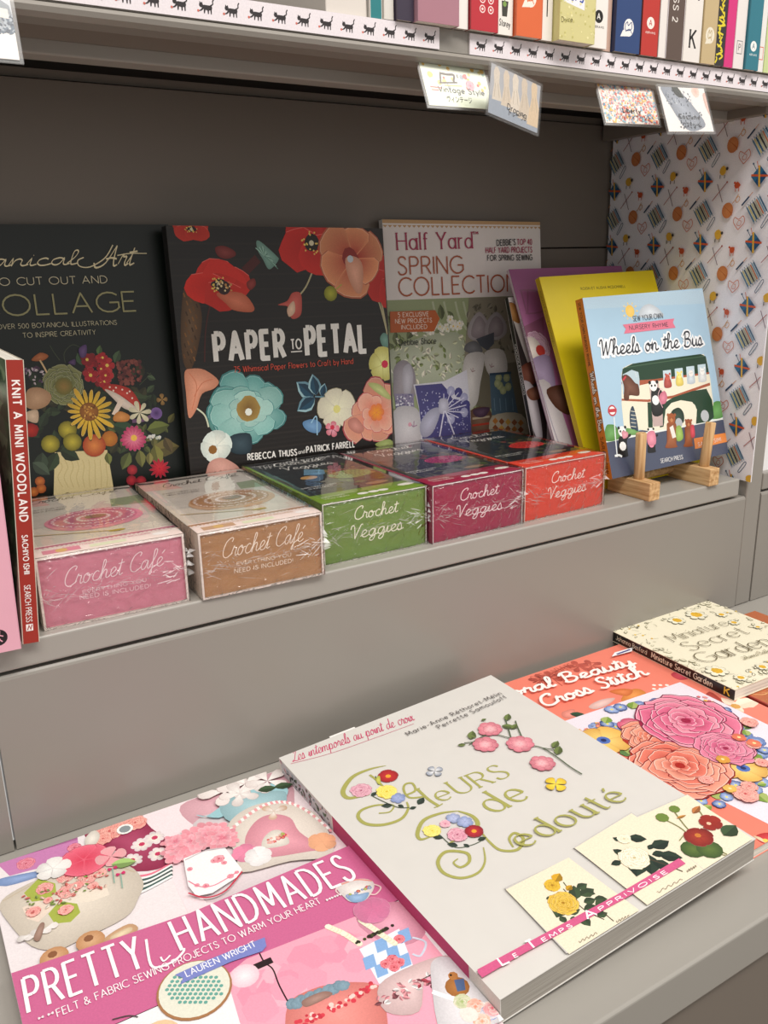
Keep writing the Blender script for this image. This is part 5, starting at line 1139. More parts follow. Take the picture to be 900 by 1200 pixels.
 d.disc(87.5,103.4,1.15,'68a89c',n=6)
 d.disc(89.9,101.9,1.15,'68a89c',n=6)
 d.disc(92.3,100.5,1.15,'68a89c',n=6)
 d.disc(94.6,99.0,1.15,'68a89c',n=6)
 d.disc(71.3,110.3,1.15,'68a89c',n=6)
 d.disc(73.7,108.8,1.15,'68a89c',n=6)
 d.disc(76.0,107.4,1.15,'68a89c',n=6)
 d.disc(78.4,105.9,1.15,'68a89c',n=6)
 d.disc(80.7,104.4,1.15,'68a89c',n=6)
 d.disc(83.1,103.0,1.15,'68a89c',n=6)
 d.disc(85.4,101.5,1.14,'68a89c',n=6)
 d.disc(87.8,100.0,1.14,'68a89c',n=6)
 d.disc(90.1,98.6,1.14,'68a89c',n=6)
 d.disc(92.5,97.1,1.14,'68a89c',n=6)
 d.disc(94.8,95.6,1.14,'68a89c',n=6)
 d.disc(69.3,108.4,1.14,'68a89c',n=6)
 d.disc(71.6,106.9,1.14,'68a89c',n=6)
 d.disc(74.0,105.4,1.14,'68a89c',n=6)
 d.disc(76.3,104.0,1.14,'68a89c',n=6)
 d.disc(78.7,102.5,1.14,'68a89c',n=6)
 d.disc(81.0,101.1,1.14,'68a89c',n=6)
 d.disc(83.4,99.6,1.14,'68a89c',n=6)
 d.disc(85.7,98.1,1.13,'68a89c',n=6)
 d.disc(88.0,96.7,1.13,'68a89c',n=6)
 d.disc(90.4,95.2,1.13,'68a89c',n=6)
 d.disc(92.7,93.8,1.13,'68a89c',n=6)
 d.disc(69.6,105.0,1.13,'68a89c',n=6)
 d.disc(72.0,103.5,1.13,'68a89c',n=6)
 d.disc(74.3,102.1,1.13,'68a89c',n=6)
 d.disc(76.6,100.6,1.13,'68a89c',n=6)
 d.disc(79.0,99.2,1.13,'68a89c',n=6)
 d.disc(81.3,97.7,1.13,'68a89c',n=6)
 d.disc(83.6,96.3,1.13,'68a89c',n=6)
 d.disc(85.9,94.8,1.13,'68a89c',n=6)
 d.disc(88.3,93.4,1.12,'68a89c',n=6)
 d.disc(90.6,91.9,1.12,'68a89c',n=6)
 d.disc(92.9,90.5,1.12,'68a89c',n=6)
 d.disc(70.0,101.6,1.12,'68a89c',n=6)
 d.disc(72.3,100.2,1.12,'68a89c',n=6)
 d.disc(74.6,98.7,1.12,'68a89c',n=6)
 d.disc(76.9,97.3,1.12,'68a89c',n=6)
 d.disc(79.2,95.9,1.12,'68a89c',n=6)
 d.disc(81.6,94.4,1.12,'68a89c',n=6)
 d.disc(83.9,93.0,1.12,'68a89c',n=6)
 d.disc(86.2,91.5,1.12,'68a89c',n=6)
 d.disc(88.5,90.1,1.12,'68a89c',n=6)
 d.disc(72.6,96.9,1.11,'68a89c',n=6)
 d.disc(74.9,95.5,1.11,'68a89c',n=6)
 d.disc(77.2,94.0,1.11,'68a89c',n=6)
 d.disc(79.5,92.6,1.11,'68a89c',n=6)
 d.disc(81.8,91.2,1.11,'68a89c',n=6)
 d.disc(84.1,89.7,1.11,'68a89c',n=6)
 d.disc(57.7,81.5,10.34,'e8c8a0',n=18)
 d.stroke([(39.7, 104.9), (47.3, 102.9), (51.4, 99.5)],0.72,'4c4444',smooth=True)
def art_handmades_title(d):
 d.text('PRETTY',3.9,132.2,63.8,130.3,24.87,'fbf6f8','sans',w=0.085,track=3)
 d.text('HANDMADES',84.7,130.6,196.5,129.5,24.97,'fbf6f8','sans',w=0.085,track=3)
 d.stroke([(69.8, 149.4), (66.8, 129.5), (71.8, 125.3), (79.2, 125.7), (84.8, 128.9), (86.1, 131.4)],1.48,'fbf6f8',smooth=True)
 d.stroke([(73.0, 132.2), (73.7, 128.3), (78.0, 130.5)],1.02,'fbf6f8',smooth=True)
 d.text('FELT & FABRIC SEWING PROJECTS TO WARM YOUR HEART',16.2,121.3,167.7,121.4,5.20,'fbf0f4','sans',w=0.1)
 d.petals(172.7,122.0,1.6,2,'fbf0f4','fbf0f4',wd=0.6)
 d.petals(176.2,122.0,1.61,2,'fbf0f4','fbf0f4',wd=0.6)
 d.petals(179.7,121.9,1.62,2,'fbf0f4','fbf0f4',wd=0.6)
 d.petals(8.7,125.3,1.44,2,'fbf0f4','fbf0f4',wd=0.6)
 d.petals(13.4,125.1,1.45,2,'fbf0f4','fbf0f4',wd=0.6)
 d.poly([(75.9, 115.5), (93.5, 116.0), (127.9, 114.5), (126.2, 107.9), (122.7, 105.7), (105.4, 107.9), (76.2, 107.8), (79.0, 111.0)],'7c86c8')
 d.text('LAUREN WRIGHT',81.1,110.7,121.4,110.9,4.49,'f4f4fa','sans',w=0.12)
def art_linen_embroidery(d):
 d.text('Les intemporels au point de croix',6.1,250.2,110.9,242.5,13.91,'c44a6c','scr',w=0.07,slant=0.3,nib=(0.9, 0.5))
 d.stroke([(3.8, 249.3), (33.8, 243.0), (70.0, 240.3), (107.3, 238.4)],0.44,'c44a6c',smooth=True)
 d.stroke([(59.9, 204.2), (47.8, 207.7), (33.1, 207.2), (19.6, 197.5), (18.1, 188.3), (26.7, 184.2), (32.3, 182.0)],3.53,'a6a458',smooth=True,taper=0.9)
 d.stroke([(44.2, 201.8), (44.9, 194.9), (44.6, 184.8), (42.0, 176.8)],1.86,'a6a458',smooth=True)
 d.stroke([(39.3, 163.3), (29.5, 169.7), (18.9, 170.9), (13.5, 165.6), (14.8, 156.4), (23.6, 149.2), (35.9, 147.3), (45.4, 153.1), (48.8, 160.0)],2.69,'a6a458',smooth=True,taper=0.6)
 d.stroke([(27.0, 161.2), (33.7, 158.0), (39.3, 161.4), (38.0, 164.9)],1.2,'a6a458',smooth=True)
 d.stroke([(53.1, 166.5), (60.5, 166.9), (63.4, 174.8), (58.8, 177.0), (54.1, 171.7), (53.0, 162.7), (61.4, 157.6)],1.75,'a6a458',smooth=True)
 d.stroke([(61.6, 167.7), (62.5, 165.5), (62.3, 153.8), (63.9, 143.5)],2.28,'a6a458',smooth=True)
 d.stroke([(59.1, 165.6), (61.9, 167.5), (64.5, 167.1)],1.01,'a6a458',smooth=True)
 d.stroke([(60.4, 143.8), (63.2, 143.2), (67.5, 143.8)],0.96,'a6a458',smooth=True)
 d.text('eURS',67.9,145.8,124.9,139.9,17.01,'a6a458','sans',w=0.11,serif=1,nib=(0.2, 0.35),slant=-0.1,track=2)
 d.text('de',89.9,114.6,120.4,113.6,22.48,'a6a458','sans',w=0.11,serif=0.8,nib=(0.2, 0.35),slant=-0.2,track=2)
 d.stroke([(71.2, 131.3), (60.6, 136.2), (47.3, 137.1), (36.8, 129.0), (35.2, 122.7), (43.0, 121.1)],2.85,'a6a458',smooth=True,taper=0.8)
 d.stroke([(71.2, 131.3), (75.7, 121.5), (73.4, 112.5), (63.9, 109.1), (47.9, 109.1)],3.09,'a6a458',smooth=True,taper=0.7)
 d.stroke([(62.9, 93.2), (55.7, 82.6), (46.1, 77.4), (35.2, 80.0), (29.4, 89.6), (32.3, 99.7), (41.8, 103.8), (51.1, 95.4), (47.9, 88.3), (40.7, 87.4), (39.4, 93.0), (43.8, 94.4)],2.38,'a6a458',smooth=True,taper=0.7)
 d.stroke([(70.5, 104.3), (69.1, 95.2), (69.9, 84.9), (78.8, 79.0), (88.2, 84.5), (87.4, 91.9), (81.0, 89.8), (78.0, 82.2)],2.24,'a6a458',smooth=True,taper=0.5)
 d.stroke([(33.1, 179.4), (36.2, 169.4), (40.8, 158.4), (47.0, 153.7)],0.75,'4c5a44',smooth=True)
 d.stroke([(64.0, 124.7), (67.4, 116.9), (68.3, 105.9)],0.7,'4c5a44',smooth=True)
 d.stroke([(47.4, 117.8), (48.5, 103.8), (58.4, 99.1), (68.6, 98.9)],0.67,'4c5a44',smooth=True)
 d.stroke([(46.7, 197.8), (43.1, 188.0)],0.79,'4c5a44',smooth=True)
 d.leaf(32.3,180.0,38.0,181.7,0.32,'34443a')
 d.leaf(39.0,162.7,32.2,166.6,0.32,'34443a')
 d.leaf(42.4,160.9,43.9,156.1,0.32,'34443a')
 d.leaf(46.2,152.5,51.2,151.4,0.32,'34443a')
 d.leaf(53.4,152.8,60.9,156.8,0.32,'34443a')
 d.leaf(50.7,103.8,46.3,109.3,0.32,'34443a')
 d.leaf(55.7,98.5,54.7,103.1,0.32,'34443a')
 d.leaf(64.1,100.5,70.2,99.4,0.32,'34443a')
 d.leaf(43.0,121.1,47.7,114.9,0.32,'34443a')
 d.rose(29.8,189.5,7.39,['a85070', 'd890a4', 'f0c0cc'],rings=4)
 d.petals(53.9,192.0,7.11,5,'c83030','a82028',wd=0.55,edge='781418')
 d.disc(53.9,192.0,2.11,'e8a030',n=7)
 d.rose(43.6,177.5,7.33,['d8b820', 'f0dc50', 'f8ec80'],rings=4)
 d.petals(46.1,166.6,5.46,6,'a8b4dc','8898c8',wd=0.4)
 d.blob(45.7,192.1,[(45.2, 194.7), (49.1, 196.0), (44.4, 187.1), (43.3, 189.9)],'c8c850')
 d.rose(45.5,124.7,5.89,['d8c030', 'f0e060', 'f8ec90'],rings=4)
 d.rose(56.3,111.9,6.48,['a84868', 'e08ca4', 'f4c4d0'],rings=4)
 d.petals(67.0,108.2,6.07,5,'c83038','9c2030',wd=0.55,edge='781418')
 d.disc(67.0,108.2,1.8,'e8a030',n=7)
 d.petals(64.1,126.5,5.13,6,'c0c8e8','98a4cc',wd=0.4)
 d.petals(68.0,119.2,5.53,6,'b8c0e4','8c9cc8',wd=0.4)
 d.rose(56.2,125.2,3.68,['c05878', 'e0a0b4', 'f0c8d0'],rings=4)
 d.petals(83.7,176.3,6.35,4,'f0f0f0','98a0b0',wd=0.4,edge='4c5468')
 d.text('Marie-Anne Réthoret-Mélin',93.9,226.0,190.3,229.6,5.10,'3c3434','sans',w=0.11,track=3)
 d.text('Perrette Samouiloff',118.9,219.3,189.9,222.5,5.08,'3c3434','sans',w=0.11,track=3)
 d.stroke([(123.8, 187.7), (143.6, 189.9), (153.1, 176.9), (159.4, 160.7), (164.4, 151.2), (165.0, 137.2), (164.2, 122.2), (164.7, 110.7)],1.02,'4c5a40',smooth=True)
 d.stroke([(152.2, 171.8), (160.5, 185.9), (167.8, 198.7)],1.02,'4c5a40',smooth=True)
 d.stroke([(161.2, 170.6), (168.8, 185.5), (172.5, 191.9)],1.03,'4c5a40',smooth=True)
 d.stroke([(133.8, 185.8), (122.1, 191.8)],1.03,'4c5a40',smooth=True)
 d.stroke([(164.4, 151.2), (169.9, 144.3)],1.0,'4c5a40',smooth=True)
 d.petals(133.4,180.4,9.49,8,'f4b0b8','d87888',wd=0.35,edge='b04c60')
 d.petals(133.4,180.4,5.69,6,'f8c4c8','e8909c',wd=0.4,edge='c05c70')
 d.petals(149.3,194.5,9.56,8,'f4b0b8','d87888',wd=0.35,edge='b04c60')
 d.petals(149.3,194.5,5.74,6,'f8c4c8','e8909c',wd=0.4,edge='c05c70')
 d.petals(154.3,165.7,10.12,8,'f4b0b8','d87888',wd=0.35,edge='b04c60')
 d.petals(154.3,165.7,6.07,6,'f8c4c8','e8909c',wd=0.4,edge='c05c70')
 d.petals(151.1,137.2,8.91,8,'f4b0b8','d87888',wd=0.35,edge='b04c60')
 d.petals(151.1,137.2,5.34,6,'f8c4c8','e8909c',wd=0.4,edge='c05c70')
 d.leaf(129.0,192.3,137.1,200.8,0.3,'6c7c44')
 d.leaf(167.2,196.0,174.7,202.8,0.3,'6c7c44')
 d.leaf(159.4,192.8,166.2,184.5,0.3,'6c7c44')
 d.leaf(121.8,189.3,115.9,192.1,0.3,'6c7c44')
 d.leaf(170.4,146.7,179.5,151.0,0.3,'6c7c44')
 d.leaf(162.6,184.3,170.4,187.4,0.3,'6c7c44')
 d.leaf(151.3,208.2,156.1,207.7,0.3,'6c7c44')
 d.leaf(166.9,138.5,175.9,145.3,0.3,'6c7c44')
 d.leaf(133.5,191.8,133.2,197.9,0.3,'6c7c44')
 d.petals(142.0,113.0,7.79,4,'f8e050','e8c030',wd=0.45,edge='8c7020')
 d.text('edouté',83.2,76.6,171.2,72.6,18.32,'a6a458','sans',w=0.11,serif=1,nib=(0.2, 0.35),slant=-0.25,track=1.8)
 d.poly([(50.5, 57.6), (96.8, 53.8), (99.0, -1.9), (100.1, -5.8), (46.4, 1.1)],'c4c0bc')
 d.poly([(50.1, 55.9), (98.3, 54.2), (100.5, -1.8), (47.3, -0.1)],'ece1c8')
 d.poly([(107.0, 59.1), (160.7, 61.9), (160.5, -2.7), (108.2, -2.3)],'c8c4c0')
 d.poly([(107.3, 58.2), (160.0, 60.7), (159.9, -3.6), (107.0, -1.4)],'ece1c8')
 d.poly([(160.0, 57.2), (204.4, 52.4), (199.5, -1.7), (154.8, -2.8)],'c8c4c0')
 d.poly([(159.7, 55.8), (203.8, 52.0), (200.7, -1.8), (155.2, -3.0)],'ece1c8')
 d.stroke([(77.5, 36.8), (75.9, 18.4), (79.7, 6.4)],0.7,'4c4434',smooth=True)
 d.stroke([(81.3, 40.8), (78.5, 29.4), (77.2, 23.9)],0.71,'4c5434',smooth=True)
 d.leaf(64.0,36.6,68.1,35.3,0.38,'30402c','3c5034')
 d.leaf(61.5,22.5,61.1,16.6,0.38,'30402c','3c5034')
 d.leaf(66.3,22.1,74.3,19.6,0.38,'30402c','3c5034')
 d.leaf(78.2,26.3,84.2,35.3,0.38,'30402c','3c5034')
 d.leaf(81.7,27.1,91.9,26.4,0.38,'30402c','3c5034')
 d.leaf(79.5,22.2,86.9,20.1,0.38,'30402c','3c5034')
 d.leaf(75.9,18.4,83.9,15.8,0.38,'30402c','3c5034')
 d.leaf(77.2,14.4,85.2,11.8,0.38,'30402c','3c5034')
 d.leaf(70.7,15.9,70.1,7.3,0.38,'30402c','3c5034')
 d.leaf(70.1,28.9,59.1,22.7,0.38,'30402c','3c5034')
 d.leaf(86.1,20.7,92.4,16.2,0.38,'30402c','3c5034')
 d.leaf(83.9,32.2,91.6,31.7,0.38,'30402c','3c5034')
 d.leaf(78.4,10.4,84.8,8.9,0.38,'30402c','3c5034')
 d.leaf(67.7,18.1,64.2,14.5,0.38,'30402c','3c5034')
 d.leaf(86.7,26.8,89.7,23.0,0.38,'30402c','3c5034')
 d.leaf(90.8,17.3,82.1,14.0,0.38,'30402c','3c5034')
 d.stroke([(83.6, 12.9), (83.0, 7.1), (83.0, 2.5)],0.66,'4c4434',smooth=True)
 d.rose(69.8,28.6,8.53,['a87814', 'd8a828', 'ecc850'])
 d.rose(74.2,42.5,4.91,['a87814', 'dcb02c', 'e8c040'],rings=3)
 d.leaf(77.3,43.8,84.5,47.2,0.45,'d8a424')
 d.leaf(78.2,34.6,83.4,35.9,0.4,'c89820')
 d.leaf(127.3,36.0,124.9,43.4,0.34,'26382c','1c2c24')
 d.leaf(134.8,45.8,132.8,51.1,0.34,'26382c','1c2c24')
 d.leaf(140.5,45.5,148.6,37.6,0.34,'26382c','1c2c24')
 d.leaf(133.9,31.2,118.9,18.8,0.34,'26382c','1c2c24')
 d.leaf(138.9,27.5,127.2,14.5,0.34,'26382c','1c2c24')
 d.leaf(140.5,26.3,148.3,22.5,0.34,'26382c','1c2c24')
 d.leaf(145.2,30.5,158.3,28.5,0.34,'26382c','1c2c24')
 d.leaf(143.8,23.9,153.0,13.6,0.34,'26382c','1c2c24')
 d.leaf(136.0,22.3,141.2,11.3,0.34,'26382c','1c2c24')
 d.leaf(121.3,33.0,114.2,34.6,0.34,'26382c','1c2c24')
 d.leaf(142.4,30.6,147.6,32.5,0.34,'26382c','1c2c24')
 d.stroke([(135.0, 26.7), (140.3, 15.6), (143.8, 5.9)],0.74,'4c3c2c',smooth=True)
 d.rose(129.7,30.5,9.35,['c8b88c', 'ece4c8', 'f8f4e4'])
 d.rose(137.3,45.9,4.38,['d0c49c', 'f0e8cc', 'f4f0dc'],rings=3)
 d.stroke([(170.9, 47.5), (173.4, 33.3), (171.7, 18.7), (175.0, 8.7), (177.3, -4.2), (180.5, -10.1)],0.68,'7c8048',smooth=True)
 d.stroke([(183.5, 46.7), (176.8, 30.8), (173.4, 17.5)],0.69,'7c8048',smooth=True)
 d.stroke([(198.2, 40.2), (193.4, 30.9), (189.7, 25.4)],0.69,'7c8048',smooth=True)
 d.stroke([(163.4, 24.8), (171.7, 26.5), (174.2, 20.8)],0.64,'7c8048',smooth=True)
 d.stroke([(173.4, 17.5), (173.3, 2.4), (183.0, -4.7)],0.63,'7c8048',smooth=True)
 d.disc(163.9,14.9,7.46,'5c7434',n=12,c1='3c5428')
 d.disc(171.8,9.1,7.94,'5c7434',n=12,c1='3c5428')
 d.disc(172.1,45.8,4.32,'6c8438',n=9)
 d.disc(185.0,46.9,3.58,'6c8438',n=9)
 d.leaf(188.9,12.0,202.8,13.7,0.4,'3c5434')
 d.petals(175.6,19.8,8.69,5,'a83828','84201c',wd=0.55)
 d.disc(176.2,21.3,2.05,'c87830',n=7)
 d.petals(192.5,25.0,7.41,5,'98281c','9c2c24',wd=0.5)
 d.disc(190.7,24.6,1.58,'e8c0a0',n=6)
 d.leaf(190.9,37.0,200.5,39.3,0.25,'c07840')
 d.leaf(178.6,39.8,186.1,38.4,0.15,'c88c40')
 d.stroke([(57.2, 3.2), (57.4, 2.0), (60.0, 3.0), (60.3, 1.7), (62.8, 2.8), (63.2, 1.4), (65.8, 2.5), (66.1, 1.2), (68.7, 2.3), (68.9, 1.0)],0.27,'6c5c48',smooth=True)
 d.stroke([(84.1, 1.7), (83.8, 0.4), (86.2, 1.4), (85.9, 0.2), (88.3, 1.2), (88.0, -0.1), (90.4, 0.9), (90.1, -0.4), (92.5, 0.6), (92.2, -0.7)],0.28,'6c5c48',smooth=True)
 d.stroke([(119.2, 3.7), (119.9, 2.3), (123.7, 3.4), (124.5, 2.0), (128.1, 3.2), (129.0, 1.7), (132.7, 2.8), (133.4, 1.5), (137.3, 2.5), (138.0, 1.1)],0.3,'6c5c48',smooth=True)
 d.stroke([(146.4, 5.1), (145.7, 3.8), (148.2, 5.1), (147.5, 3.7), (149.9, 5.0), (149.4, 3.6), (151.9, 4.9), (151.2, 3.6), (153.7, 4.9), (152.9, 3.5)],0.31,'6c5c48',smooth=True)
 d.poly([(1.1, 19.9), (99.8, 15.1), (150.7, 14.5), (150.2, 9.2), (97.9, 10.4), (23.6, 14.1), (-2.3, 14.4)],'d05a88')
 d.text('L',13.5,14.4,18.0,13.9,5.19,'fbf6f8','sans',w=0.2,track=1)
 d.text('E',22.0,14.4,24.1,14.1,2.54,'fbf6f8','sans',w=0.2,track=1)
 d.text('T',32.9,13.8,36.6,13.5,5.61,'fbf6f8','sans',w=0.2,track=1)
 d.text('EMPS',41.6,13.6,61.6,12.3,2.44,'fbf6f8','sans',w=0.2,track=3.2)
 d.text('A',72.2,11.4,78.6,10.9,5.22,'fbf6f8','sans',w=0.2,track=1)
 d.text('PPRIVOISE',82.4,11.7,135.5,10.1,2.47,'fbf6f8','sans',w=0.2,track=3.2)
def art_stitch_illustration(d):
 d.stroke([(74.5, 251.8), (99.4, 255.8), (127.6, 258.4), (154.9, 247.5)],1.54,'b85040',smooth=True)
 d.stroke([(95.5, 251.4), (92.7, 232.9)],1.18,'b85040',smooth=True)
 d.petals(84.9,251.6,11.69,5,'c86050','b85044',wd=0.25)
 d.petals(95.5,251.4,11.81,5,'c86050','b85044',wd=0.25)
 d.petals(131.2,252.4,12.23,5,'c86050','b85044',wd=0.25)
 d.petals(142.7,246.8,12.26,5,'c86050','b85044',wd=0.25)
 d.blob(132.0,185.0,[(116.4, 184.9), (132.4, 193.2), (144.0, 191.9), (144.3, 182.1), (133.1, 176.9), (120.8, 178.9)],'f0903c')
 d.blob(128.8,195.1,[(119.5, 201.8), (132.1, 199.9), (138.7, 192.2), (126.4, 187.6)],'e87838')
 d.blob(98.4,190.4,[(85.9, 193.0), (102.4, 195.5), (115.2, 190.7), (99.2, 185.4), (86.5, 186.6)],'f4c8c0')
 d.blob(62.8,192.7,[(60.3, 198.1), (72.0, 196.2), (61.8, 185.5), (55.3, 190.9)],'f49080')
 d.leaf(63.8,192.9,73.6,182.2,0.3,'2c5038')
 d.disc(161.4,188.2,1.9,'fbeee4',n=6)
 d.disc(166.1,185.1,1.9,'fbeee4',n=6)
 d.disc(170.9,181.9,1.9,'fbeee4',n=6)
 d.disc(155.9,183.4,1.87,'fbeee4',n=6)
 d.disc(160.6,180.2,1.87,'fbeee4',n=6)
 d.disc(165.3,177.0,1.87,'fbeee4',n=6)
 d.disc(150.4,178.6,1.85,'fbeee4',n=6)
 d.disc(155.1,175.4,1.85,'fbeee4',n=6)
 d.blob(197.8,187.7,[(190.9, 194.4), (209.1, 192.8), (201.8, 180.1), (188.4, 182.2)],'e04858')
 d.blob(176.5,135.2,[(192.2, 153.3), (183.2, 128.2), (162.8, 118.3), (166.7, 139.1)],'c84c40')
 d.leaf(189.3,124.1,191.8,140.8,0.3,'f8e4d0','f0d8c0')
 d.leaf(189.3,124.1,181.5,125.1,0.3,'f8e4d0','f0d8c0')
 d.leaf(189.3,124.1,196.6,128.9,0.3,'f8e4d0','f0d8c0')
 d.leaf(189.3,124.1,186.2,113.7,0.3,'f8e4d0','f0d8c0')
 d.leaf(189.3,124.1,201.3,117.3,0.3,'f8e4d0','f0d8c0')
 d.leaf(189.3,124.1,216.8,121.0,0.3,'f8e4d0','f0d8c0')
 d.disc(189.3,124.1,4.21,'d8a050',n=8)
 d.poly([(185.1, 179.1), (50.3, 186.3), (72.7, 11.1), (139.6, 11.0), (185.6, 39.8)],'ece4ee')
 d.blob(59.0,0.9,[(54.5, 7.7), (64.5, 5.4), (65.5, -2.3), (58.4, -7.2), (52.2, 0.9)],'d83038')
 d.blob(54.5,3.7,[(53.3, 8.5), (56.0, 5.3), (55.3, -1.1), (53.2, 1.6)],'f4d8b0')
 d.disc(56.1,1.1,2.02,'f4d060',n=8)
 d.petals(75.5,162.2,7.33,5,'c0d0f0','3c5ca0',wd=0.5,edge='2c4c90')
 d.disc(75.5,162.2,1.66,'f0e060',n=5)
 d.petals(67.8,164.6,7.3,5,'c0d0f0','7c98d0',wd=0.5,edge='2c4c90')
 d.disc(67.8,164.6,1.66,'f0e060',n=5)
 d.petals(79.8,156.6,7.29,5,'c0d0f0','7c98d0',wd=0.5,edge='2c4c90')
 d.disc(79.8,156.6,1.66,'f0e060',n=5)
 d.petals(67.5,151.2,7.12,5,'c0d0f0','5878b8',wd=0.5,edge='2c4c90')
 d.disc(67.5,151.2,1.62,'f0e060',n=5)
 d.petals(119.9,158.5,7.62,5,'c0d0f0','7c98d0',wd=0.5,edge='2c4c90')
 d.disc(119.9,158.5,1.73,'f0e060',n=5)
 d.petals(100.1,137.7,7.2,5,'c0d0f0','3c5ca0',wd=0.5,edge='2c4c90')
 d.disc(100.1,137.7,1.64,'f0e060',n=5)
 d.petals(94.2,141.6,7.21,5,'c0d0f0','3c5ca0',wd=0.5,edge='2c4c90')
 d.disc(94.2,141.6,1.64,'f0e060',n=5)
 d.petals(151.3,98.3,7.1,5,'c0d0f0','7c98d0',wd=0.5,edge='2c4c90')
 d.disc(151.3,98.3,1.61,'f0e060',n=5)
 d.petals(155.3,90.3,7.03,5,'c0d0f0','5878b8',wd=0.5,edge='2c4c90')
 d.disc(155.3,90.3,1.6,'f0e060',n=5)
 d.petals(155.5,79.8,6.9,5,'c0d0f0','5878b8',wd=0.5,edge='2c4c90')
 d.disc(155.5,79.8,1.57,'f0e060',n=5)
 d.petals(140.0,95.2,6.97,5,'c0d0f0','7c98d0',wd=0.5,edge='2c4c90')
 d.disc(140.0,95.2,1.58,'f0e060',n=5)
 d.petals(144.7,66.8,6.65,5,'c0d0f0','5878b8',wd=0.5,edge='2c4c90')
 d.disc(144.7,66.8,1.51,'f0e060',n=5)
 d.petals(132.3,60.5,6.48,5,'c0d0f0','3c5ca0',wd=0.5,edge='2c4c90')
 d.disc(132.3,60.5,1.47,'f0e060',n=5)
 d.petals(87.6,45.2,5.97,5,'c0d0f0','3c5ca0',wd=0.5,edge='2c4c90')
 d.disc(87.6,45.2,1.36,'f0e060',n=5)
 d.petals(91.5,38.4,5.92,5,'c0d0f0','7c98d0',wd=0.5,edge='2c4c90')
 d.disc(91.5,38.4,1.34,'f0e060',n=5)
 d.petals(91.9,50.9,6.07,5,'c0d0f0','3c5ca0',wd=0.5,edge='2c4c90')
 d.disc(91.9,50.9,1.38,'f0e060',n=5)
 d.petals(110.9,42.8,6.11,5,'c0d0f0','7c98d0',wd=0.5,edge='2c4c90')
 d.disc(110.9,42.8,1.39,'f0e060',n=5)
 d.petals(61.4,62.4,5.98,5,'c0d0f0','3c5ca0',wd=0.5,edge='2c4c90')
 d.disc(61.4,62.4,1.36,'f0e060',n=5)
 d.petals(62.0,57.8,5.93,5,'c0d0f0','3c5ca0',wd=0.5,edge='2c4c90')
 d.disc(62.0,57.8,1.35,'f0e060',n=5)
 d.petals(63.2,156.7,7.16,5,'c0d0f0','7c98d0',wd=0.5,edge='2c4c90')
 d.disc(63.2,156.7,1.63,'f0e060',n=5)
 d.petals(123.3,168.1,7.78,5,'c0d0f0','5878b8',wd=0.5,edge='2c4c90')
 d.disc(123.3,168.1,1.77,'f0e060',n=5)
 d.petals(133.7,161.2,7.77,5,'c0d0f0','3c5ca0',wd=0.5,edge='2c4c90')
 d.disc(133.7,161.2,1.77,'f0e060',n=5)
 d.leaf(135.7,159.8,136.4,168.4,0.42,'5c8048','a8b868')
 d.leaf(150.1,156.3,162.5,154.1,0.42,'a8b868','5c8048')
 d.leaf(57.2,119.7,71.0,120.5,0.42,'a8b868','5c8048')
 d.leaf(116.1,155.1,104.3,157.2,0.42,'a8b868','7c9c40')
 d.leaf(107.6,111.5,113.7,102.3,0.42,'a8b868','7c9c40')
 d.leaf(137.2,71.8,134.1,59.3,0.42,'7c9c40','a8b868')
 d.leaf(67.2,54.4,74.7,45.3,0.42,'a8b868','a8b868')
 d.leaf(163.0,96.0,172.8,100.4,0.42,'a8b868','5c8048')
 d.leaf(107.2,144.0,110.4,153.1,0.42,'5c8048','7c9c40')
 d.leaf(54.1,157.4,51.4,164.5,0.42,'7c9c40','7c9c40')
 d.leaf(158.9,109.6,159.1,98.6,0.42,'a8b868','5c8048')
 d.leaf(96.3,39.5,92.8,25.3,0.42,'a8b868','7c9c40')
 d.leaf(148.2,151.5,162.4,160.4,0.42,'5c8048','7c9c40')
 d.leaf(59.3,130.7,57.5,117.1,0.42,'a8b868','5c8048')
 d.leaf(166.8,127.2,170.8,118.7,0.42,'7c9c40','a8b868')
 d.scatter(46,121.9,157.1,183.3,134.1,1.6,['e87c6c','f0b060','d85070','7c98d0','f4a0a8'],'flower')
 d.scatter(26,44.0,153.6,76.6,169.9,1.7,['e87c6c','f0b060','7c98d0','f49080'],'flower')
 d.leaf(133.4,55.1,138.9,51.5,0.42,'7c9c40','a8b868')
 d.leaf(111.1,39.7,104.8,42.4,0.42,'7c9c40','a8b868')
 d.petals(98.7,38.9,4.62,5,'c0d0f0','7c98d0',wd=0.5,edge='2c4c90')
 d.disc(98.7,38.9,1.09,'f0e060',n=5)
 d.petals(90.2,41.9,4.6,5,'c0d0f0','3c5ca0',wd=0.5,edge='2c4c90')
 d.disc(90.2,41.9,1.08,'f0e060',n=5)
 d.leaf(83.4,45.4,90.5,43.6,0.42,'7c9c40','a8b868')
 d.petals(73.9,45.0,4.53,5,'c0d0f0','7c98d0',wd=0.5,edge='2c4c90')
 d.disc(73.9,45.0,1.07,'f0e060',n=5)
 d.petals(62.9,42.5,4.45,5,'c0d0f0','3c5ca0',wd=0.5,edge='2c4c90')
 d.disc(62.9,42.5,1.05,'f0e060',n=5)
 d.leaf(56.5,44.2,49.2,45.1,0.42,'7c9c40','a8b868')
 d.petals(55.2,51.7,4.49,5,'c0d0f0','7c98d0',wd=0.5,edge='2c4c90')
 d.disc(55.2,51.7,1.06,'f0e060',n=5)
 d.petals(52.2,59.7,4.55,5,'c0d0f0','3c5ca0',wd=0.5,edge='2c4c90')
 d.disc(52.2,59.7,1.07,'f0e060',n=5)
 d.leaf(43.3,63.1,51.2,63.2,0.42,'7c9c40','a8b868')
 d.petals(34.1,65.1,4.5,5,'c0d0f0','7c98d0',wd=0.5,edge='2c4c90')
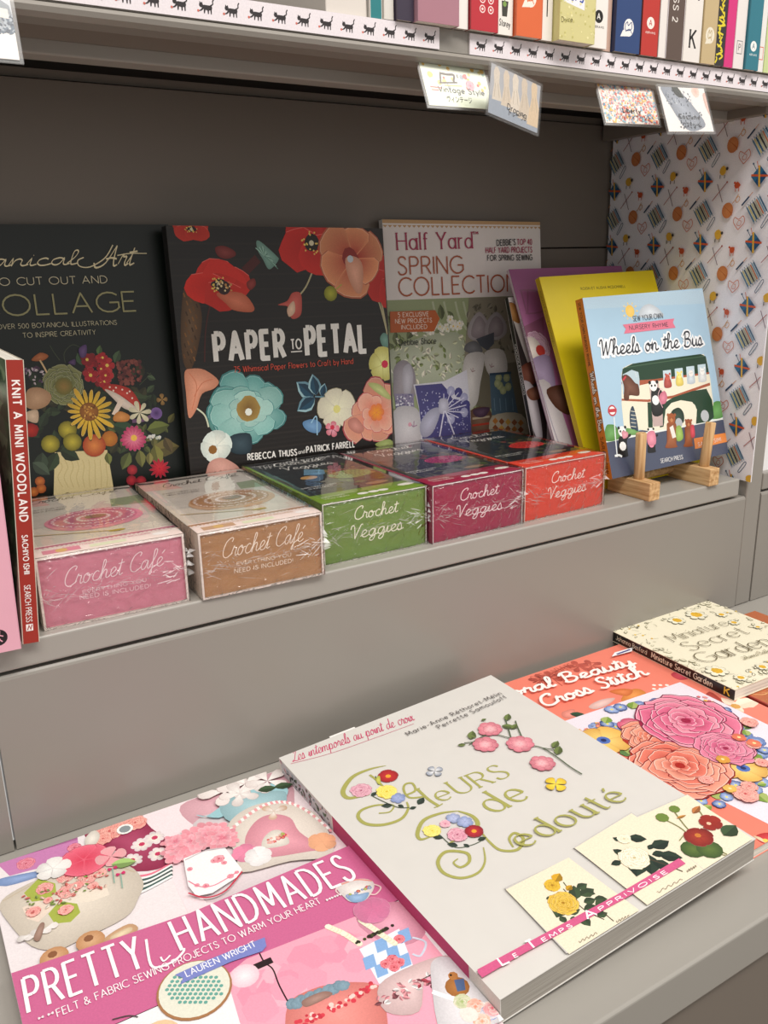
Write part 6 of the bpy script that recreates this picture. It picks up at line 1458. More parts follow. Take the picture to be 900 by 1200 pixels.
 d.disc(34.1,65.1,1.06,'f0e060',n=5)
 d.petals(32.1,71.6,4.54,5,'c0d0f0','3c5ca0',wd=0.5,edge='2c4c90')
 d.disc(32.1,71.6,1.07,'f0e060',n=5)
 d.leaf(35.7,82.5,27.5,81.3,0.42,'7c9c40','a8b868')
 d.petals(36.9,92.2,4.76,5,'c0d0f0','7c98d0',wd=0.5,edge='2c4c90')
 d.disc(36.9,92.2,1.12,'f0e060',n=5)
 d.petals(32.2,98.5,4.79,5,'c0d0f0','3c5ca0',wd=0.5,edge='2c4c90')
 d.disc(32.2,98.5,1.13,'f0e060',n=5)
 d.leaf(27.2,105.6,35.9,108.1,0.42,'7c9c40','a8b868')
 d.petals(27.6,116.8,4.94,5,'c0d0f0','7c98d0',wd=0.5,edge='2c4c90')
 d.disc(27.6,116.8,1.16,'f0e060',n=5)
 d.petals(32.5,128.4,5.08,5,'c0d0f0','3c5ca0',wd=0.5,edge='2c4c90')
 d.disc(32.5,128.4,1.19,'f0e060',n=5)
 d.leaf(38.8,136.0,29.8,132.1,0.42,'7c9c40','a8b868')
 d.petals(46.5,140.3,5.27,5,'c0d0f0','7c98d0',wd=0.5,edge='2c4c90')
 d.disc(46.5,140.3,1.24,'f0e060',n=5)
 d.petals(56.6,145.3,5.38,5,'c0d0f0','3c5ca0',wd=0.5,edge='2c4c90')
 d.disc(56.6,145.3,1.27,'f0e060',n=5)
 d.leaf(66.2,151.2,75.9,156.6,0.42,'7c9c40','a8b868')
 d.petals(72.1,156.4,5.58,5,'c0d0f0','7c98d0',wd=0.5,edge='2c4c90')
 d.disc(72.1,156.4,1.31,'f0e060',n=5)
 d.petals(76.8,162.1,5.67,5,'c0d0f0','3c5ca0',wd=0.5,edge='2c4c90')
 d.disc(76.8,162.1,1.33,'f0e060',n=5)
 d.leaf(85.3,170.2,75.6,163.7,0.42,'7c9c40','a8b868')
 d.petals(96.9,177.0,5.94,5,'c0d0f0','7c98d0',wd=0.5,edge='2c4c90')
 d.disc(96.9,177.0,1.4,'f0e060',n=5)
 d.petals(105.9,175.8,5.98,5,'c0d0f0','3c5ca0',wd=0.5,edge='2c4c90')
 d.disc(105.9,175.8,1.41,'f0e060',n=5)
 d.leaf(112.3,168.4,122.2,176.1,0.42,'7c9c40','a8b868')
 d.petals(122.8,163.7,5.96,5,'c0d0f0','7c98d0',wd=0.5,edge='2c4c90')
 d.disc(122.8,163.7,1.4,'f0e060',n=5)
 d.petals(139.0,165.1,6.08,5,'c0d0f0','3c5ca0',wd=0.5,edge='2c4c90')
 d.disc(139.0,165.1,1.43,'f0e060',n=5)
 d.leaf(151.9,164.9,142.1,156.6,0.42,'7c9c40','a8b868')
 d.petals(153.8,155.7,6.07,5,'c0d0f0','7c98d0',wd=0.5,edge='2c4c90')
 d.disc(153.8,155.7,1.43,'f0e060',n=5)
 d.petals(151.8,142.3,5.92,5,'c0d0f0','3c5ca0',wd=0.5,edge='2c4c90')
 d.disc(151.8,142.3,1.39,'f0e060',n=5)
 d.leaf(157.1,133.9,166.0,142.2,0.42,'7c9c40','a8b868')
 d.petals(168.7,130.3,5.91,5,'c0d0f0','7c98d0',wd=0.5,edge='2c4c90')
 d.disc(168.7,130.3,1.39,'f0e060',n=5)
 d.petals(174.5,123.7,5.88,5,'c0d0f0','3c5ca0',wd=0.5,edge='2c4c90')
 d.disc(174.5,123.7,1.38,'f0e060',n=5)
 d.leaf(168.6,111.4,161.1,103.5,0.42,'7c9c40','a8b868')
 d.petals(159.5,99.7,5.55,5,'c0d0f0','7c98d0',wd=0.5,edge='2c4c90')
 d.disc(159.5,99.7,1.31,'f0e060',n=5)
 d.petals(155.8,93.0,5.46,5,'c0d0f0','3c5ca0',wd=0.5,edge='2c4c90')
 d.disc(155.8,93.0,1.28,'f0e060',n=5)
 d.leaf(155.6,87.8,161.6,95.5,0.42,'7c9c40','a8b868')
 d.petals(153.2,78.9,5.31,5,'c0d0f0','7c98d0',wd=0.5,edge='2c4c90')
 d.disc(153.2,78.9,1.25,'f0e060',n=5)
 d.petals(148.4,67.5,5.17,5,'c0d0f0','3c5ca0',wd=0.5,edge='2c4c90')
 d.disc(148.4,67.5,1.22,'f0e060',n=5)
 d.leaf(144.0,57.9,139.8,51.0,0.42,'7c9c40','a8b868')
 d.petals(55.6,145.9,19.63,5,'f8d880','f0b858',wd=0.5,rot=0.4,edge='a87028')
 d.disc(55.6,145.9,5.5,'3c60b0',n=12,c1='5878c0')
 d.disc(55.6,145.9,2.36,'202c60',n=8)
 d.petals(113.9,61.0,17.9,5,'f8d880','f0b858',wd=0.5,rot=0.4,edge='a87028')
 d.disc(113.9,61.0,5.01,'3c60b0',n=12,c1='5878c0')
 d.disc(113.9,61.0,2.15,'202c60',n=8)
 d.petals(91.7,148.7,11.91,5,'f0a0ac','d85078',wd=0.5,edge='a83054')
 d.rose(91.8,127.2,26.11,['b02c1c', 'e4694c', 'f8b49c'],edge='8c2c20')
 d.rose(77.0,88.6,39.36,['a81810', 'e05040', 'f6ac94'],edge='8c201c',rings=5)
 d.rose(133.0,129.6,40.79,['9c1040', 'd84478', 'f4a0b4'],edge='7c1440',rings=5)
 d.rose(124.8,84.9,22.02,['9c1848', 'd04c7c', 'f098b0'],edge='7c1440')
 d.rose(86.6,39.2,9.1,['c84c50', 'f0948c', 'f8c4b4'],edge='b04040',rings=3)
 d.rose(96.7,43.5,6.01,['c84c50', 'f0948c', 'f8c4b4'],edge='b04040',rings=3)
 d.rose(130.7,56.9,5.84,['c84c50', 'f0948c', 'f8c4b4'],edge='b04040',rings=3)
 d.rose(146.3,75.7,5.54,['c84c50', 'f0948c', 'f8c4b4'],edge='b04040',rings=3)
 d.rose(173.0,99.2,7.28,['c84c50', 'f0948c', 'f8c4b4'],edge='b04040',rings=3)
 d.rose(77.3,64.9,5.57,['c84c50', 'f0948c', 'f8c4b4'],edge='b04040',rings=3)
 d.petals(148.5,76.8,5.57,5,'f08060','f08060',wd=0.5)
 d.disc(148.5,76.8,1.55,'f4e0a0',n=5)
 d.petals(145.9,88.7,5.67,5,'e87858','e87858',wd=0.5)
 d.disc(145.9,88.7,1.58,'f4e0a0',n=5)
 d.petals(82.3,48.7,4.89,5,'f0c060','f0c060',wd=0.5)
 d.disc(82.3,48.7,1.36,'f4e0a0',n=5)
 d.petals(109.3,75.7,5.32,5,'e0a040','e0a040',wd=0.5)
 d.disc(109.3,75.7,1.48,'f4e0a0',n=5)
def art_stitch_title(d):
 d.text('SUSAN BATES',76.0,249.4,129.7,249.7,8.61,'c05848','sans',w=0.12)
 d.text('Floral Beauty',17.5,239.8,174.6,222.5,17.65,'fdf4f0','scr',w=0.15,slant=0.15,wave=0)
 d.text('Cross Stitch',51.0,209.0,169.6,201.7,17.85,'fdf4f0','scr',w=0.15,slant=0.15)
 d.poly([(168.2, 246.1), (177.0, 250.8), (200.3, 249.2), (192.5, 243.5)],'f4f4f8')
 d.stroke([(175.8, 247.0), (194.0, 247.1)],2.11,'3c3c80',smooth=True)
def art_garden_illustration(d):
 d.garden(142.7,147.1)
 d.petals(100.1,125.9,11.11,7,'f8f4dc','f0ecd4',wd=0.3,edge='6c6850')
 d.petals(100.1,125.9,6.11,8,'e0b030','e0b030',wd=0.35)
 d.petals(72.2,126.7,9.06,7,'f8f4dc','f0ecd4',wd=0.3,edge='6c6850')
 d.petals(72.2,126.7,4.98,8,'e0b030','e0b030',wd=0.35)
 d.petals(121.4,112.0,5.54,7,'f8f4dc','f0ecd4',wd=0.3,edge='6c6850')
 d.petals(121.4,112.0,3.05,8,'e0b030','e0b030',wd=0.35)
 d.petals(115.3,91.8,5.36,7,'f8f4dc','f0ecd4',wd=0.3,edge='6c6850')
 d.petals(115.3,91.8,2.95,8,'e0b030','e0b030',wd=0.35)
 d.petals(14.6,30.7,9.82,7,'f8f4dc','f0ecd4',wd=0.3,edge='6c6850')
 d.petals(14.6,30.7,5.4,8,'e0b030','e0b030',wd=0.35)
 d.petals(21.4,10.9,5.8,7,'f8f4dc','f0ecd4',wd=0.3,edge='6c6850')
 d.petals(21.4,10.9,3.19,8,'e0b030','e0b030',wd=0.35)
 d.petals(55.0,14.0,6.02,7,'f8f4dc','f0ecd4',wd=0.3,edge='6c6850')
 d.petals(55.0,14.0,3.31,8,'e0b030','e0b030',wd=0.35)
 d.petals(125.8,71.8,4.2,7,'f8f4dc','f0ecd4',wd=0.3,edge='6c6850')
 d.petals(125.8,71.8,2.31,8,'e0b030','e0b030',wd=0.35)
def art_garden_title(d):
 d.text('Miniature',30.3,93.2,107.7,90.1,14.68,'5c5030','sans',w=0.06,serif=0.7,nib=(0, 0.4))
 d.text('Secret',28.6,69.9,107.8,66.7,17.82,'5c5030','sans',w=0.065,serif=0.7,nib=(0, 0.4))
 d.text('Garden',17.5,46.2,106.0,38.2,19.60,'5c5030','sans',w=0.065,serif=0.7,nib=(0, 0.4))
 d.text('Johanna Basford',53.3,31.9,93.8,29.4,5.94,'8c8468','scr',w=0.08)
def art_kit_pink(d):
 d.text('Crochet Café',15.1,27.1,81.3,29.7,13.00,'f4dce0','scr',w=0.042,slant=0.3)
 d.text('EVERYTHING YOU',27.0,20.1,69.1,20.4,2.49,'f2ccd4','sans',w=0.15)
 d.text('NEED IS INCLUDED!',24.8,16.6,71.7,15.5,2.76,'f2ccd4','sans',w=0.15)
def art_kit_tan(d):
 d.text('Crochet Café',15.9,27.9,79.4,29.7,13.97,'f6e4d4','scr',w=0.042,slant=0.3)
 d.text('EVERYTHING YOU',27.3,20.6,69.6,19.6,2.52,'f0dcc8','sans',w=0.15)
 d.text('NEED IS INCLUDED!',25.1,15.2,70.9,14.5,3.09,'f0dcc8','sans',w=0.15)
def art_kit_green(d):
 d.text('Crochet',28.0,32.7,68.6,32.6,10.57,'f0ecd8','scr',w=0.075,slant=0.12)
 d.text('YOUR',40.8,26.6,54.9,26.5,2.58,'9cb040','sans',w=0.12)
 d.text('Veggies',24.2,17.1,73.4,17.1,11.36,'f0ecd8','scr',w=0.075,slant=0.12)
def art_kit_maroon(d):
 d.text('Crochet',28.9,32.6,70.3,32.2,10.08,'f4dce0','scr',w=0.075,slant=0.12)
 d.text('Veggies',24.8,18.3,75.5,17.6,10.71,'f4dce0','scr',w=0.075,slant=0.12)
def art_kit_red(d):
 d.text('Crochet',32.1,31.2,73.1,30.7,10.27,'fbe8e0','scr',w=0.075,slant=0.12)
 d.text('Veggies',28.3,16.3,76.3,17.8,10.98,'fbe8e0','scr',w=0.075,slant=0.12)
def art_vintage_card(d):
 d.scatter(26,3,13,59,35,1.6,['a0a8b0','e8b84c','c86858','98b8a8','d8c878'])
 d.stroke([(15.9, 24.8), (22.5, 24.2), (28.7, 24.1), (27.3, 19.5), (28.3, 18.4)],1.75,'4c3c30',smooth=True)
 d.stroke([(16.4, 24.3), (15.2, 18.0)],1.5,'4c3c30',smooth=True)
 d.stroke([(13.7, 17.3), (30.5, 18.6)],1.12,'4c3c30',smooth=True)
 d.stroke([(31.7, 24.9), (31.8, 22.1)],1.02,'4c3c30',smooth=True)
 d.rose(41.9,17.1,4.13,['d06880', 'e898a4', 'f0b0b8'],rings=3)
 d.disc(38.7,23.8,2.19,'d86c68',n=9,wob=0.2)
 d.disc(7.3,23.0,2.47,'e8d060',n=9,wob=0.2)
 d.stroke([(4.6, 13.9), (15.2, 13.5)],0.99,'d06c68',smooth=True)
 d.stroke([(5.3, 11.7), (12.0, 11.7)],0.74,'b8584c',smooth=True)
 d.stroke([(17.9, 15.7), (33.9, 16.2)],0.75,'e0b868',smooth=True)
 d.text('Vintage Style',11.5,10.8,53.4,10.3,3.88,'282420','sans',w=0.2,track=0.8)
def art_draping_card(d):
 d.poly([(-0.2, -4.1), (-0.2, 12.3), (17.7, 11.7), (32.7, 10.0), (58.3, 4.9), (59.7, -7.2)],'9ca4b0')
 d.poly([(2.8, 29.0), (4.2, 32.7), (6.6, 33.1), (9.1, 30.0), (9.1, 22.7), (13.3, 11.0), (2.7, 10.2), (4.0, 21.2)],'d8ccbc')
 d.stroke([(5.5, 33.4), (5.3, 35.4)],0.85,'a08868',smooth=True)
 d.stroke([(5.3, 21.6), (4.9, 12.1)],0.43,'b0a08c',smooth=True)
 d.stroke([(7.8, 22.3), (10.2, 12.5)],0.43,'b0a08c',smooth=True)
 d.poly([(12.9, 29.6), (14.3, 33.3), (16.8, 33.7), (19.3, 30.6), (19.4, 23.3), (24.8, 9.3), (12.3, 8.7), (14.1, 21.7)],'d4c4b0')
 d.stroke([(15.7, 34.0), (15.4, 36.0)],0.86,'a08868',smooth=True)
 d.stroke([(15.5, 22.1), (15.1, 12.5)],0.43,'b0a08c',smooth=True)
 d.stroke([(18.0, 22.8), (20.5, 12.9)],0.43,'b0a08c',smooth=True)
 d.poly([(22.5, 29.9), (23.9, 33.7), (26.4, 34.2), (29.0, 31.0), (29.1, 23.6), (35.8, 7.4), (21.4, 6.9), (23.7, 22.0)],'dcd0c0')
 d.stroke([(25.3, 34.4), (25.1, 36.5)],0.88,'a08868',smooth=True)
 d.stroke([(25.2, 22.4), (24.8, 12.7)],0.44,'b0a08c',smooth=True)
 d.stroke([(27.7, 23.1), (30.3, 13.1)],0.44,'b0a08c',smooth=True)
 d.poly([(32.3, 30.3), (33.7, 34.1), (36.3, 34.6), (38.9, 31.4), (39.0, 23.9), (47.1, 5.4), (30.6, 5.1), (33.6, 22.3)],'d0c0ac')
 d.stroke([(35.1, 34.8), (34.9, 36.9)],0.89,'a08868',smooth=True)
 d.stroke([(35.0, 22.7), (34.6, 12.9)],0.45,'b0a08c',smooth=True)
 d.stroke([(37.6, 23.5), (40.3, 13.3)],0.45,'b0a08c',smooth=True)
 d.poly([(43.0, 30.9), (44.5, 34.8), (47.1, 35.2), (49.8, 32.0), (49.9, 24.4), (59.4, 3.6), (40.8, 3.4), (44.3, 22.8)],'d8c0a0')
 d.stroke([(45.9, 35.5), (45.7, 37.6)],0.9,'a08868',smooth=True)
 d.stroke([(45.8, 23.2), (45.4, 13.3)],0.45,'b0a08c',smooth=True)
 d.stroke([(48.4, 24.0), (51.2, 13.7)],0.45,'b0a08c',smooth=True)
 d.text('Draping',19.1,7.6,39.7,6.5,4.09,'28201c','sans',w=0.16,track=1.2)
def art_liberty_card(d):
 d.scatter(900,.5,.5,61,37,1.0,['e0785c','f0b860','88b4c0','d8a0a8','6c98b0','f4e4d0','c8584c','f0ccc0'],'dot')
 d.text('Liberty',20.8,9.3,40.3,8.8,3.98,'30282c','sans',w=0.2)
def art_pattern_card(d):
 d.blob(24.9,19.0,[(2.6, 37.0), (19.8, 38.3), (48.7, 9.8), (41.9, 1.9), (23.1, 1.9), (8.8, 21.8)],'9aa0ac')
 d.scatter(60,6.4,21.8,38.2,34.9,1.1,['5c6470','c8ccd4','3c4450','8c94a4'],'leaf')
 d.scatter(60,16.3,3.4,46.1,16.1,1.2,['5c6470','b8bcc4','3c4450'],'leaf')
 d.leaf(15.9,37.4,29.2,27.6,0.25,'2c3028')
 d.disc(46.4,33.5,5.22,'f0b0a0',n=10,wob=0.1,c1='f4d0c4')
 d.blob(60.2,24.2,[(56.1, 32.2), (66.6, 29.2), (60.3, 13.1), (55.6, 21.0)],'f4c8b8')
 d.text('Costume',16.7,10.8,43.6,9.8,3.50,'302c30','sans',w=0.2)
# ================================================================ helpers
MT={}
def mat(name,col,rough=.45,spec=.5,noise=0,scale=40,bump=0,metal=0,coat=0):
    if name in MT: return MT[name]
    m=bpy.data.materials.new(name);m.use_nodes=True;nt=m.node_tree;b=nt.nodes['Principled BSDF']
    b.inputs['Roughness'].default_value=rough;b.inputs['Metallic'].default_value=metal;b.inputs['Specular IOR Level'].default_value=spec;b.inputs['Coat Weight'].default_value=coat
    tc=nt.nodes.new('ShaderNodeTexCoord');nz=nt.nodes.new('ShaderNodeTexNoise');nz.inputs['Scale'].default_value=scale;nt.links.new(tc.outputs['Object'],nz.inputs['Vector'])
    mx=nt.nodes.new('ShaderNodeMix');mx.data_type='RGBA';c=lin(col)
    mx.inputs['A'].default_value=tuple(x*(1-noise) for x in c[:3])+(1,);mx.inputs['B'].default_value=tuple(min(1,x*(1+noise)) for x in c[:3])+(1,)
    nt.links.new(nz.outputs['Fac'],mx.inputs['Factor']);nt.links.new(mx.outputs['Result'],b.inputs['Base Color'])
    if bump:
        bp=nt.nodes.new('ShaderNodeBump');bp.inputs['Strength'].default_value=bump;bp.inputs['Distance'].default_value=.001;nt.links.new(nz.outputs['Fac'],bp.inputs['Height']);nt.links.new(bp.outputs['Normal'],b.inputs['Normal'])
    MT[name]=m;return m
def print_mat(name,rough,coat=0,fleck=0):
    if name in MT: return MT[name]
    m=bpy.data.materials.new(name);m.use_nodes=True;nt=m.node_tree;b=nt.nodes['Principled BSDF'];b.inputs['Roughness'].default_value=rough;b.inputs['Coat Weight'].default_value=coat;b.inputs['Coat Roughness'].default_value=.12
    a=nt.nodes.new('ShaderNodeVertexColor');a.layer_name='Col'
    nz=nt.nodes.new('ShaderNodeTexNoise');nz.inputs['Scale'].default_value=900;tc=nt.nodes.new('ShaderNodeTexCoord');nt.links.new(tc.outputs['Object'],nz.inputs['Vector'])
    mr=nt.nodes.new('ShaderNodeMapRange');mr.inputs['To Min'].default_value=1-.12-fleck;mr.inputs['To Max'].default_value=1+.12+fleck;nt.links.new(nz.outputs['Fac'],mr.inputs['Value'])
    mx=nt.nodes.new('ShaderNodeVectorMath');mx.operation='SCALE';nt.links.new(a.outputs['Color'],mx.inputs[0]);nt.links.new(mr.outputs['Result'],mx.inputs['Scale']);nt.links.new(mx.outputs['Vector'],b.inputs['Base Color'])
    MT[name]=m;return m
def page_mat(name,col,axis):
    """edges of many sheets: fine stripes across the thickness of the block"""
    if name in MT: return MT[name]
    m=mat(name,col,.8,.2);nt=m.node_tree;b=nt.nodes['Principled BSDF'];tc=nt.nodes.new('ShaderNodeTexCoord');mp=nt.nodes.new('ShaderNodeMapping')
    sc=[14,14,14];sc[axis]=2600;mp.inputs['Scale'].default_value=sc;nz=nt.nodes.new('ShaderNodeTexNoise');nz.inputs['Scale'].default_value=1;nz.inputs['Detail'].default_value=1
    nt.links.new(tc.outputs['Object'],mp.inputs['Vector']);nt.links.new(mp.outputs['Vector'],nz.inputs['Vector'])
    mx=nt.nodes.new('ShaderNodeMix');mx.data_type='RGBA';c=lin(col);mx.inputs['A'].default_value=tuple(x*.72 for x in c[:3])+(1,);mx.inputs['B'].default_value=c
    mr=nt.nodes.new('ShaderNodeMapRange');mr.inputs['From Min'].default_value=.35;mr.inputs['From Max'].default_value=.6
    nt.links.new(nz.outputs['Fac'],mr.inputs['Value']);nt.links.new(mr.outputs['Result'],mx.inputs['Factor']);nt.links.new(mx.outputs['Result'],b.inputs['Base Color']);return m
def film_mat(name,rough,base,bump,scale,tint=1.,fres=1.45):
    if name in MT: return MT[name]
    m=bpy.data.materials.new(name);m.use_nodes=True;nt=m.node_tree;nt.nodes.remove(nt.nodes['Principled BSDF']);out=nt.nodes['Material Output']
    tr=nt.nodes.new('ShaderNodeBsdfTransparent');tr.inputs['Color'].default_value=(tint,tint,tint,1);gl=nt.nodes.new('ShaderNodeBsdfGlossy');gl.inputs['Roughness'].default_value=rough
    tc=nt.nodes.new('ShaderNodeTexCoord');nz=nt.nodes.new('ShaderNodeTexNoise');nz.inputs['Scale'].default_value=scale;nz.inputs['Detail'].default_value=3;nz.inputs['Distortion'].default_value=1.2;nt.links.new(tc.outputs['Object'],nz.inputs['Vector'])
    bp=nt.nodes.new('ShaderNodeBump');bp.inputs['Strength'].default_value=bump;bp.inputs['Distance'].default_value=.004;nt.links.new(nz.outputs['Fac'],bp.inputs['Height'])
    fr=nt.nodes.new('ShaderNodeLayerWeight');fr.inputs['Blend'].default_value=.5;pw=nt.nodes.new('ShaderNodeMath');pw.operation='POWER';pw.inputs[1].default_value=4.2;nt.links.new(fr.outputs['Facing'],pw.inputs[0])
    nt.links.new(bp.outputs['Normal'],gl.inputs['Normal']);nt.links.new(bp.outputs['Normal'],fr.inputs['Normal'])
    ma=nt.nodes.new('ShaderNodeMath');ma.operation='ADD';ma.use_clamp=True;ma.inputs[1].default_value=base+.04;nt.links.new(pw.outputs[0],ma.inputs[0])
    mx=nt.nodes.new('ShaderNodeMixShader');nt.links.new(ma.outputs[0],mx.inputs['Fac']);nt.links.new(tr.outputs[0],mx.inputs[1]);nt.links.new(gl.outputs[0],mx.inputs[2]);nt.links.new(mx.outputs[0],out.inputs['Surface']);MT[name]=m;return m
def seam_mat():
    m=bpy.data.materials.new('film_seam');m.use_nodes=True;nt=m.node_tree;b=nt.nodes['Principled BSDF'];b.inputs['Base Color'].default_value=(.9,.88,.87,1);b.inputs['Roughness'].default_value=.15;b.inputs['Alpha'].default_value=.42;b.inputs['Specular IOR Level'].default_value=.8;return m
def wood_mat(name='pale_wood',sc=(260,22,260)):
    m=mat(name,'c8a070',.55,.3);nt=m.node_tree;b=nt.nodes['Principled BSDF'];tc=nt.nodes.new('ShaderNodeTexCoord');mp=nt.nodes.new('ShaderNodeMapping');mp.inputs['Scale'].default_value=sc
    nz=nt.nodes.new('ShaderNodeTexNoise');nz.inputs['Scale'].default_value=1;nz.inputs['Detail'].default_value=4;nt.links.new(tc.outputs['Object'],mp.inputs['Vector']);nt.links.new(mp.outputs['Vector'],nz.inputs['Vector'])
    cr=nt.nodes.new('ShaderNodeValToRGB');cr.color_ramp.elements[0].position=.3;cr.color_ramp.elements[0].color=lin('a87c4c');cr.color_ramp.elements[1].position=.65;cr.color_ramp.elements[1].color=lin('dcb888')
    nt.links.new(nz.outputs['Fac'],cr.inputs['Fac']);nt.links.new(cr.outputs['Color'],b.inputs['Base Color']);return m
def obj(name,me,m=None,parent=None,label=None):
    o=bpy.data.objects.new(name,me);COL.objects.link(o)
    if m: me.materials.append(m)
    if parent: o.parent=parent
    if label: o['label']=label
    return o
def tag(o,label,cat=None,group=None,kind=None):
    o['label']=label
    if cat:o['category']=cat
    if group:o['group']=group
    if kind:o['kind']=kind
    return o
def thing(name,label,cat,loc,rot=(0,0,0),group=None):
    o=bpy.data.objects.new(name,None);COL.objects.link(o);o.empty_display_size=.02
    o.rotation_mode='XYZ';o.matrix_world=Matrix.Translation(loc)@Matrix.Rotation(math.radians(rot[0]),4,'Z')@Matrix.Rotation(math.radians(rot[1]),4,'X')@Matrix.Rotation(math.radians(rot[2]),4,'Y')
    return tag(o,label,cat,group)
def boxmesh(name,boxes,bev=0,seg=2):
    bm=bmesh.new()
    for (x0,y0,z0),(x1,y1,z1) in boxes:
        r=bmesh.ops.create_cube(bm,size=1)
        for v in r['verts']: v.co=Vector(((x0+x1)/2+v.co.x*(x1-x0),(y0+y1)/2+v.co.y*(y1-y0),(z0+z1)/2+v.co.z*(z1-z0)))
    if bev:
        bmesh.ops.bevel(bm,geom=list(bm.edges),offset=bev,segments=seg,affect='EDGES',profile=.5)
    me=bpy.data.meshes.new(name);bm.to_mesh(me);bm.free();return me
def extrude(name,prof,x0,x1):
    """closed (y,z) profile swept along x"""
    n=len(prof);v=[(x0,y,z) for y,z in prof]+[(x1,y,z) for y,z in prof]
    f=[[i,(i+1)%n,n+(i+1)%n,n+i] for i in range(n)]+[list(range(n))[::-1],list(range(n,2*n))]
    me=bpy.data.meshes.new(name);me.from_pydata(v,[],f);bm=bmesh.new();bm.from_mesh(me);bmesh.ops.recalc_face_normals(bm,faces=bm.faces);bm.to_mesh(me);bm.free();return me
def cyl(name,p,q,r,n=16,r2=None):
    p,q=Vector(p),Vector(q);d=(q-p);a=d.orthogonal().normalized();b=d.normalized().cross(a);r2=r if r2 is None else r2;v=[];f=[]
    e=min(r,r2)*.12;st=[(p,r-e),(p+d.normalized()*e,r),(q-d.normalized()*e,r2),(q,r2-e)]
    for c,k in st:
        for i in range(n): t=2*math.pi*i/n;v.append(c+a*math.cos(t)*k+b*math.sin(t)*k)
    for s in range(3):
        for i in range(n): f.append([s*n+i,s*n+(i+1)%n,(s+1)*n+(i+1)%n,(s+1)*n+i])
    f+=[list(range(n))[::-1],list(range(3*n,4*n))]
    me=bpy.data.meshes.new(name);me.from_pydata([tuple(x) for x in v],[],f)
    me.shade_smooth() if hasattr(me,'shade_smooth') else None
    return me
def draw(fn,name,parent,o,ax,ay,size,m,seed=1,z=.02,pre=None):
    """run a print function and fix it to the face that starts at o and runs along ax, ay"""
    d=Art(seed,z)
    for g in (fn if isinstance(fn,(list,tuple)) else [fn]): g(d)
    d.crop(0,0,size[0]*1000,size[1]*1000);me=d.mesh(name)
    ax,ay,o=Vector(ax),Vector(ay),Vector(o);nn=ax.cross(ay)
    for v in me.vertices: c=v.co.copy();v.co=o+ax*c.x+ay*c.y+nn*c.z
    return obj(name,me,m,parent),d.z
PM=None
def book(label,loc,rot,w,h,t,cover,spine=None,back=None,mode='stand',hard=False,title=None,art=None,spine_art=None,pages='ece6da',gloss='print_gloss',name=None,group=None,seed=3,cat='book',bind='left'):
    """u across the front, v up the front, s through the thickness from the front board"""
    T=thing(name or ('hardcover_book' if hard else 'paperback_book'),label,cat,loc,rot,group)
    bd=.0022 if hard else .0005; ov=.0025 if hard else .0004
    if mode=='stand': mp=lambda u,v,s:(u,s,v); pax=1
    elif mode=='flat': mp=lambda u,v,s:(u,v,t-s); pax=2
    else: mp=lambda u,v,s:(s,u,v); pax=0   # shelved, spine to the front
    def bx(a,b): A,B=mp(*a),mp(*b);return (tuple(map(min,A,B)),tuple(map(max,A,B)))
    cm=mat('cover_'+cover,cover,.32,.5,.03,60)
    c=obj('cover',boxmesh('cover',[bx((0,0,0),(w,h,bd)),bx((0,0,t-bd),(w,h,t))]),cm,T)
    sp=obj('spine',boxmesh('spine',[bx((0,0,bd*.9),(bd,h,t-bd*.9))]),mat('cover_'+(spine or cover),spine or cover,.32,.5,.03,60),T)
    obj('page_block',boxmesh('page_block',[bx((bd,ov,bd),(w-ov,h-ov,t-bd))]),page_mat('pages_%s_%d'%(pages,pax),pages,pax),T)
    o=mp(0,0,0);ax=Vector(mp(1,0,0))-Vector(o);ay=Vector(mp(0,1,0))-Vector(o)
    if mode=='shelf': # front board faces -x, spine near; read it mirrored along depth
        o=Vector(mp(w,0,0));ax=-ax
    z=.02;gm=MT[gloss]
    if art: _,z=draw(art,'illustration',c,o,ax,ay,(w,h),gm,seed,z)
    if title: draw(title,'title',c,o,ax,ay,(w,h),gm,seed,z+.004)
    if spine_art:
        if mode=='stand': draw(spine_art,'spine_print',sp,(0,t,0),(0,-1,0),(0,0,1),(t,h),gm,seed)
        elif mode=='flat': draw(spine_art,'spine_print',sp,(0,h,0),(0,-1,0),(0,0,1),(h,t),gm,seed)
        else: draw(spine_art,'spine_print',sp,(0,0,0),(1,0,0),(0,0,1),(t,h),gm,seed)
    return T
# ================================================================ materials
GREY=mat('grey_painted_metal','8f8a83',.28,.5,.02,9);GREY_LIT=mat('grey_painted_metal_lit','9e9a93',.27,.5,.02,9);GREY_D=mat('grey_painted_metal_back','786f66',.4,.4,.03,9);DARK=mat('dark_joint_and_shade','1c1a18',.8,.2)  # shelf grey: same paint lightened, overhead light put into the colour
print_mat('print_gloss',.3,.25);print_mat('print_matt',.6,0);print_mat('print_linen',.7,0,.03);print_mat('print_satin',.42,.06)
FILM=film_mat('shrink_film',.03,.0,.10,38);FILM_F=film_mat('crinkled_film',.12,.03,.9,120);SEAM=seam_mat();PLASTIC=film_mat('clear_plastic',.38,.01,.02,30)
WOOD=wood_mat();WOOD_P=wood_mat('pale_wood_dowel',(300,300,14))
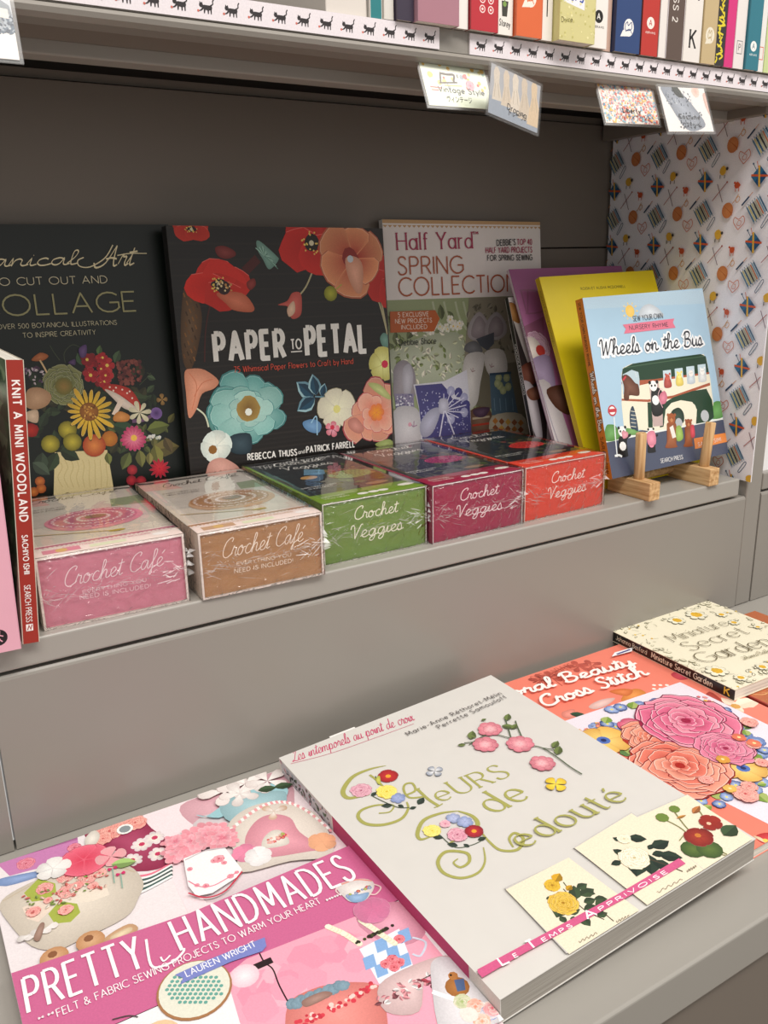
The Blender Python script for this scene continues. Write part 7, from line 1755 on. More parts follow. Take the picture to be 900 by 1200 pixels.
# ================================================================ the fixture
ZL=-.149;YF=.552;YW=.782
f=tag(obj('floor',boxmesh('floor',[((-3,-3,-1.0),(4,1.2,-.95))]),mat('shop_floor','8a8178',.4,.4,.06,6)),'grey shop floor below the shelving',kind='structure')
w=thing('wall_back','dark grey metal back wall of the shelving bay','wall',(0,0,0));del w['category'];w['kind']='structure'
obj('panel',boxmesh('panel',[((-.5,YW,.2395),(.803,YW+.012,.3735))],.0004),GREY_D,w)
obj('panel',boxmesh('panel',[((-.5,YW,.0),(.803,YW+.012,.2380))],.0004),GREY_D,w)
obj('panel',boxmesh('panel',[((-.5,YW+.003,.3745),(.803,YW+.012,.3815))]),GREY_D,w);obj('rear_gap_shade',boxmesh('rear_gap_shade',[((-.5,.70,.3817),(.803,.795,.3833))]),DARK,w)  # last box is dark to stand in for shade behind the cross beam
for z0,z1 in ((0,.2380),(.2395,.46)): obj('panel',boxmesh('panel',[((.8075,YW,z0),(1.5,YW+.012,z1))],.0012),GREY_D,w)
obj('joint',boxmesh('joint',[((-.5,YW+.0125,-.1),(1.5,YW+.016,.9))]),DARK,w)
s=thing('display_shelf','grey metal middle shelf with folded front lip holding craft kits and upright books','shelf',(-.5,.552,-.0188))
obj('shelf_board',boxmesh('shelf_board',[((0,0,.0),(1.2777,.228,.0188))],.0018,3),GREY_LIT,s)
s2=thing('display_ledge','wide grey metal lower ledge where the large books lie flat','shelf',(-.6,.2415,-.1795))
obj('ledge_board',boxmesh('ledge_board',[((0,0,0),(2.2,.325,.0305))],.0018,3),GREY_LIT,s2)
obj('lower_fascia',boxmesh('lower_fascia',[((0,.003,-.769),(2.2,.02,-.0022))],.001),GREY_D,s2)
for x0,x1,lb in ((-.6,.0378,'narrow grey fascia panel at the left edge below the middle shelf'),(.0393,.7903,'wide grey metal fascia panel between the middle shelf and the lower ledge'),(.8175,1.5,'grey fascia panel beyond the upright at the right')):
    tag(obj('fascia_panel',extrude('fascia_panel',[(YF,ZL+.0008),(YF,-.0246),(YF+.0007,-.0229),(YF+.0021,-.0216),(YF+.016,-.0216),(YF+.016,ZL+.0008)],x0,x1),GREY),lb,'panel')
pt=thing('shelf_upright','light grey vertical metal upright right of the middle shelf','upright',(.7903,.552,ZL+.0006))
obj('post',boxmesh('post',[((.0008,-.0002,0),(.0252,.02,1.0))],.0014),GREY,pt);obj('side_plate',boxmesh('side_plate',[((.0135,.02,0),(.0165,.235,1.0))]),GREY_D,pt)
# upper shelf with its price rail
u=thing('upper_shelf','grey metal upper shelf with stepped price rail full of upright books','shelf',(-.5,.552,.3600))
obj('shelf_board',extrude('shelf_board',[(0,.0258),(.228,.0258),(.228,.0235),(.006,.0235),(.006,.0106),(.0012,.0106),(0,.0112)],0,1.29),GREY,u)
obj('price_rail',extrude('price_rail',[(-.0012,.0104),(.0062,.0104),(.0062,.0072),(.0075,.0045),(.016,.0035),(.016,.0025),(.002,.0030),(-.0020,.0052),(-.0030,.0080)],0,1.29),GREY,u)
obj('underside_panel',boxmesh('underside_panel',[((0,.016,.0040),(1.29,.056,.0060))]),GREY_D,u)
obj('cross_beam',boxmesh('cross_beam',[((0,.056,-.0044),(1.29,.075,.0050))],.0012),GREY_LIT,u)
obj('end_bracket',boxmesh('end_bracket',[((1.278,.012,-.004),(1.289,.225,.018))],.001),GREY_D,u)
# cat strips
def cat(d,x,y,k):
    K='2a2426'
    d.poly([(x+a*k,y+b*k) for a,b in ((-2.2,1.0),(-1.2,1.5),(1.6,1.4),(2.6,2.0),(2.9,.4),(2.6,-.4),(2.5,-2.3),(2.0,-2.3),(1.9,-.6),(1.2,-.7),(1.0,-2.3),(.5,-2.3),(.4,-.8),(-.6,-.6),(-1.0,-2.2),(-1.5,-2.2),(-1.5,-.3),(-2.6,-1.2),(-3.9,-1.5),(-3.9,-1.1),(-2.9,-.6),(-2.3,.2))],K)
    d.disc(x-2.7*k,y+1.3*k,1.05*k,K,n=9);d.poly([(x-3.5*k,y+1.7*k),(x-3.3*k,y+2.9*k),(x-2.7*k,y+2.2*k)],K,False);d.poly([(x-2.6*k,y+2.2*k),(x-2.1*k,y+2.8*k),(x-1.9*k,y+1.6*k)],K,False)
    d.stroke([(x+2.5*k,y+1.6*k),(x+3.3*k,y+2.2*k),(x+3.3*k,y+3.3*k),(x+3.9*k,y+4.3*k)],.55*k,K,smooth=True);d.disc(x-4.3*k,y-1.3*k,.6*k,'c86858',n=7)
for x0,x1,n,lb in ((.02,.3885,24,'white price strip printed with black cats on the left half of the upper shelf'),(.4153,.7600,24,'white price strip printed with black cats on the right half of the upper shelf')):
    zb=.3717 if x0<.1 else .3709; hh=.0138
    st=thing('price_strip',lb,'label strip',(x0,.5505,zb));L=x1-x0
    obj('strip',boxmesh('strip',[((0,0,0),(L,.0012,hh))]),mat('strip_paper','e6dfe0',.35,.4,.02),st)
    step=16.4
    def cats(d,L=L,x0=x0):
        d.poly([(0,0),(L*1000,0),(L*1000,13.8),(0,13.8)],'e4dce0')
        m=int(L*1000/step)
        for i in range(m+1): cat(d,(L*1000-8-i*step) if x0<.1 else 10.5+i*step,6.0,1.25)
    draw(cats,'cat_print',st,(0,0,0),(1,0,0),(0,0,1),(L,hh),MT['print_satin'])
# ================================================================ hanging category cards
def kana(d,t,x0,y0,x1,h,col):
    c=bpy.data.curves.new('kana','FONT');c.body=t;o=bpy.data.objects.new('kana',c);COL.objects.link(o);dg=bpy.context.evaluated_depsgraph_get();dg.update();me=o.evaluated_get(dg).to_mesh()
    if me.vertices:
        xs=[v.co.x for v in me.vertices];ys=[v.co.y for v in me.vertices];sx=(x1-x0)/max(max(xs)-min(xs),1e-6);sy=h/max(max(ys)-min(ys),1e-6);d.up()
        for p in me.polygons: d.poly([(x0+(me.vertices[i].co.x-min(xs))*sx,y0+(me.vertices[i].co.y-min(ys))*sy) for i in p.vertices],col,False)
    o.evaluated_get(dg).to_mesh_clear();bpy.data.objects.remove(o);bpy.data.curves.remove(c)
def card(label,loc,rot,w,h,bg,fn):
    T=thing('hanging_card',label,'sign card',loc,rot,'category cards hanging from the upper shelf')
    c=obj('card',boxmesh('card',[((.0015,.0005,.0015),(w-.0015,.0009,h-.0015))]),mat('card_'+bg,bg,.5,.3),T)
    draw(fn,'card_print',c,(.0015,.0005,.0015),(1,0,0),(0,0,1),(w-.003,h-.003),MT['print_matt'],7)
    obj('plastic_sleeve',boxmesh('plastic_sleeve',[((-.0005,0,-.0005),(w+.0005,.00025,h+.0005)),((-.0005,.0012,-.0005),(w+.0005,.00145,h+.0005))]),PLASTIC,T)
card('pale green hanging card with a sewing machine and the words Vintage Style',(.3735,.5424,.3326),(1.35,-21.7,-1.1),.062,.0373,'e6ecd4',lambda d:(art_vintage_card(d),kana(d,'ヴィンテージ',17,3.2,40,5,'282420')))
card('hanging card twisted sideways showing a row of cream dress forms',(.4111,.5241,.3278),(8.4,-6.1,11.2),.0562,.037,'b4b4b8',lambda d:(art_draping_card(d),kana(d,'ドレープ',21,4,38,5,'282420')))
card('hanging card covered with tiny multicoloured flowers',(.5476,.5439,.3314),(-3,-22.1,-1.1),.062,.0383,'f2e6dc',lambda d:(art_liberty_card(d),kana(d,'リバティプリント',16,2.6,50,5,'30282c')))
card('pale hanging card with grey dress pattern and peach spots, rightmost of the cards',(.5817,.5084,.3219),(2.6,-18.9,-3.6),.0619,.0393,'ece6e2',lambda d:(art_pattern_card(d),kana(d,'コスチューム',20,3,44,4.6,'302c30')))
def left_card(d):
    d.poly([(0,14),(62,14),(62,36),(0,36)],'c8ccd0');d.poly([(46,26),(52,32),(58,28),(60,16),(46,18)],'8c9298');d.scatter(160,36,13,59,23,.9,['3c4858','a8b0b8','586878']);d.poly([(47,22),(57,21),(57,26),(49,27)],'e0d8d0')
    d.stroke([(44,30),(50,33)],1,'30303c')
card('white hanging card with a grey lace photo at the far left edge',(.043,.5405,.3365),(0,-12,0),.062,.036,'ece8e4',left_card)
# ================================================================ side poster
PX,PY0,PY1,PZ1=.7865,.5455,.7785,.3640
po=thing('patterned_poster','white poster patterned with yarn balls and sheep on the right side wall','poster',(PX,PY0,-.004),(-2.6,0,0))
LW,LH=(PY1-PY0),PZ1+.004
def poster(d):
    d.poly([(0,0),(LW*1000,0),(LW*1000,LH*1000),(0,LH*1000)],'ece9ee')
    OR,TQ,YL,NV,BR='cc8450','9aa49c','d8a838','1f4a70','c8542c'
    a,b=66.5,62.2
    for j in range(-1,7):
        for i in range(-1,5):
            X,Y=9.5+i*a-(5-j)*-0.0,305-62.2*(5-j)+62.2
            def at(px,py): return (X+px,Y+py)
            cx,cy=at(1,-30.5); c,s=math.cos(.62),math.sin(.62)
            for k in range(9):
                col=['4a7490','c4b880','2c5470','b8b490','3c3c38','a8a890','b87858','7c9cb0','3c6480'][k]
                q=[(-9.5+k*2.1,-8.6),(-9.5+k*2.1+1.6,-8.6),(-9.5+k*2.1+1.6,8.6),(-9.5+k*2.1,8.6)];d.poly([(cx+u*c-v*s,cy+u*s+v*c) for u,v in q],col,k==0)
            for k in range(7):
                for e in (-9.4,9.4): uu=-9+k*2.9; d.stroke([(cx+uu*c-e*.9*s,cy+uu*s+e*.9*c),(cx+uu*c-e*1.15*s,cy+uu*s+e*1.15*c)],.6,'4a7490',up=False)
            cx,cy=at(-35,32.3);d.disc(cx,cy,6.9,OR,7.6,n=18,c1='c07444')
            for k in range(5): d.stroke([(cx-6+k*1.5,cy+5-k),(cx+k*1.3,cy+1-k*1.2),(cx+6,cy-3-k*.6)],.35,'b05c2c',smooth=True,up=k==0)
            d.stroke([(cx+5,cy+6),(cx+8,cy+9),(cx+12,cy+13),(cx+14,cy+10),(cx+11,cy+7),(cx+9,cy+10),(cx+12,cy+15)],.7,'c89058',smooth=True)
            cx,cy=at(-20,19);d.stroke([(cx,cy-6),(cx-6,cy+1),(cx-5,cy+6),(cx,cy+4),(cx+5,cy+7),(cx+7,cy+1),(cx,cy-6)],.8,'c87860',smooth=True);d.stroke([(cx,cy+3),(cx-2,cy-1),(cx+2,cy-2),(cx+3,cy+2),(cx,cy+3)],.6,'c87860',smooth=True)
            cx,cy=at(11,20);d.stroke([(cx-4,cy-5),(cx+3,cy+6),(cx+5,cy+4),(cx-2,cy-6),(cx-4,cy-5)],.7,'34506c',smooth=True)
            cx,cy=at(22,9);d.disc(cx,cy,4.4,YL,4.8,n=9,wob=.1);d.disc(cx+5,cy+1.5,1.7,'3c3c40',n=7);[d.stroke([(cx+k,cy-4),(cx+k,cy-7.5)],.9,'3c3c40',up=False) for k in (-3,2.5)]
            cx,cy=at(0,0)
            for q,col in (([(0,10),(9.5,0),(0,-10),(-9.5,0)],NV),([(0,10),(4.7,5),(-4.7,-5),(-9.5,0)],'2c6488')): d.poly([(cx+u,cy+v) for u,v in q],col)
            d.stroke([(cx-9.5,cy+1.5),(cx+10,cy-.5)],2.0,BR);d.stroke([(cx-1,cy+10),(cx+1,cy-10)],2.0,YL);d.stroke([(cx-4,cy+6),(cx-8,cy+12)],.7,'34506c');d.stroke([(cx-2,cy+8),(cx-4,cy+14)],.7,BR);d.disc(cx-8,cy+12,1.1,'34506c',n=6)
            cx,cy=at(41.5,-6.5);d.disc(cx,cy,3.6,'c0502c',3.2,n=8,wob=.15);d.disc(cx-3.4,cy+2.6,1.3,'c0502c',n=6);[d.stroke([(cx+k,cy-2),(cx+k,cy-6)],.8,'c0502c',up=False) for k in (-2,2)]
            cx,cy=at(20.5,-11.5);d.stroke([(cx-9,cy-8),(cx+8,cy+9)],.8,'a05048');d.stroke([(cx-4,cy+8),(cx+4,cy-10)],.8,'6c5060');d.disc(cx+8,cy+9,1.1,'a05048',n=6,up=False)
            cx,cy=at(-13,41);d.stroke([(cx-5,cy-5),(cx+3,cy+3)],1.7,'1f3c5c');d.stroke([(cx+3,cy+3),(cx+7,cy+7)],.7,'c88050')
b_=obj('sheet',boxmesh('sheet',[((0,0,0),(.0012,LW,LH))]),mat('poster_paper','e9e7ec',.4,.4),po)
draw(poster,'poster_print',b_,(0,LW,0),(0,-1,0),(0,0,1),(LW,LH),MT['print_satin'],5)
# ================================================================ upright books on the middle shelf
G='print_gloss'
book('dark green book with gold title and painted bouquet, leftmost against the back wall',(.0363,.741,0),(0,-6,0),.2165,.2645,.010,'0f1713',title=art_botanical_title,art=art_botanical_bouquet,gloss='print_satin')
book('black hardcover with red and aqua paper flowers around white block lettering',(.2405,.7265,0),(0,-4.2,.6),.215,.262,.012,'1b1715',title=art_flower_title,art=art_flower_illustration,hard=True,gloss='print_satin')
book('pale sewing book with pink and orange title over photographed cloth rabbits',(.4702,.745,0),(-.16,-5.08,.46),.2068,.2695,.007,'ece4e0',title=art_sewing_title,art=art_sewing_illustration,gloss='print_satin')
def cosmos_spine(d): d.text('CHOCOLATE COSMOS',1.6,150,1.6,96,2.8,'d8d4d0',w=.16)
book('thin dark-spined book with brown flowers, behind the mauve one and leaning on nothing else',(.5964,.6570,0),(0,-18.6,0),.16,.1995,.0059,'cfc8c6',spine='17140f',art=art_cosmos_illustration,spine_art=cosmos_spine,gloss=G)['label']='thin book with a black spine, first of the slanting books right of the rabbit cover'
def purple_spine(d): d.text('ADORABLE CROCHET',.9,185,.9,110,2.1,'6c4c64',w=.14)
book('mauve book with a doughnut photo, between the black-spined book and the yellow one',(.6028,.6277,0),(.79,-24.42,0),.168,.2389,.0039,'a05f8c',spine='c9bcc4',art=art_doughnut_illustration,spine_art=purple_spine,gloss=G)
def yellow_spine(d): d.text('ROISIN ET ALISHA MCDONNELL',1.6,215,1.6,155,2.4,'5c5014',w=.14)
book('bright yellow book leaning behind the bus book',(.6192,.6048,0),(-2.47,-23.95,-1.25),.163,.229,.0069,'ecd21c',spine='c8ac10',title=art_yellow_title,spine_art=yellow_spine,gloss=G)
def wheels_spine(d):
    d.poly([(0,0),(12,0),(12,180),(0,180)],'d8822c');d.text('SEW YOUR OWN NURSERY RHYME',3.2,174,3.2,112,3.0,'4c3018',w=.16);d.text('Wheels on the Bus',3.4,106,3.4,48,5.4,'f4ece0','scr',w=.16,out='4c3018',ow=1);d.text('SARAH SIMI',3.2,42,3.2,6,4.0,'4c3018',w=.13)
book('light blue book with a green bus of felt animals, propped on the wooden stand',(.6106,.5742,.0202),(-1.31,-16.01,-1.26),.17,.1773,.0102,'a9c8dd',spine='d8822c',title=art_bus_title,art=art_bus_illustration,spine_art=wheels_spine,hard=True,gloss=G)
# spine-out books at the left
def knit_spine(d):
    d.text('KNIT A MINI WOODLAND',2.9,166.5,2.9,80.6,4.5,'f2eae6',w=.2,track=2);d.text('SACHIYO ISHII',3.4,71.5,3.4,46.5,3.2,'f2eae6',w=.17);d.text('SEARCH PRESS',3.0,39,3.0,14.5,3.4,'f2eae6',w=.12);d.poly([(2.6,8.4),(6.8,8.4),(6.8,13),(2.6,13)],'f2eae6');d.stroke([(3.4,9),(4.4,12),(5.4,9.4),(6.2,12.4)],.7,'9a2c20')
def knit_front(d):
    d.poly([(0,0),(165,0),(165,179),(0,179)],'cfc6b4');d.poly([(165,179),(165,60),(150,20),(120,80),(100,179)],'2e5a34')
    for i in range(14): d.leaf(165-(i*7)%20,170-i*10,140-(i*13)%30,176-i*11,.3,'3f7444' if i%2 else '8aa47c')
book('dark red knitting book spine standing at the left front edge of the middle shelf',(.0614,.5465,0),(0,0,4.4),.165,.1787,.0102,'cfc6b4',spine='9a2c20',art=knit_front,spine_art=knit_spine,mode='shelf',gloss=G)
def pink_spine(d):
    d.disc(11.4,10.2,5.4,'1c1418',n=20);d.stroke([(8.6,8),(9.4,11),(8.4,13.4),(10.4,12.4),(12.6,14),(12.2,11.6),(14.4,10.6)],.7,'e8a4b4');d.stroke([(11.4,11),(12.4,8.4),(13.6,7.2)],.7,'e8a4b4');d.text('UE',2.2,30,2.2,25,2.4,'34242c',w=.14)
book('pink spine with a black round emblem, left of the dark red knitting book',(.036,.5417,0),(0,0,1.4),.165,.15,.0238,'dfa3b4',spine='e2a8b8',spine_art=pink_spine,mode='shelf',gloss=G)
# ================================================================ kit boxes
def top_cafe(col,dark):
    def f(d):
        W,D=98,170
        d.poly([(0,0),(W,0),(W,D),(0,D)],'d8cbbd');d.poly([(0,70),(W,60),(W,D),(0,D)],'c9beb4');d.poly([(0,D-34),(30,D-40),(22,D),(0,D)],'d8a8a0');d.poly([(70,100),(W,96),(W,124),(74,122)],'8c9474')
        d.text('Crochet',16,D-30,50,D-28,13,'4a4038','scr',w=.07,slant=.3);d.text('Café',54,D-28,84,D-26,13,'4a4038','scr',w=.07,slant=.3);d.text('EVERYTHING YOU NEED',26,D-12,72,D-12,2.4,'5c5048',w=.12);d.text('EVERYTHING YOU',10,D-52,40,D-52,2.6,'5c5048',w=.12);d.text('NEED IS INCLUDED',12,D-58,38,D-58,2.6,'5c5048',w=.12)
        d.disc(52,72,35,col,27,n=26,wob=.02);d.disc(52,76,32,dark,24,n=26,wob=.02)
        for k in range(5):
            r_=30-k*4.4
            for i in range(26):
                a=i*.2417;d.stroke([(52+r_*math.cos(a),76+r_*.75*math.sin(a)),(52+(r_-2.4)*math.cos(a+.09),76+(r_-2.4)*.75*math.sin(a+.09)),(52+r_*math.cos(a+.18),76+r_*.75*math.sin(a+.18))],.9,['f0e0dc',dark][k%2],up=i==0)
        d.disc(54,78,8,'8c6c58',5,n=14);d.stroke([(4,52),(40,40),(62,34)],1.6,'c8b088');d.disc(60,34,6,'b8a040',2.2,n=10)
        d.poly([(0,0),(W,0),(W,24),(0,24)],'f0dcd4');d.poly([(0,19),(W,19),(W,22),(0,22)],dark);[d.disc(2+i*3,18.2,.8,dark,n=6,up=False) for i in range(33)]
        d.text('EVERYTHING YOU NEED IS INCLUDED',20,12,78,12,2.6,col,w=.14);d.poly([(6,4),(30,4),(30,12),(6,12)],col);d.disc(18,8,4,'d8b070',n=10);d.poly([(36,4),(60,4),(60,10),(36,10)],'dfe0c0');d.disc(84,9,6,'f4ece8',3.4,n=12)
    return f
def top_veg(col,veg,shape):
    def f(d):
        W,D=100,160
        d.poly([(0,0),(W,0),(W,D),(0,D)],'22262a');d.poly([(0,0),(3,0),(3,D),(0,D)],col);d.poly([(W-3,0),(W,0),(W,D),(W-3,D)],col)
        d.text('Crochet',24,D-24,72,D-24,13,'e8e4dc','scr',w=.08);d.text('Veggies',24,D-42,74,D-42,13,'e8e4dc','scr',w=.08);d.text('YOUR',42,D-28,56,D-28,3,'c8c4b8',w=.12)
        d.scatter(44,46,44,94,116,5,['3c5030','2c4028','586c3c','46382c'],'leaf');d.scatter(26,50,60,92,100,3,['7c3c34','6c5c3c','8c7448'])
        d.disc(66,74,20,veg,13,n=20,wob=.04)
        for i in range(60): a=i*2.4;r_=math.sqrt(i/60)*18;d.disc(66+r_*math.cos(a),74+r_*.62*math.sin(a),1.3,mixc(lin2(veg),(0,0,0),.3),n=6,up=i==0)
        if shape: d.poly([(30,92),(40,112),(54,100),(48,86)],'6890a8');d.disc(30,82,8,'c89858',6,n=12)
        d.text('EVERYTHING YOU NEED',8,50,40,50,2.6,'e8e4dc',w=.14);d.text('IS INCLUDED',12,45,34,45,2.6,'e8e4dc',w=.14)
        d.poly([(0,0),(W,0),(W,26),(0,26)],col);d.text('EVERYTHING',8,15,28,15,2.4,'f0ece0',w=.14);d.text('YOU NEED',8,10,30,10,2.4,'f0ece0',w=.14)
        d.disc(42,10,5,'e4e0d8',3,n=12);d.disc(52,10,5,'e4e0d8',3,n=12);d.disc(61,10,5,'e4e0d8',3,n=12);d.disc(86,15,8,'eee8dc',3.4,n=14);None
        d.disc(70,34,11,'8c6c50',4,n=14);None
    return f
def kit(label,loc,yaw,w,d_,h,col,rim,side,front,top,seed):
    T=thing('craft_kit_box',label,'craft kit',loc,(yaw,0,0),'shrink-wrapped crochet kits on the middle shelf')
    th=.0015 if rim=='f4e6de' else .0007
    sl=obj('sleeve',boxmesh('sleeve',[((0,0,0),(w,d_,th)),((0,0,h-th),(w,d_,h)),((0,0,th),(th,d_,h-th)),((w-th,0,th),(w,d_,h-th))]),mat('kit_sleeve_'+side,side,.4,.4,.03),T)
    tr=obj('inner_box',boxmesh('inner_box',[((th,.0012,th),(w-th,d_-.001,h-th))]),mat('kit_'+col,col,.4,.4,.02),T)
    obj('sleeve_edge',boxmesh('sleeve_edge',[((0,-.0001,0),(w,.0006,th)),((0,-.0001,h-th),(w,.0006,h)),((0,-.0001,th),(th,.0006,h-th)),((w-th,-.0001,th),(w,.0006,h-th))]),mat('rim_'+rim,rim,.5,.3),T)
    draw(front,'front_lettering',tr,(0,.0012,0),(1,0,0),(0,0,1),(w,h),MT['print_satin'],seed)
    draw(top,'top_print',sl,(0,0,h),(1,0,0),(0,1,0),(w,d_),MT['print_satin'],seed)
    # film: a slightly loose skin
    R=random.Random(seed);e=.0008;bm=bmesh.new();r=bmesh.ops.create_cube(bm,size=1)
    for v in r['verts']: v.co=Vector((w/2+v.co.x*(w+2*e),d_/2+v.co.y*(d_+2*e),(h+e)/2+v.co.z*(h+e)+.0001))
    bmesh.ops.subdivide_edges(bm,edges=list(bm.edges),cuts=9,use_grid_fill=True)
    for v in bm.verts:
        k=.00035; v.co+=Vector((R.uniform(-k,k),R.uniform(-k,k) if v.co.y<.01 else 0,0))
        if v.co.z<.0004: v.co.z=.0002
    me=bpy.data.meshes.new('shrink_wrap');bm.to_mesh(me);bm.free();me.materials.append(FILM_F);me.materials.append(FILM)
    for p in me.polygons: p.material_index=1 if p.normal.z>.7 else 0; p.use_smooth=True
    fo=obj('shrink_wrap',me,None,T)
    # heat-sealed seam across the front and puckers at the corners
    V=[];F=[]
    def rib(x,z,L,a,wd,y=-.0016):
        b=len(V);c,s=math.cos(a),math.sin(a);n=4
        for i in range(n):
            t=i/(n-1);k=wd*(1-abs(2*t-1))+.00008;px,pz=x+c*L*t,z+s*L*t;q=R.uniform(0,.0012)
            V.append((px-s*k,y-q,pz+c*k));V.append((px+s*k,y-q*.3,pz-c*k))
        for i in range(n-1): F.append([b+2*i,b+2*i+1,b+2*i+3,b+2*i+2])
    zs=h*(.52 if seed!=21 else .56)
    for i in range(46): x=w*(i+R.random())/46;rib(x-.002,zs-.002+(x/w-.5)*.004+R.uniform(-.0022,.0022),R.uniform(.004,.012),R.uniform(-.35,.35),R.uniform(.0001,.00038))
    for i in range(14): rib(w*.98-R.uniform(0,.012),zs+R.uniform(-.008,.008),R.uniform(.003,.011),math.pi+R.uniform(-.8,.8),.00028)
    for i in range(14): rib(R.uniform(0,.01),zs+R.uniform(-.01,.01),R.uniform(.004,.014),R.uniform(-.9,.9),.00028)
    for i in range(60): rib(w*R.random()-.002,zs+R.uniform(-.0045,.0045),R.uniform(.0015,.004),R.uniform(-1.2,1.2),.00022)
    for i in range(14): rib(w*R.uniform(.05,.9),h*R.uniform(.12,.9),R.uniform(.008,.022),R.uniform(-.3,1.2),.00015)
    for i in range(12): # pucker standing off the right side
        b=len(V);z=zs+R.uniform(-.009,.009);x=w+.0008;L=R.uniform(.003,.007);yy=R.uniform(-.001,.012);V.extend([(x,yy,z),(x+L,yy-.001,z+R.uniform(-.003,.004)),(x+L*.5,yy+.003,z+.003)]);F.append([b,b+1,b+2])
    me=bpy.data.meshes.new('wrap_seam');me.from_pydata(V,[],F);obj('wrap_seam',me,SEAM,fo)
    return T
kit('pink crochet cafe kit box in shrink wrap, leftmost of the kit boxes',(.0772,.5598,0),-2.27,.0975,.1593,.0502,'cb7c8e','f4e6de','e8cfc8',art_kit_pink,top_cafe('dc8c9c','c87088'),11)
kit('tan brown crochet cafe kit box in shrink wrap, second from the left',(.1831,.5512,0),-1.6,.0957,.168,.0496,'ab7d55','f4e6de','dccab8',art_kit_tan,top_cafe('c8a080','b08058'),12)
kit('green crochet veggies kit box in shrink wrap, middle of the five',(.2876,.5643,0),-.07,.0965,.1596,.0503,'6e8a3e','ece8dc','6c8834',art_kit_green,top_veg('71902c','7c9448',1),13)
kit('maroon crochet veggies kit box in shrink wrap, between the green and the red one',(.388,.5604,0),.8,.0982,.1571,.0502,'9a1c44','ecdcdc','941a40',art_kit_maroon,top_veg('98183f','b82860',0),14)
kit('bright red crochet veggies kit box in shrink wrap, rightmost of the kit boxes',(.4902,.5635,0),.55,.099,.1582,.0503,'d8402c','f4dcd0','d43c28',art_kit_red,top_veg('d8402c','d83c38',0),15)
# ================================================================ wooden stand
st=thing('book_stand','small pale wooden easel holding the bus book at the right end of the middle shelf','book stand',(.6326,.5455,0))
for x,dx in ((-.0008,0),(.0915,.0035)):
    bl=obj('base_block',boxmesh('base_block',[((x,dx,0),(x+.0145,dx+.055,.0180))],.0008),WOOD,st)
obj('peg',cyl('peg',(.0068,.021,.0178),(.0046,.020,.064),.0052),WOOD_P,st);obj('peg',cyl('peg',(.1,.0185,.0178),(.1035,.0175,.0635),.0052),WOOD_P,st)
obj('crossbar',cyl('crossbar',(.0137,.052,.0095),(.0915,.054,.0095),.0048),WOOD,st)
# ================================================================ books lying on the lower ledge
book('large pink felt craft book lying flat at the lower left of the ledge',(.0155,.2665,-.149),(-.8,0,0),.2095,.2695,.006,'ead9dc',title=art_handmades_title,art=art_handmades_illustration,mode='flat',gloss='print_satin')
def fl_spine(d):
    d.poly([(0,0),(262,0),(262,17),(0,17)],'d8d2cc');d.poly([(84,0),(236,0),(236,17),(84,17)],'b83c6c');d.poly([(3,2),(82,2),(82,15),(3,15)],'c8c4c8')
    d.scatter(60,5,3,80,14,2,['5c6c50','8c5c68','3c3c40','a8b0b8','d8a8b0'],'leaf')
fl=book('thick linen-coloured book with embroidered gold-green lettering in the centre of the ledge',(.2259,.2671,-.147),(.24,.17,-2.91),.2041,.262,.0162,'d8d5d0',spine='d6d2cd',title=None,art=art_linen_embroidery,spine_art=fl_spine,mode='flat',gloss='print_linen',pages='aca69d')
obj('page_marker',boxmesh('page_marker',[((.0455,.2605,.0140),(.0685,.2665,.0144))]),mat('marker_paper','f0eeea',.6,.3),fl)
fb=book('coral cross stitch book with a stitched rose bouquet, partly under the linen-coloured book',(.402,.278,-.149),(0,0,0),.210,.2655,.0075,'ee8470',title=art_stitch_title,art=art_stitch_illustration,mode='flat',gloss='print_satin')
def sg_spine(d):
    d.text('Johanna Basford',8,3.4,48,3.4,4.6,'e8e0c8',w=.1,serif=.6);d.text('Miniature Secret Garden',54,3.0,124,3.0,5.4,'f0e8d0',w=.13,serif=.6);d.text('K',137,2.6,142,2.6,6.4,'e8b838',w=.22,serif=.8)
book('small cream colouring book with black spine lying at the right of the ledge',(.5974,.4085,-.1412),(-1.2,0,0),.1427,.1471,.0105,'efe8cf',spine='14110e',title=art_garden_title,art=art_garden_illustration,spine_art=sg_spine,mode='flat',gloss='print_matt')
def tan_cover(d):
    d.poly([(0,0),(170,0),(170,230),(0,230)],'b4643c');d.poly([(0,0),(170,0),(170,60),(0,90)],'e8d4bc')
    for i in range(40): d.stroke([(4+(i*9)%60,150-i*2),(14+(i*9)%60,142-i*2),(30+(i*9)%60,146-i*2)],1.4,['c88850','8c4c28','d8a068'][i%3],smooth=True,taper=.8)
    d.poly([(0,0),(1.6,0),(1.6,230),(0,230)],'a01c20')
book('russet illustrated book peeping out from under the small cream colouring book',(.6145,.300,-.149),(-1,0,0),.165,.225,.0072,'b4643c',spine='a01c20',art=tan_cover,mode='flat',gloss='print_satin')
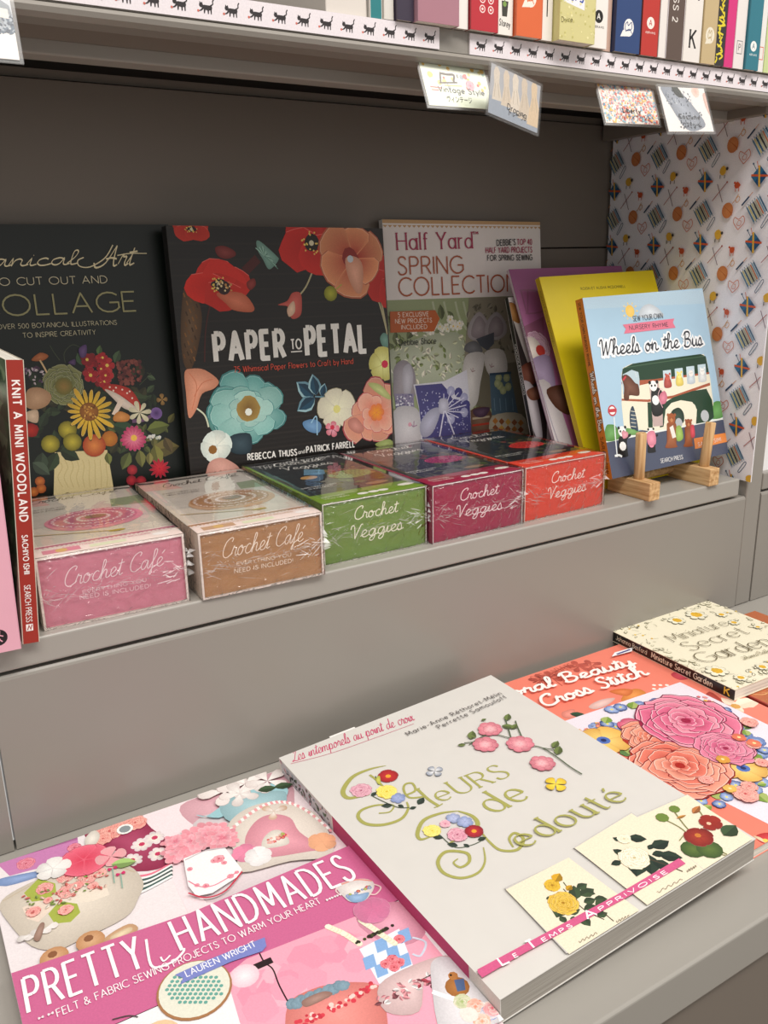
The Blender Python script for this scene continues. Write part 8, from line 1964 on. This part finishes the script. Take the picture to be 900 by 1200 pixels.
# ================================================================ books standing on the upper shelf
def logo_a(r=4.4,y=16,bg='16120f',fg='f0ece6',word=True,wc=None):
    return lambda d,t: (d.disc(t/2,y,min(r,t*.42),bg,n=20),d.text('A',t/2-1.6,y-1.9,t/2+1.5,y-1.9,4,fg,w=.16),d.text('ABRAMS',t*.22,y-r-3.4,t*.8,y-r-3.4,1.5,wc or bg,w=.16) if word else None)
def bubble(y,bg,fg): return lambda d,t:(d.disc(t*.52,y,min(5.6,t*.4),bg,min(6.4,t*.46),n=20),d.poly([(t*.2,y-7),(t*.3,y-2),(t*.6,y-6)],bg),d.stroke([(t*.38,y+2),(t*.46,y+4),(t*.5,y+1.5),(t*.62,y+4),(t*.62,y-1),(t*.4,y-2),(t*.38,y+2)],.7,fg,smooth=True),d.stroke([(t*.4,y-3),(t*.55,y-1),(t*.66,y-4)],.6,fg,smooth=True))
def rings(d,t):
    for i in range(4):
        for k in (0,1): x=t*.42+k*t*.3;y=14+i*6.2;d.disc(x,y,2.6,'f0dcd8',n=14);d.disc(x,y,1.9,'c02c34',n=12);d.disc(x,y,.9,'f0dcd8',n=8)
def cup(d,t): d.poly([(t*.3,12),(t*.62,12),(t*.7,22),(t*.26,22)],'3c3c34');d.line if 0 else d.stroke([(t*.45,22),(t*.5,27),(t*.38,31)],.7,'5c7c3c',smooth=True);d.disc(t*.46,20,1.8,'7c9c4c',n=8);d.text('Storey',t*.12,6,t*.82,5,4.2,'2c2824',w=.13)
def word(txt,y0,y1,h,col,x=.28,**k): return lambda d,t:d.text(txt,t*x,y0,t*x,y1,h,col,**k)
def kay(d,t): d.text('K',t*.35,11,t*.35+7,11,13,'16120f',w=.15,serif=1);d.disc(t*.7,48,1.5,'16120f',n=8)
def blackyellow(d,t):
    for i in range(16): d.stroke([(1+(i*5)%9,2+i*3.2),(3+(i*7)%8,5+i*3),(2+(i*3)%9,7+i*3.2)],1.5,'dcc82c',smooth=True)
def sticker(d,t): d.poly([(t*.1,26),(t*.68,22),(t*.68,70),(t*.1,70)],'e8e8ec');d.text('EPS',t*.3,28,t*.62,27,5,'2848a0',w=.26,slant=.2);[d.poly([(t*.14+i*.9,40),(t*.14+i*.9+.45,40),(t*.14+i*.9+.45,56),(t*.14+i*.9,56)],'303030',i==0) for i in range(7)];d.scatter(120,0,0,t,70,.8,['d8d08c','c0b870','e8e0a8']);d.text('Divine',2,12,13,13,3.4,'6c6430',w=.12)
def sq_p(d,t): d.stroke([(t*.25,12),(t*.75,12),(t*.75,22),(t*.25,22),(t*.25,12)],.7,'808080');d.text('P',t*.42,14.5,t*.6,14.5,5,'606060',w=.13)
def box_or(d,t): d.stroke([(t*.2,10),(t*.8,10),(t*.8,20),(t*.2,20),(t*.2,10)],.7,'d86c4c')
UP=[ # x0,x1, spine, cover, spine print, label, y offset
(.3000,.3310,'d8d0c8','d0c8c0',None,'cream book in the row on the upper shelf, left of the teal-edged ones',.006),
(.3325,.3420,'2c7c80','d8d4cc',None,'thin teal-edged book leaning in the upper shelf row',.004),
(.3430,.3505,'d8d4cc','e0dad0',None,'thin white book left of the dark violet wrapped book on the upper shelf',.003),
(.3515,.3650,'3c3444','3c3444',None,'dark violet book wrapped in film on the upper shelf',.0),
(.3658,.4005,'a87884','b08490',None,'mauve boxed set wrapped in film on the upper shelf',-.004),
(.4012,.4112,'ece6e0','e4ddd6',logo_a(3.4,25,word=False),'white book with a black roundel just right of the mauve box',0),
(.4120,.4370,'b8303a','942830',rings,'crimson book with white ring motifs on its spine',-.002),
(.4378,.4520,'ece6de','e4ddd4',cup,'white book with a little cup emblem on its spine',0),
(.4530,.4780,'d8683c','cc6038',bubble(26,'f4e4d8','d8683c'),'orange book with a white speech-bubble emblem',-.003),
(.4788,.4895,'e8e2da','e0d8d0',lambda d,t:d.stroke([(t*.5,16),(t*.5,60)],1.1,'2c2824'),'narrow white book with a dark line, right of the orange one',-.001),
(.4904,.5268,'d0c88c','c8c080',sticker,'wide pale olive book with a white price sticker',-.008),
(.5276,.5468,'eae4de','e2dbd4',logo_a(4.6,22),'white book with black roundel, right of the olive book',-.001),
(.5476,.5560,'c8a898','bca08c',None,'narrow dusty pink book beside the navy one',.004),
(.5568,.5850,'2c4474','1f2c4c',bubble(18,'f0ece8','2c4474'),'navy blue book with a white speech-bubble emblem',0),
(.5862,.6060,'b8342c','7c2c20',logo_a(4.4,24,'f0e4dc','b8342c',wc='f0dcd4'),'brick red book with a white roundel',0),
(.6068,.6150,'e4ddd8','ddd5cf',None,'narrow white book right of the brick red one',0),
(.6158,.6360,'5c4c44','d8d0d4',word('PRESS 2',62,28,6,'e8e0d8',w=.14),'dark brown spine lettered downwards on the upper shelf',0),
(.6368,.6580,'e4ded8','dcd6cc',kay,'white book with a large black letter K',0),
(.6588,.6765,'c0aa80','b8a278',bubble(22,'e4dcc8','b8a278'),'tan book with a pale speech-bubble emblem',-.001),
(.6772,.6895,'302c2c','3c3830',blackyellow,'black book scrawled with yellow brush marks',0),
(.6902,.7015,'d03078','d83880',None,'narrow magenta book on the upper shelf',0),
(.7022,.7160,'e4dcd8','dcd4d0',sq_p,'white book with a grey square emblem, between magenta and teal',0),
(.7168,.7345,'2c7484','286c7c',logo_a(4.2,19,'f0ece8','2c7484',wc='e0e8e8'),'teal book with a white roundel',-.002),
(.7353,.7440,'e4e0dc','dcd6d0',box_or,'thin white book with an orange square emblem',0),
(.7448,.7640,'c4d094','bcc888',None,'pale green book, rightmost on the upper shelf',0)]
Rn=random.Random(4)
for i,(x0,x1,sc_,cc,fn,lb,dy) in enumerate(UP):
    hh=.16+Rn.uniform(0,.05)
    book(lb,(x0,.5475+dy,.3859),(0,0,0),.14+Rn.uniform(0,.03),hh,x1-x0,cc,spine=sc_,spine_art=(lambda d,fn=fn,t=(x1-x0)*1000:fn(d,t)) if fn else None,mode='shelf',gloss='print_satin',group='books standing in a row on the upper shelf')
# neighbouring bay beyond the upright
nb=thing('neighbour_shelf','grey shelf of the next bay just visible at the right edge','shelf',(.8175,.552,-.0188));obj('shelf_board',boxmesh('shelf_board',[((0,0,0),(.5,.228,.0188))],.0014),GREY,nb)
book('white book standing in the next bay, cut off by the right edge',(.8185,.560,0),(0,-4,0),.18,.125,.008,'e8e6e6',gloss='print_satin')
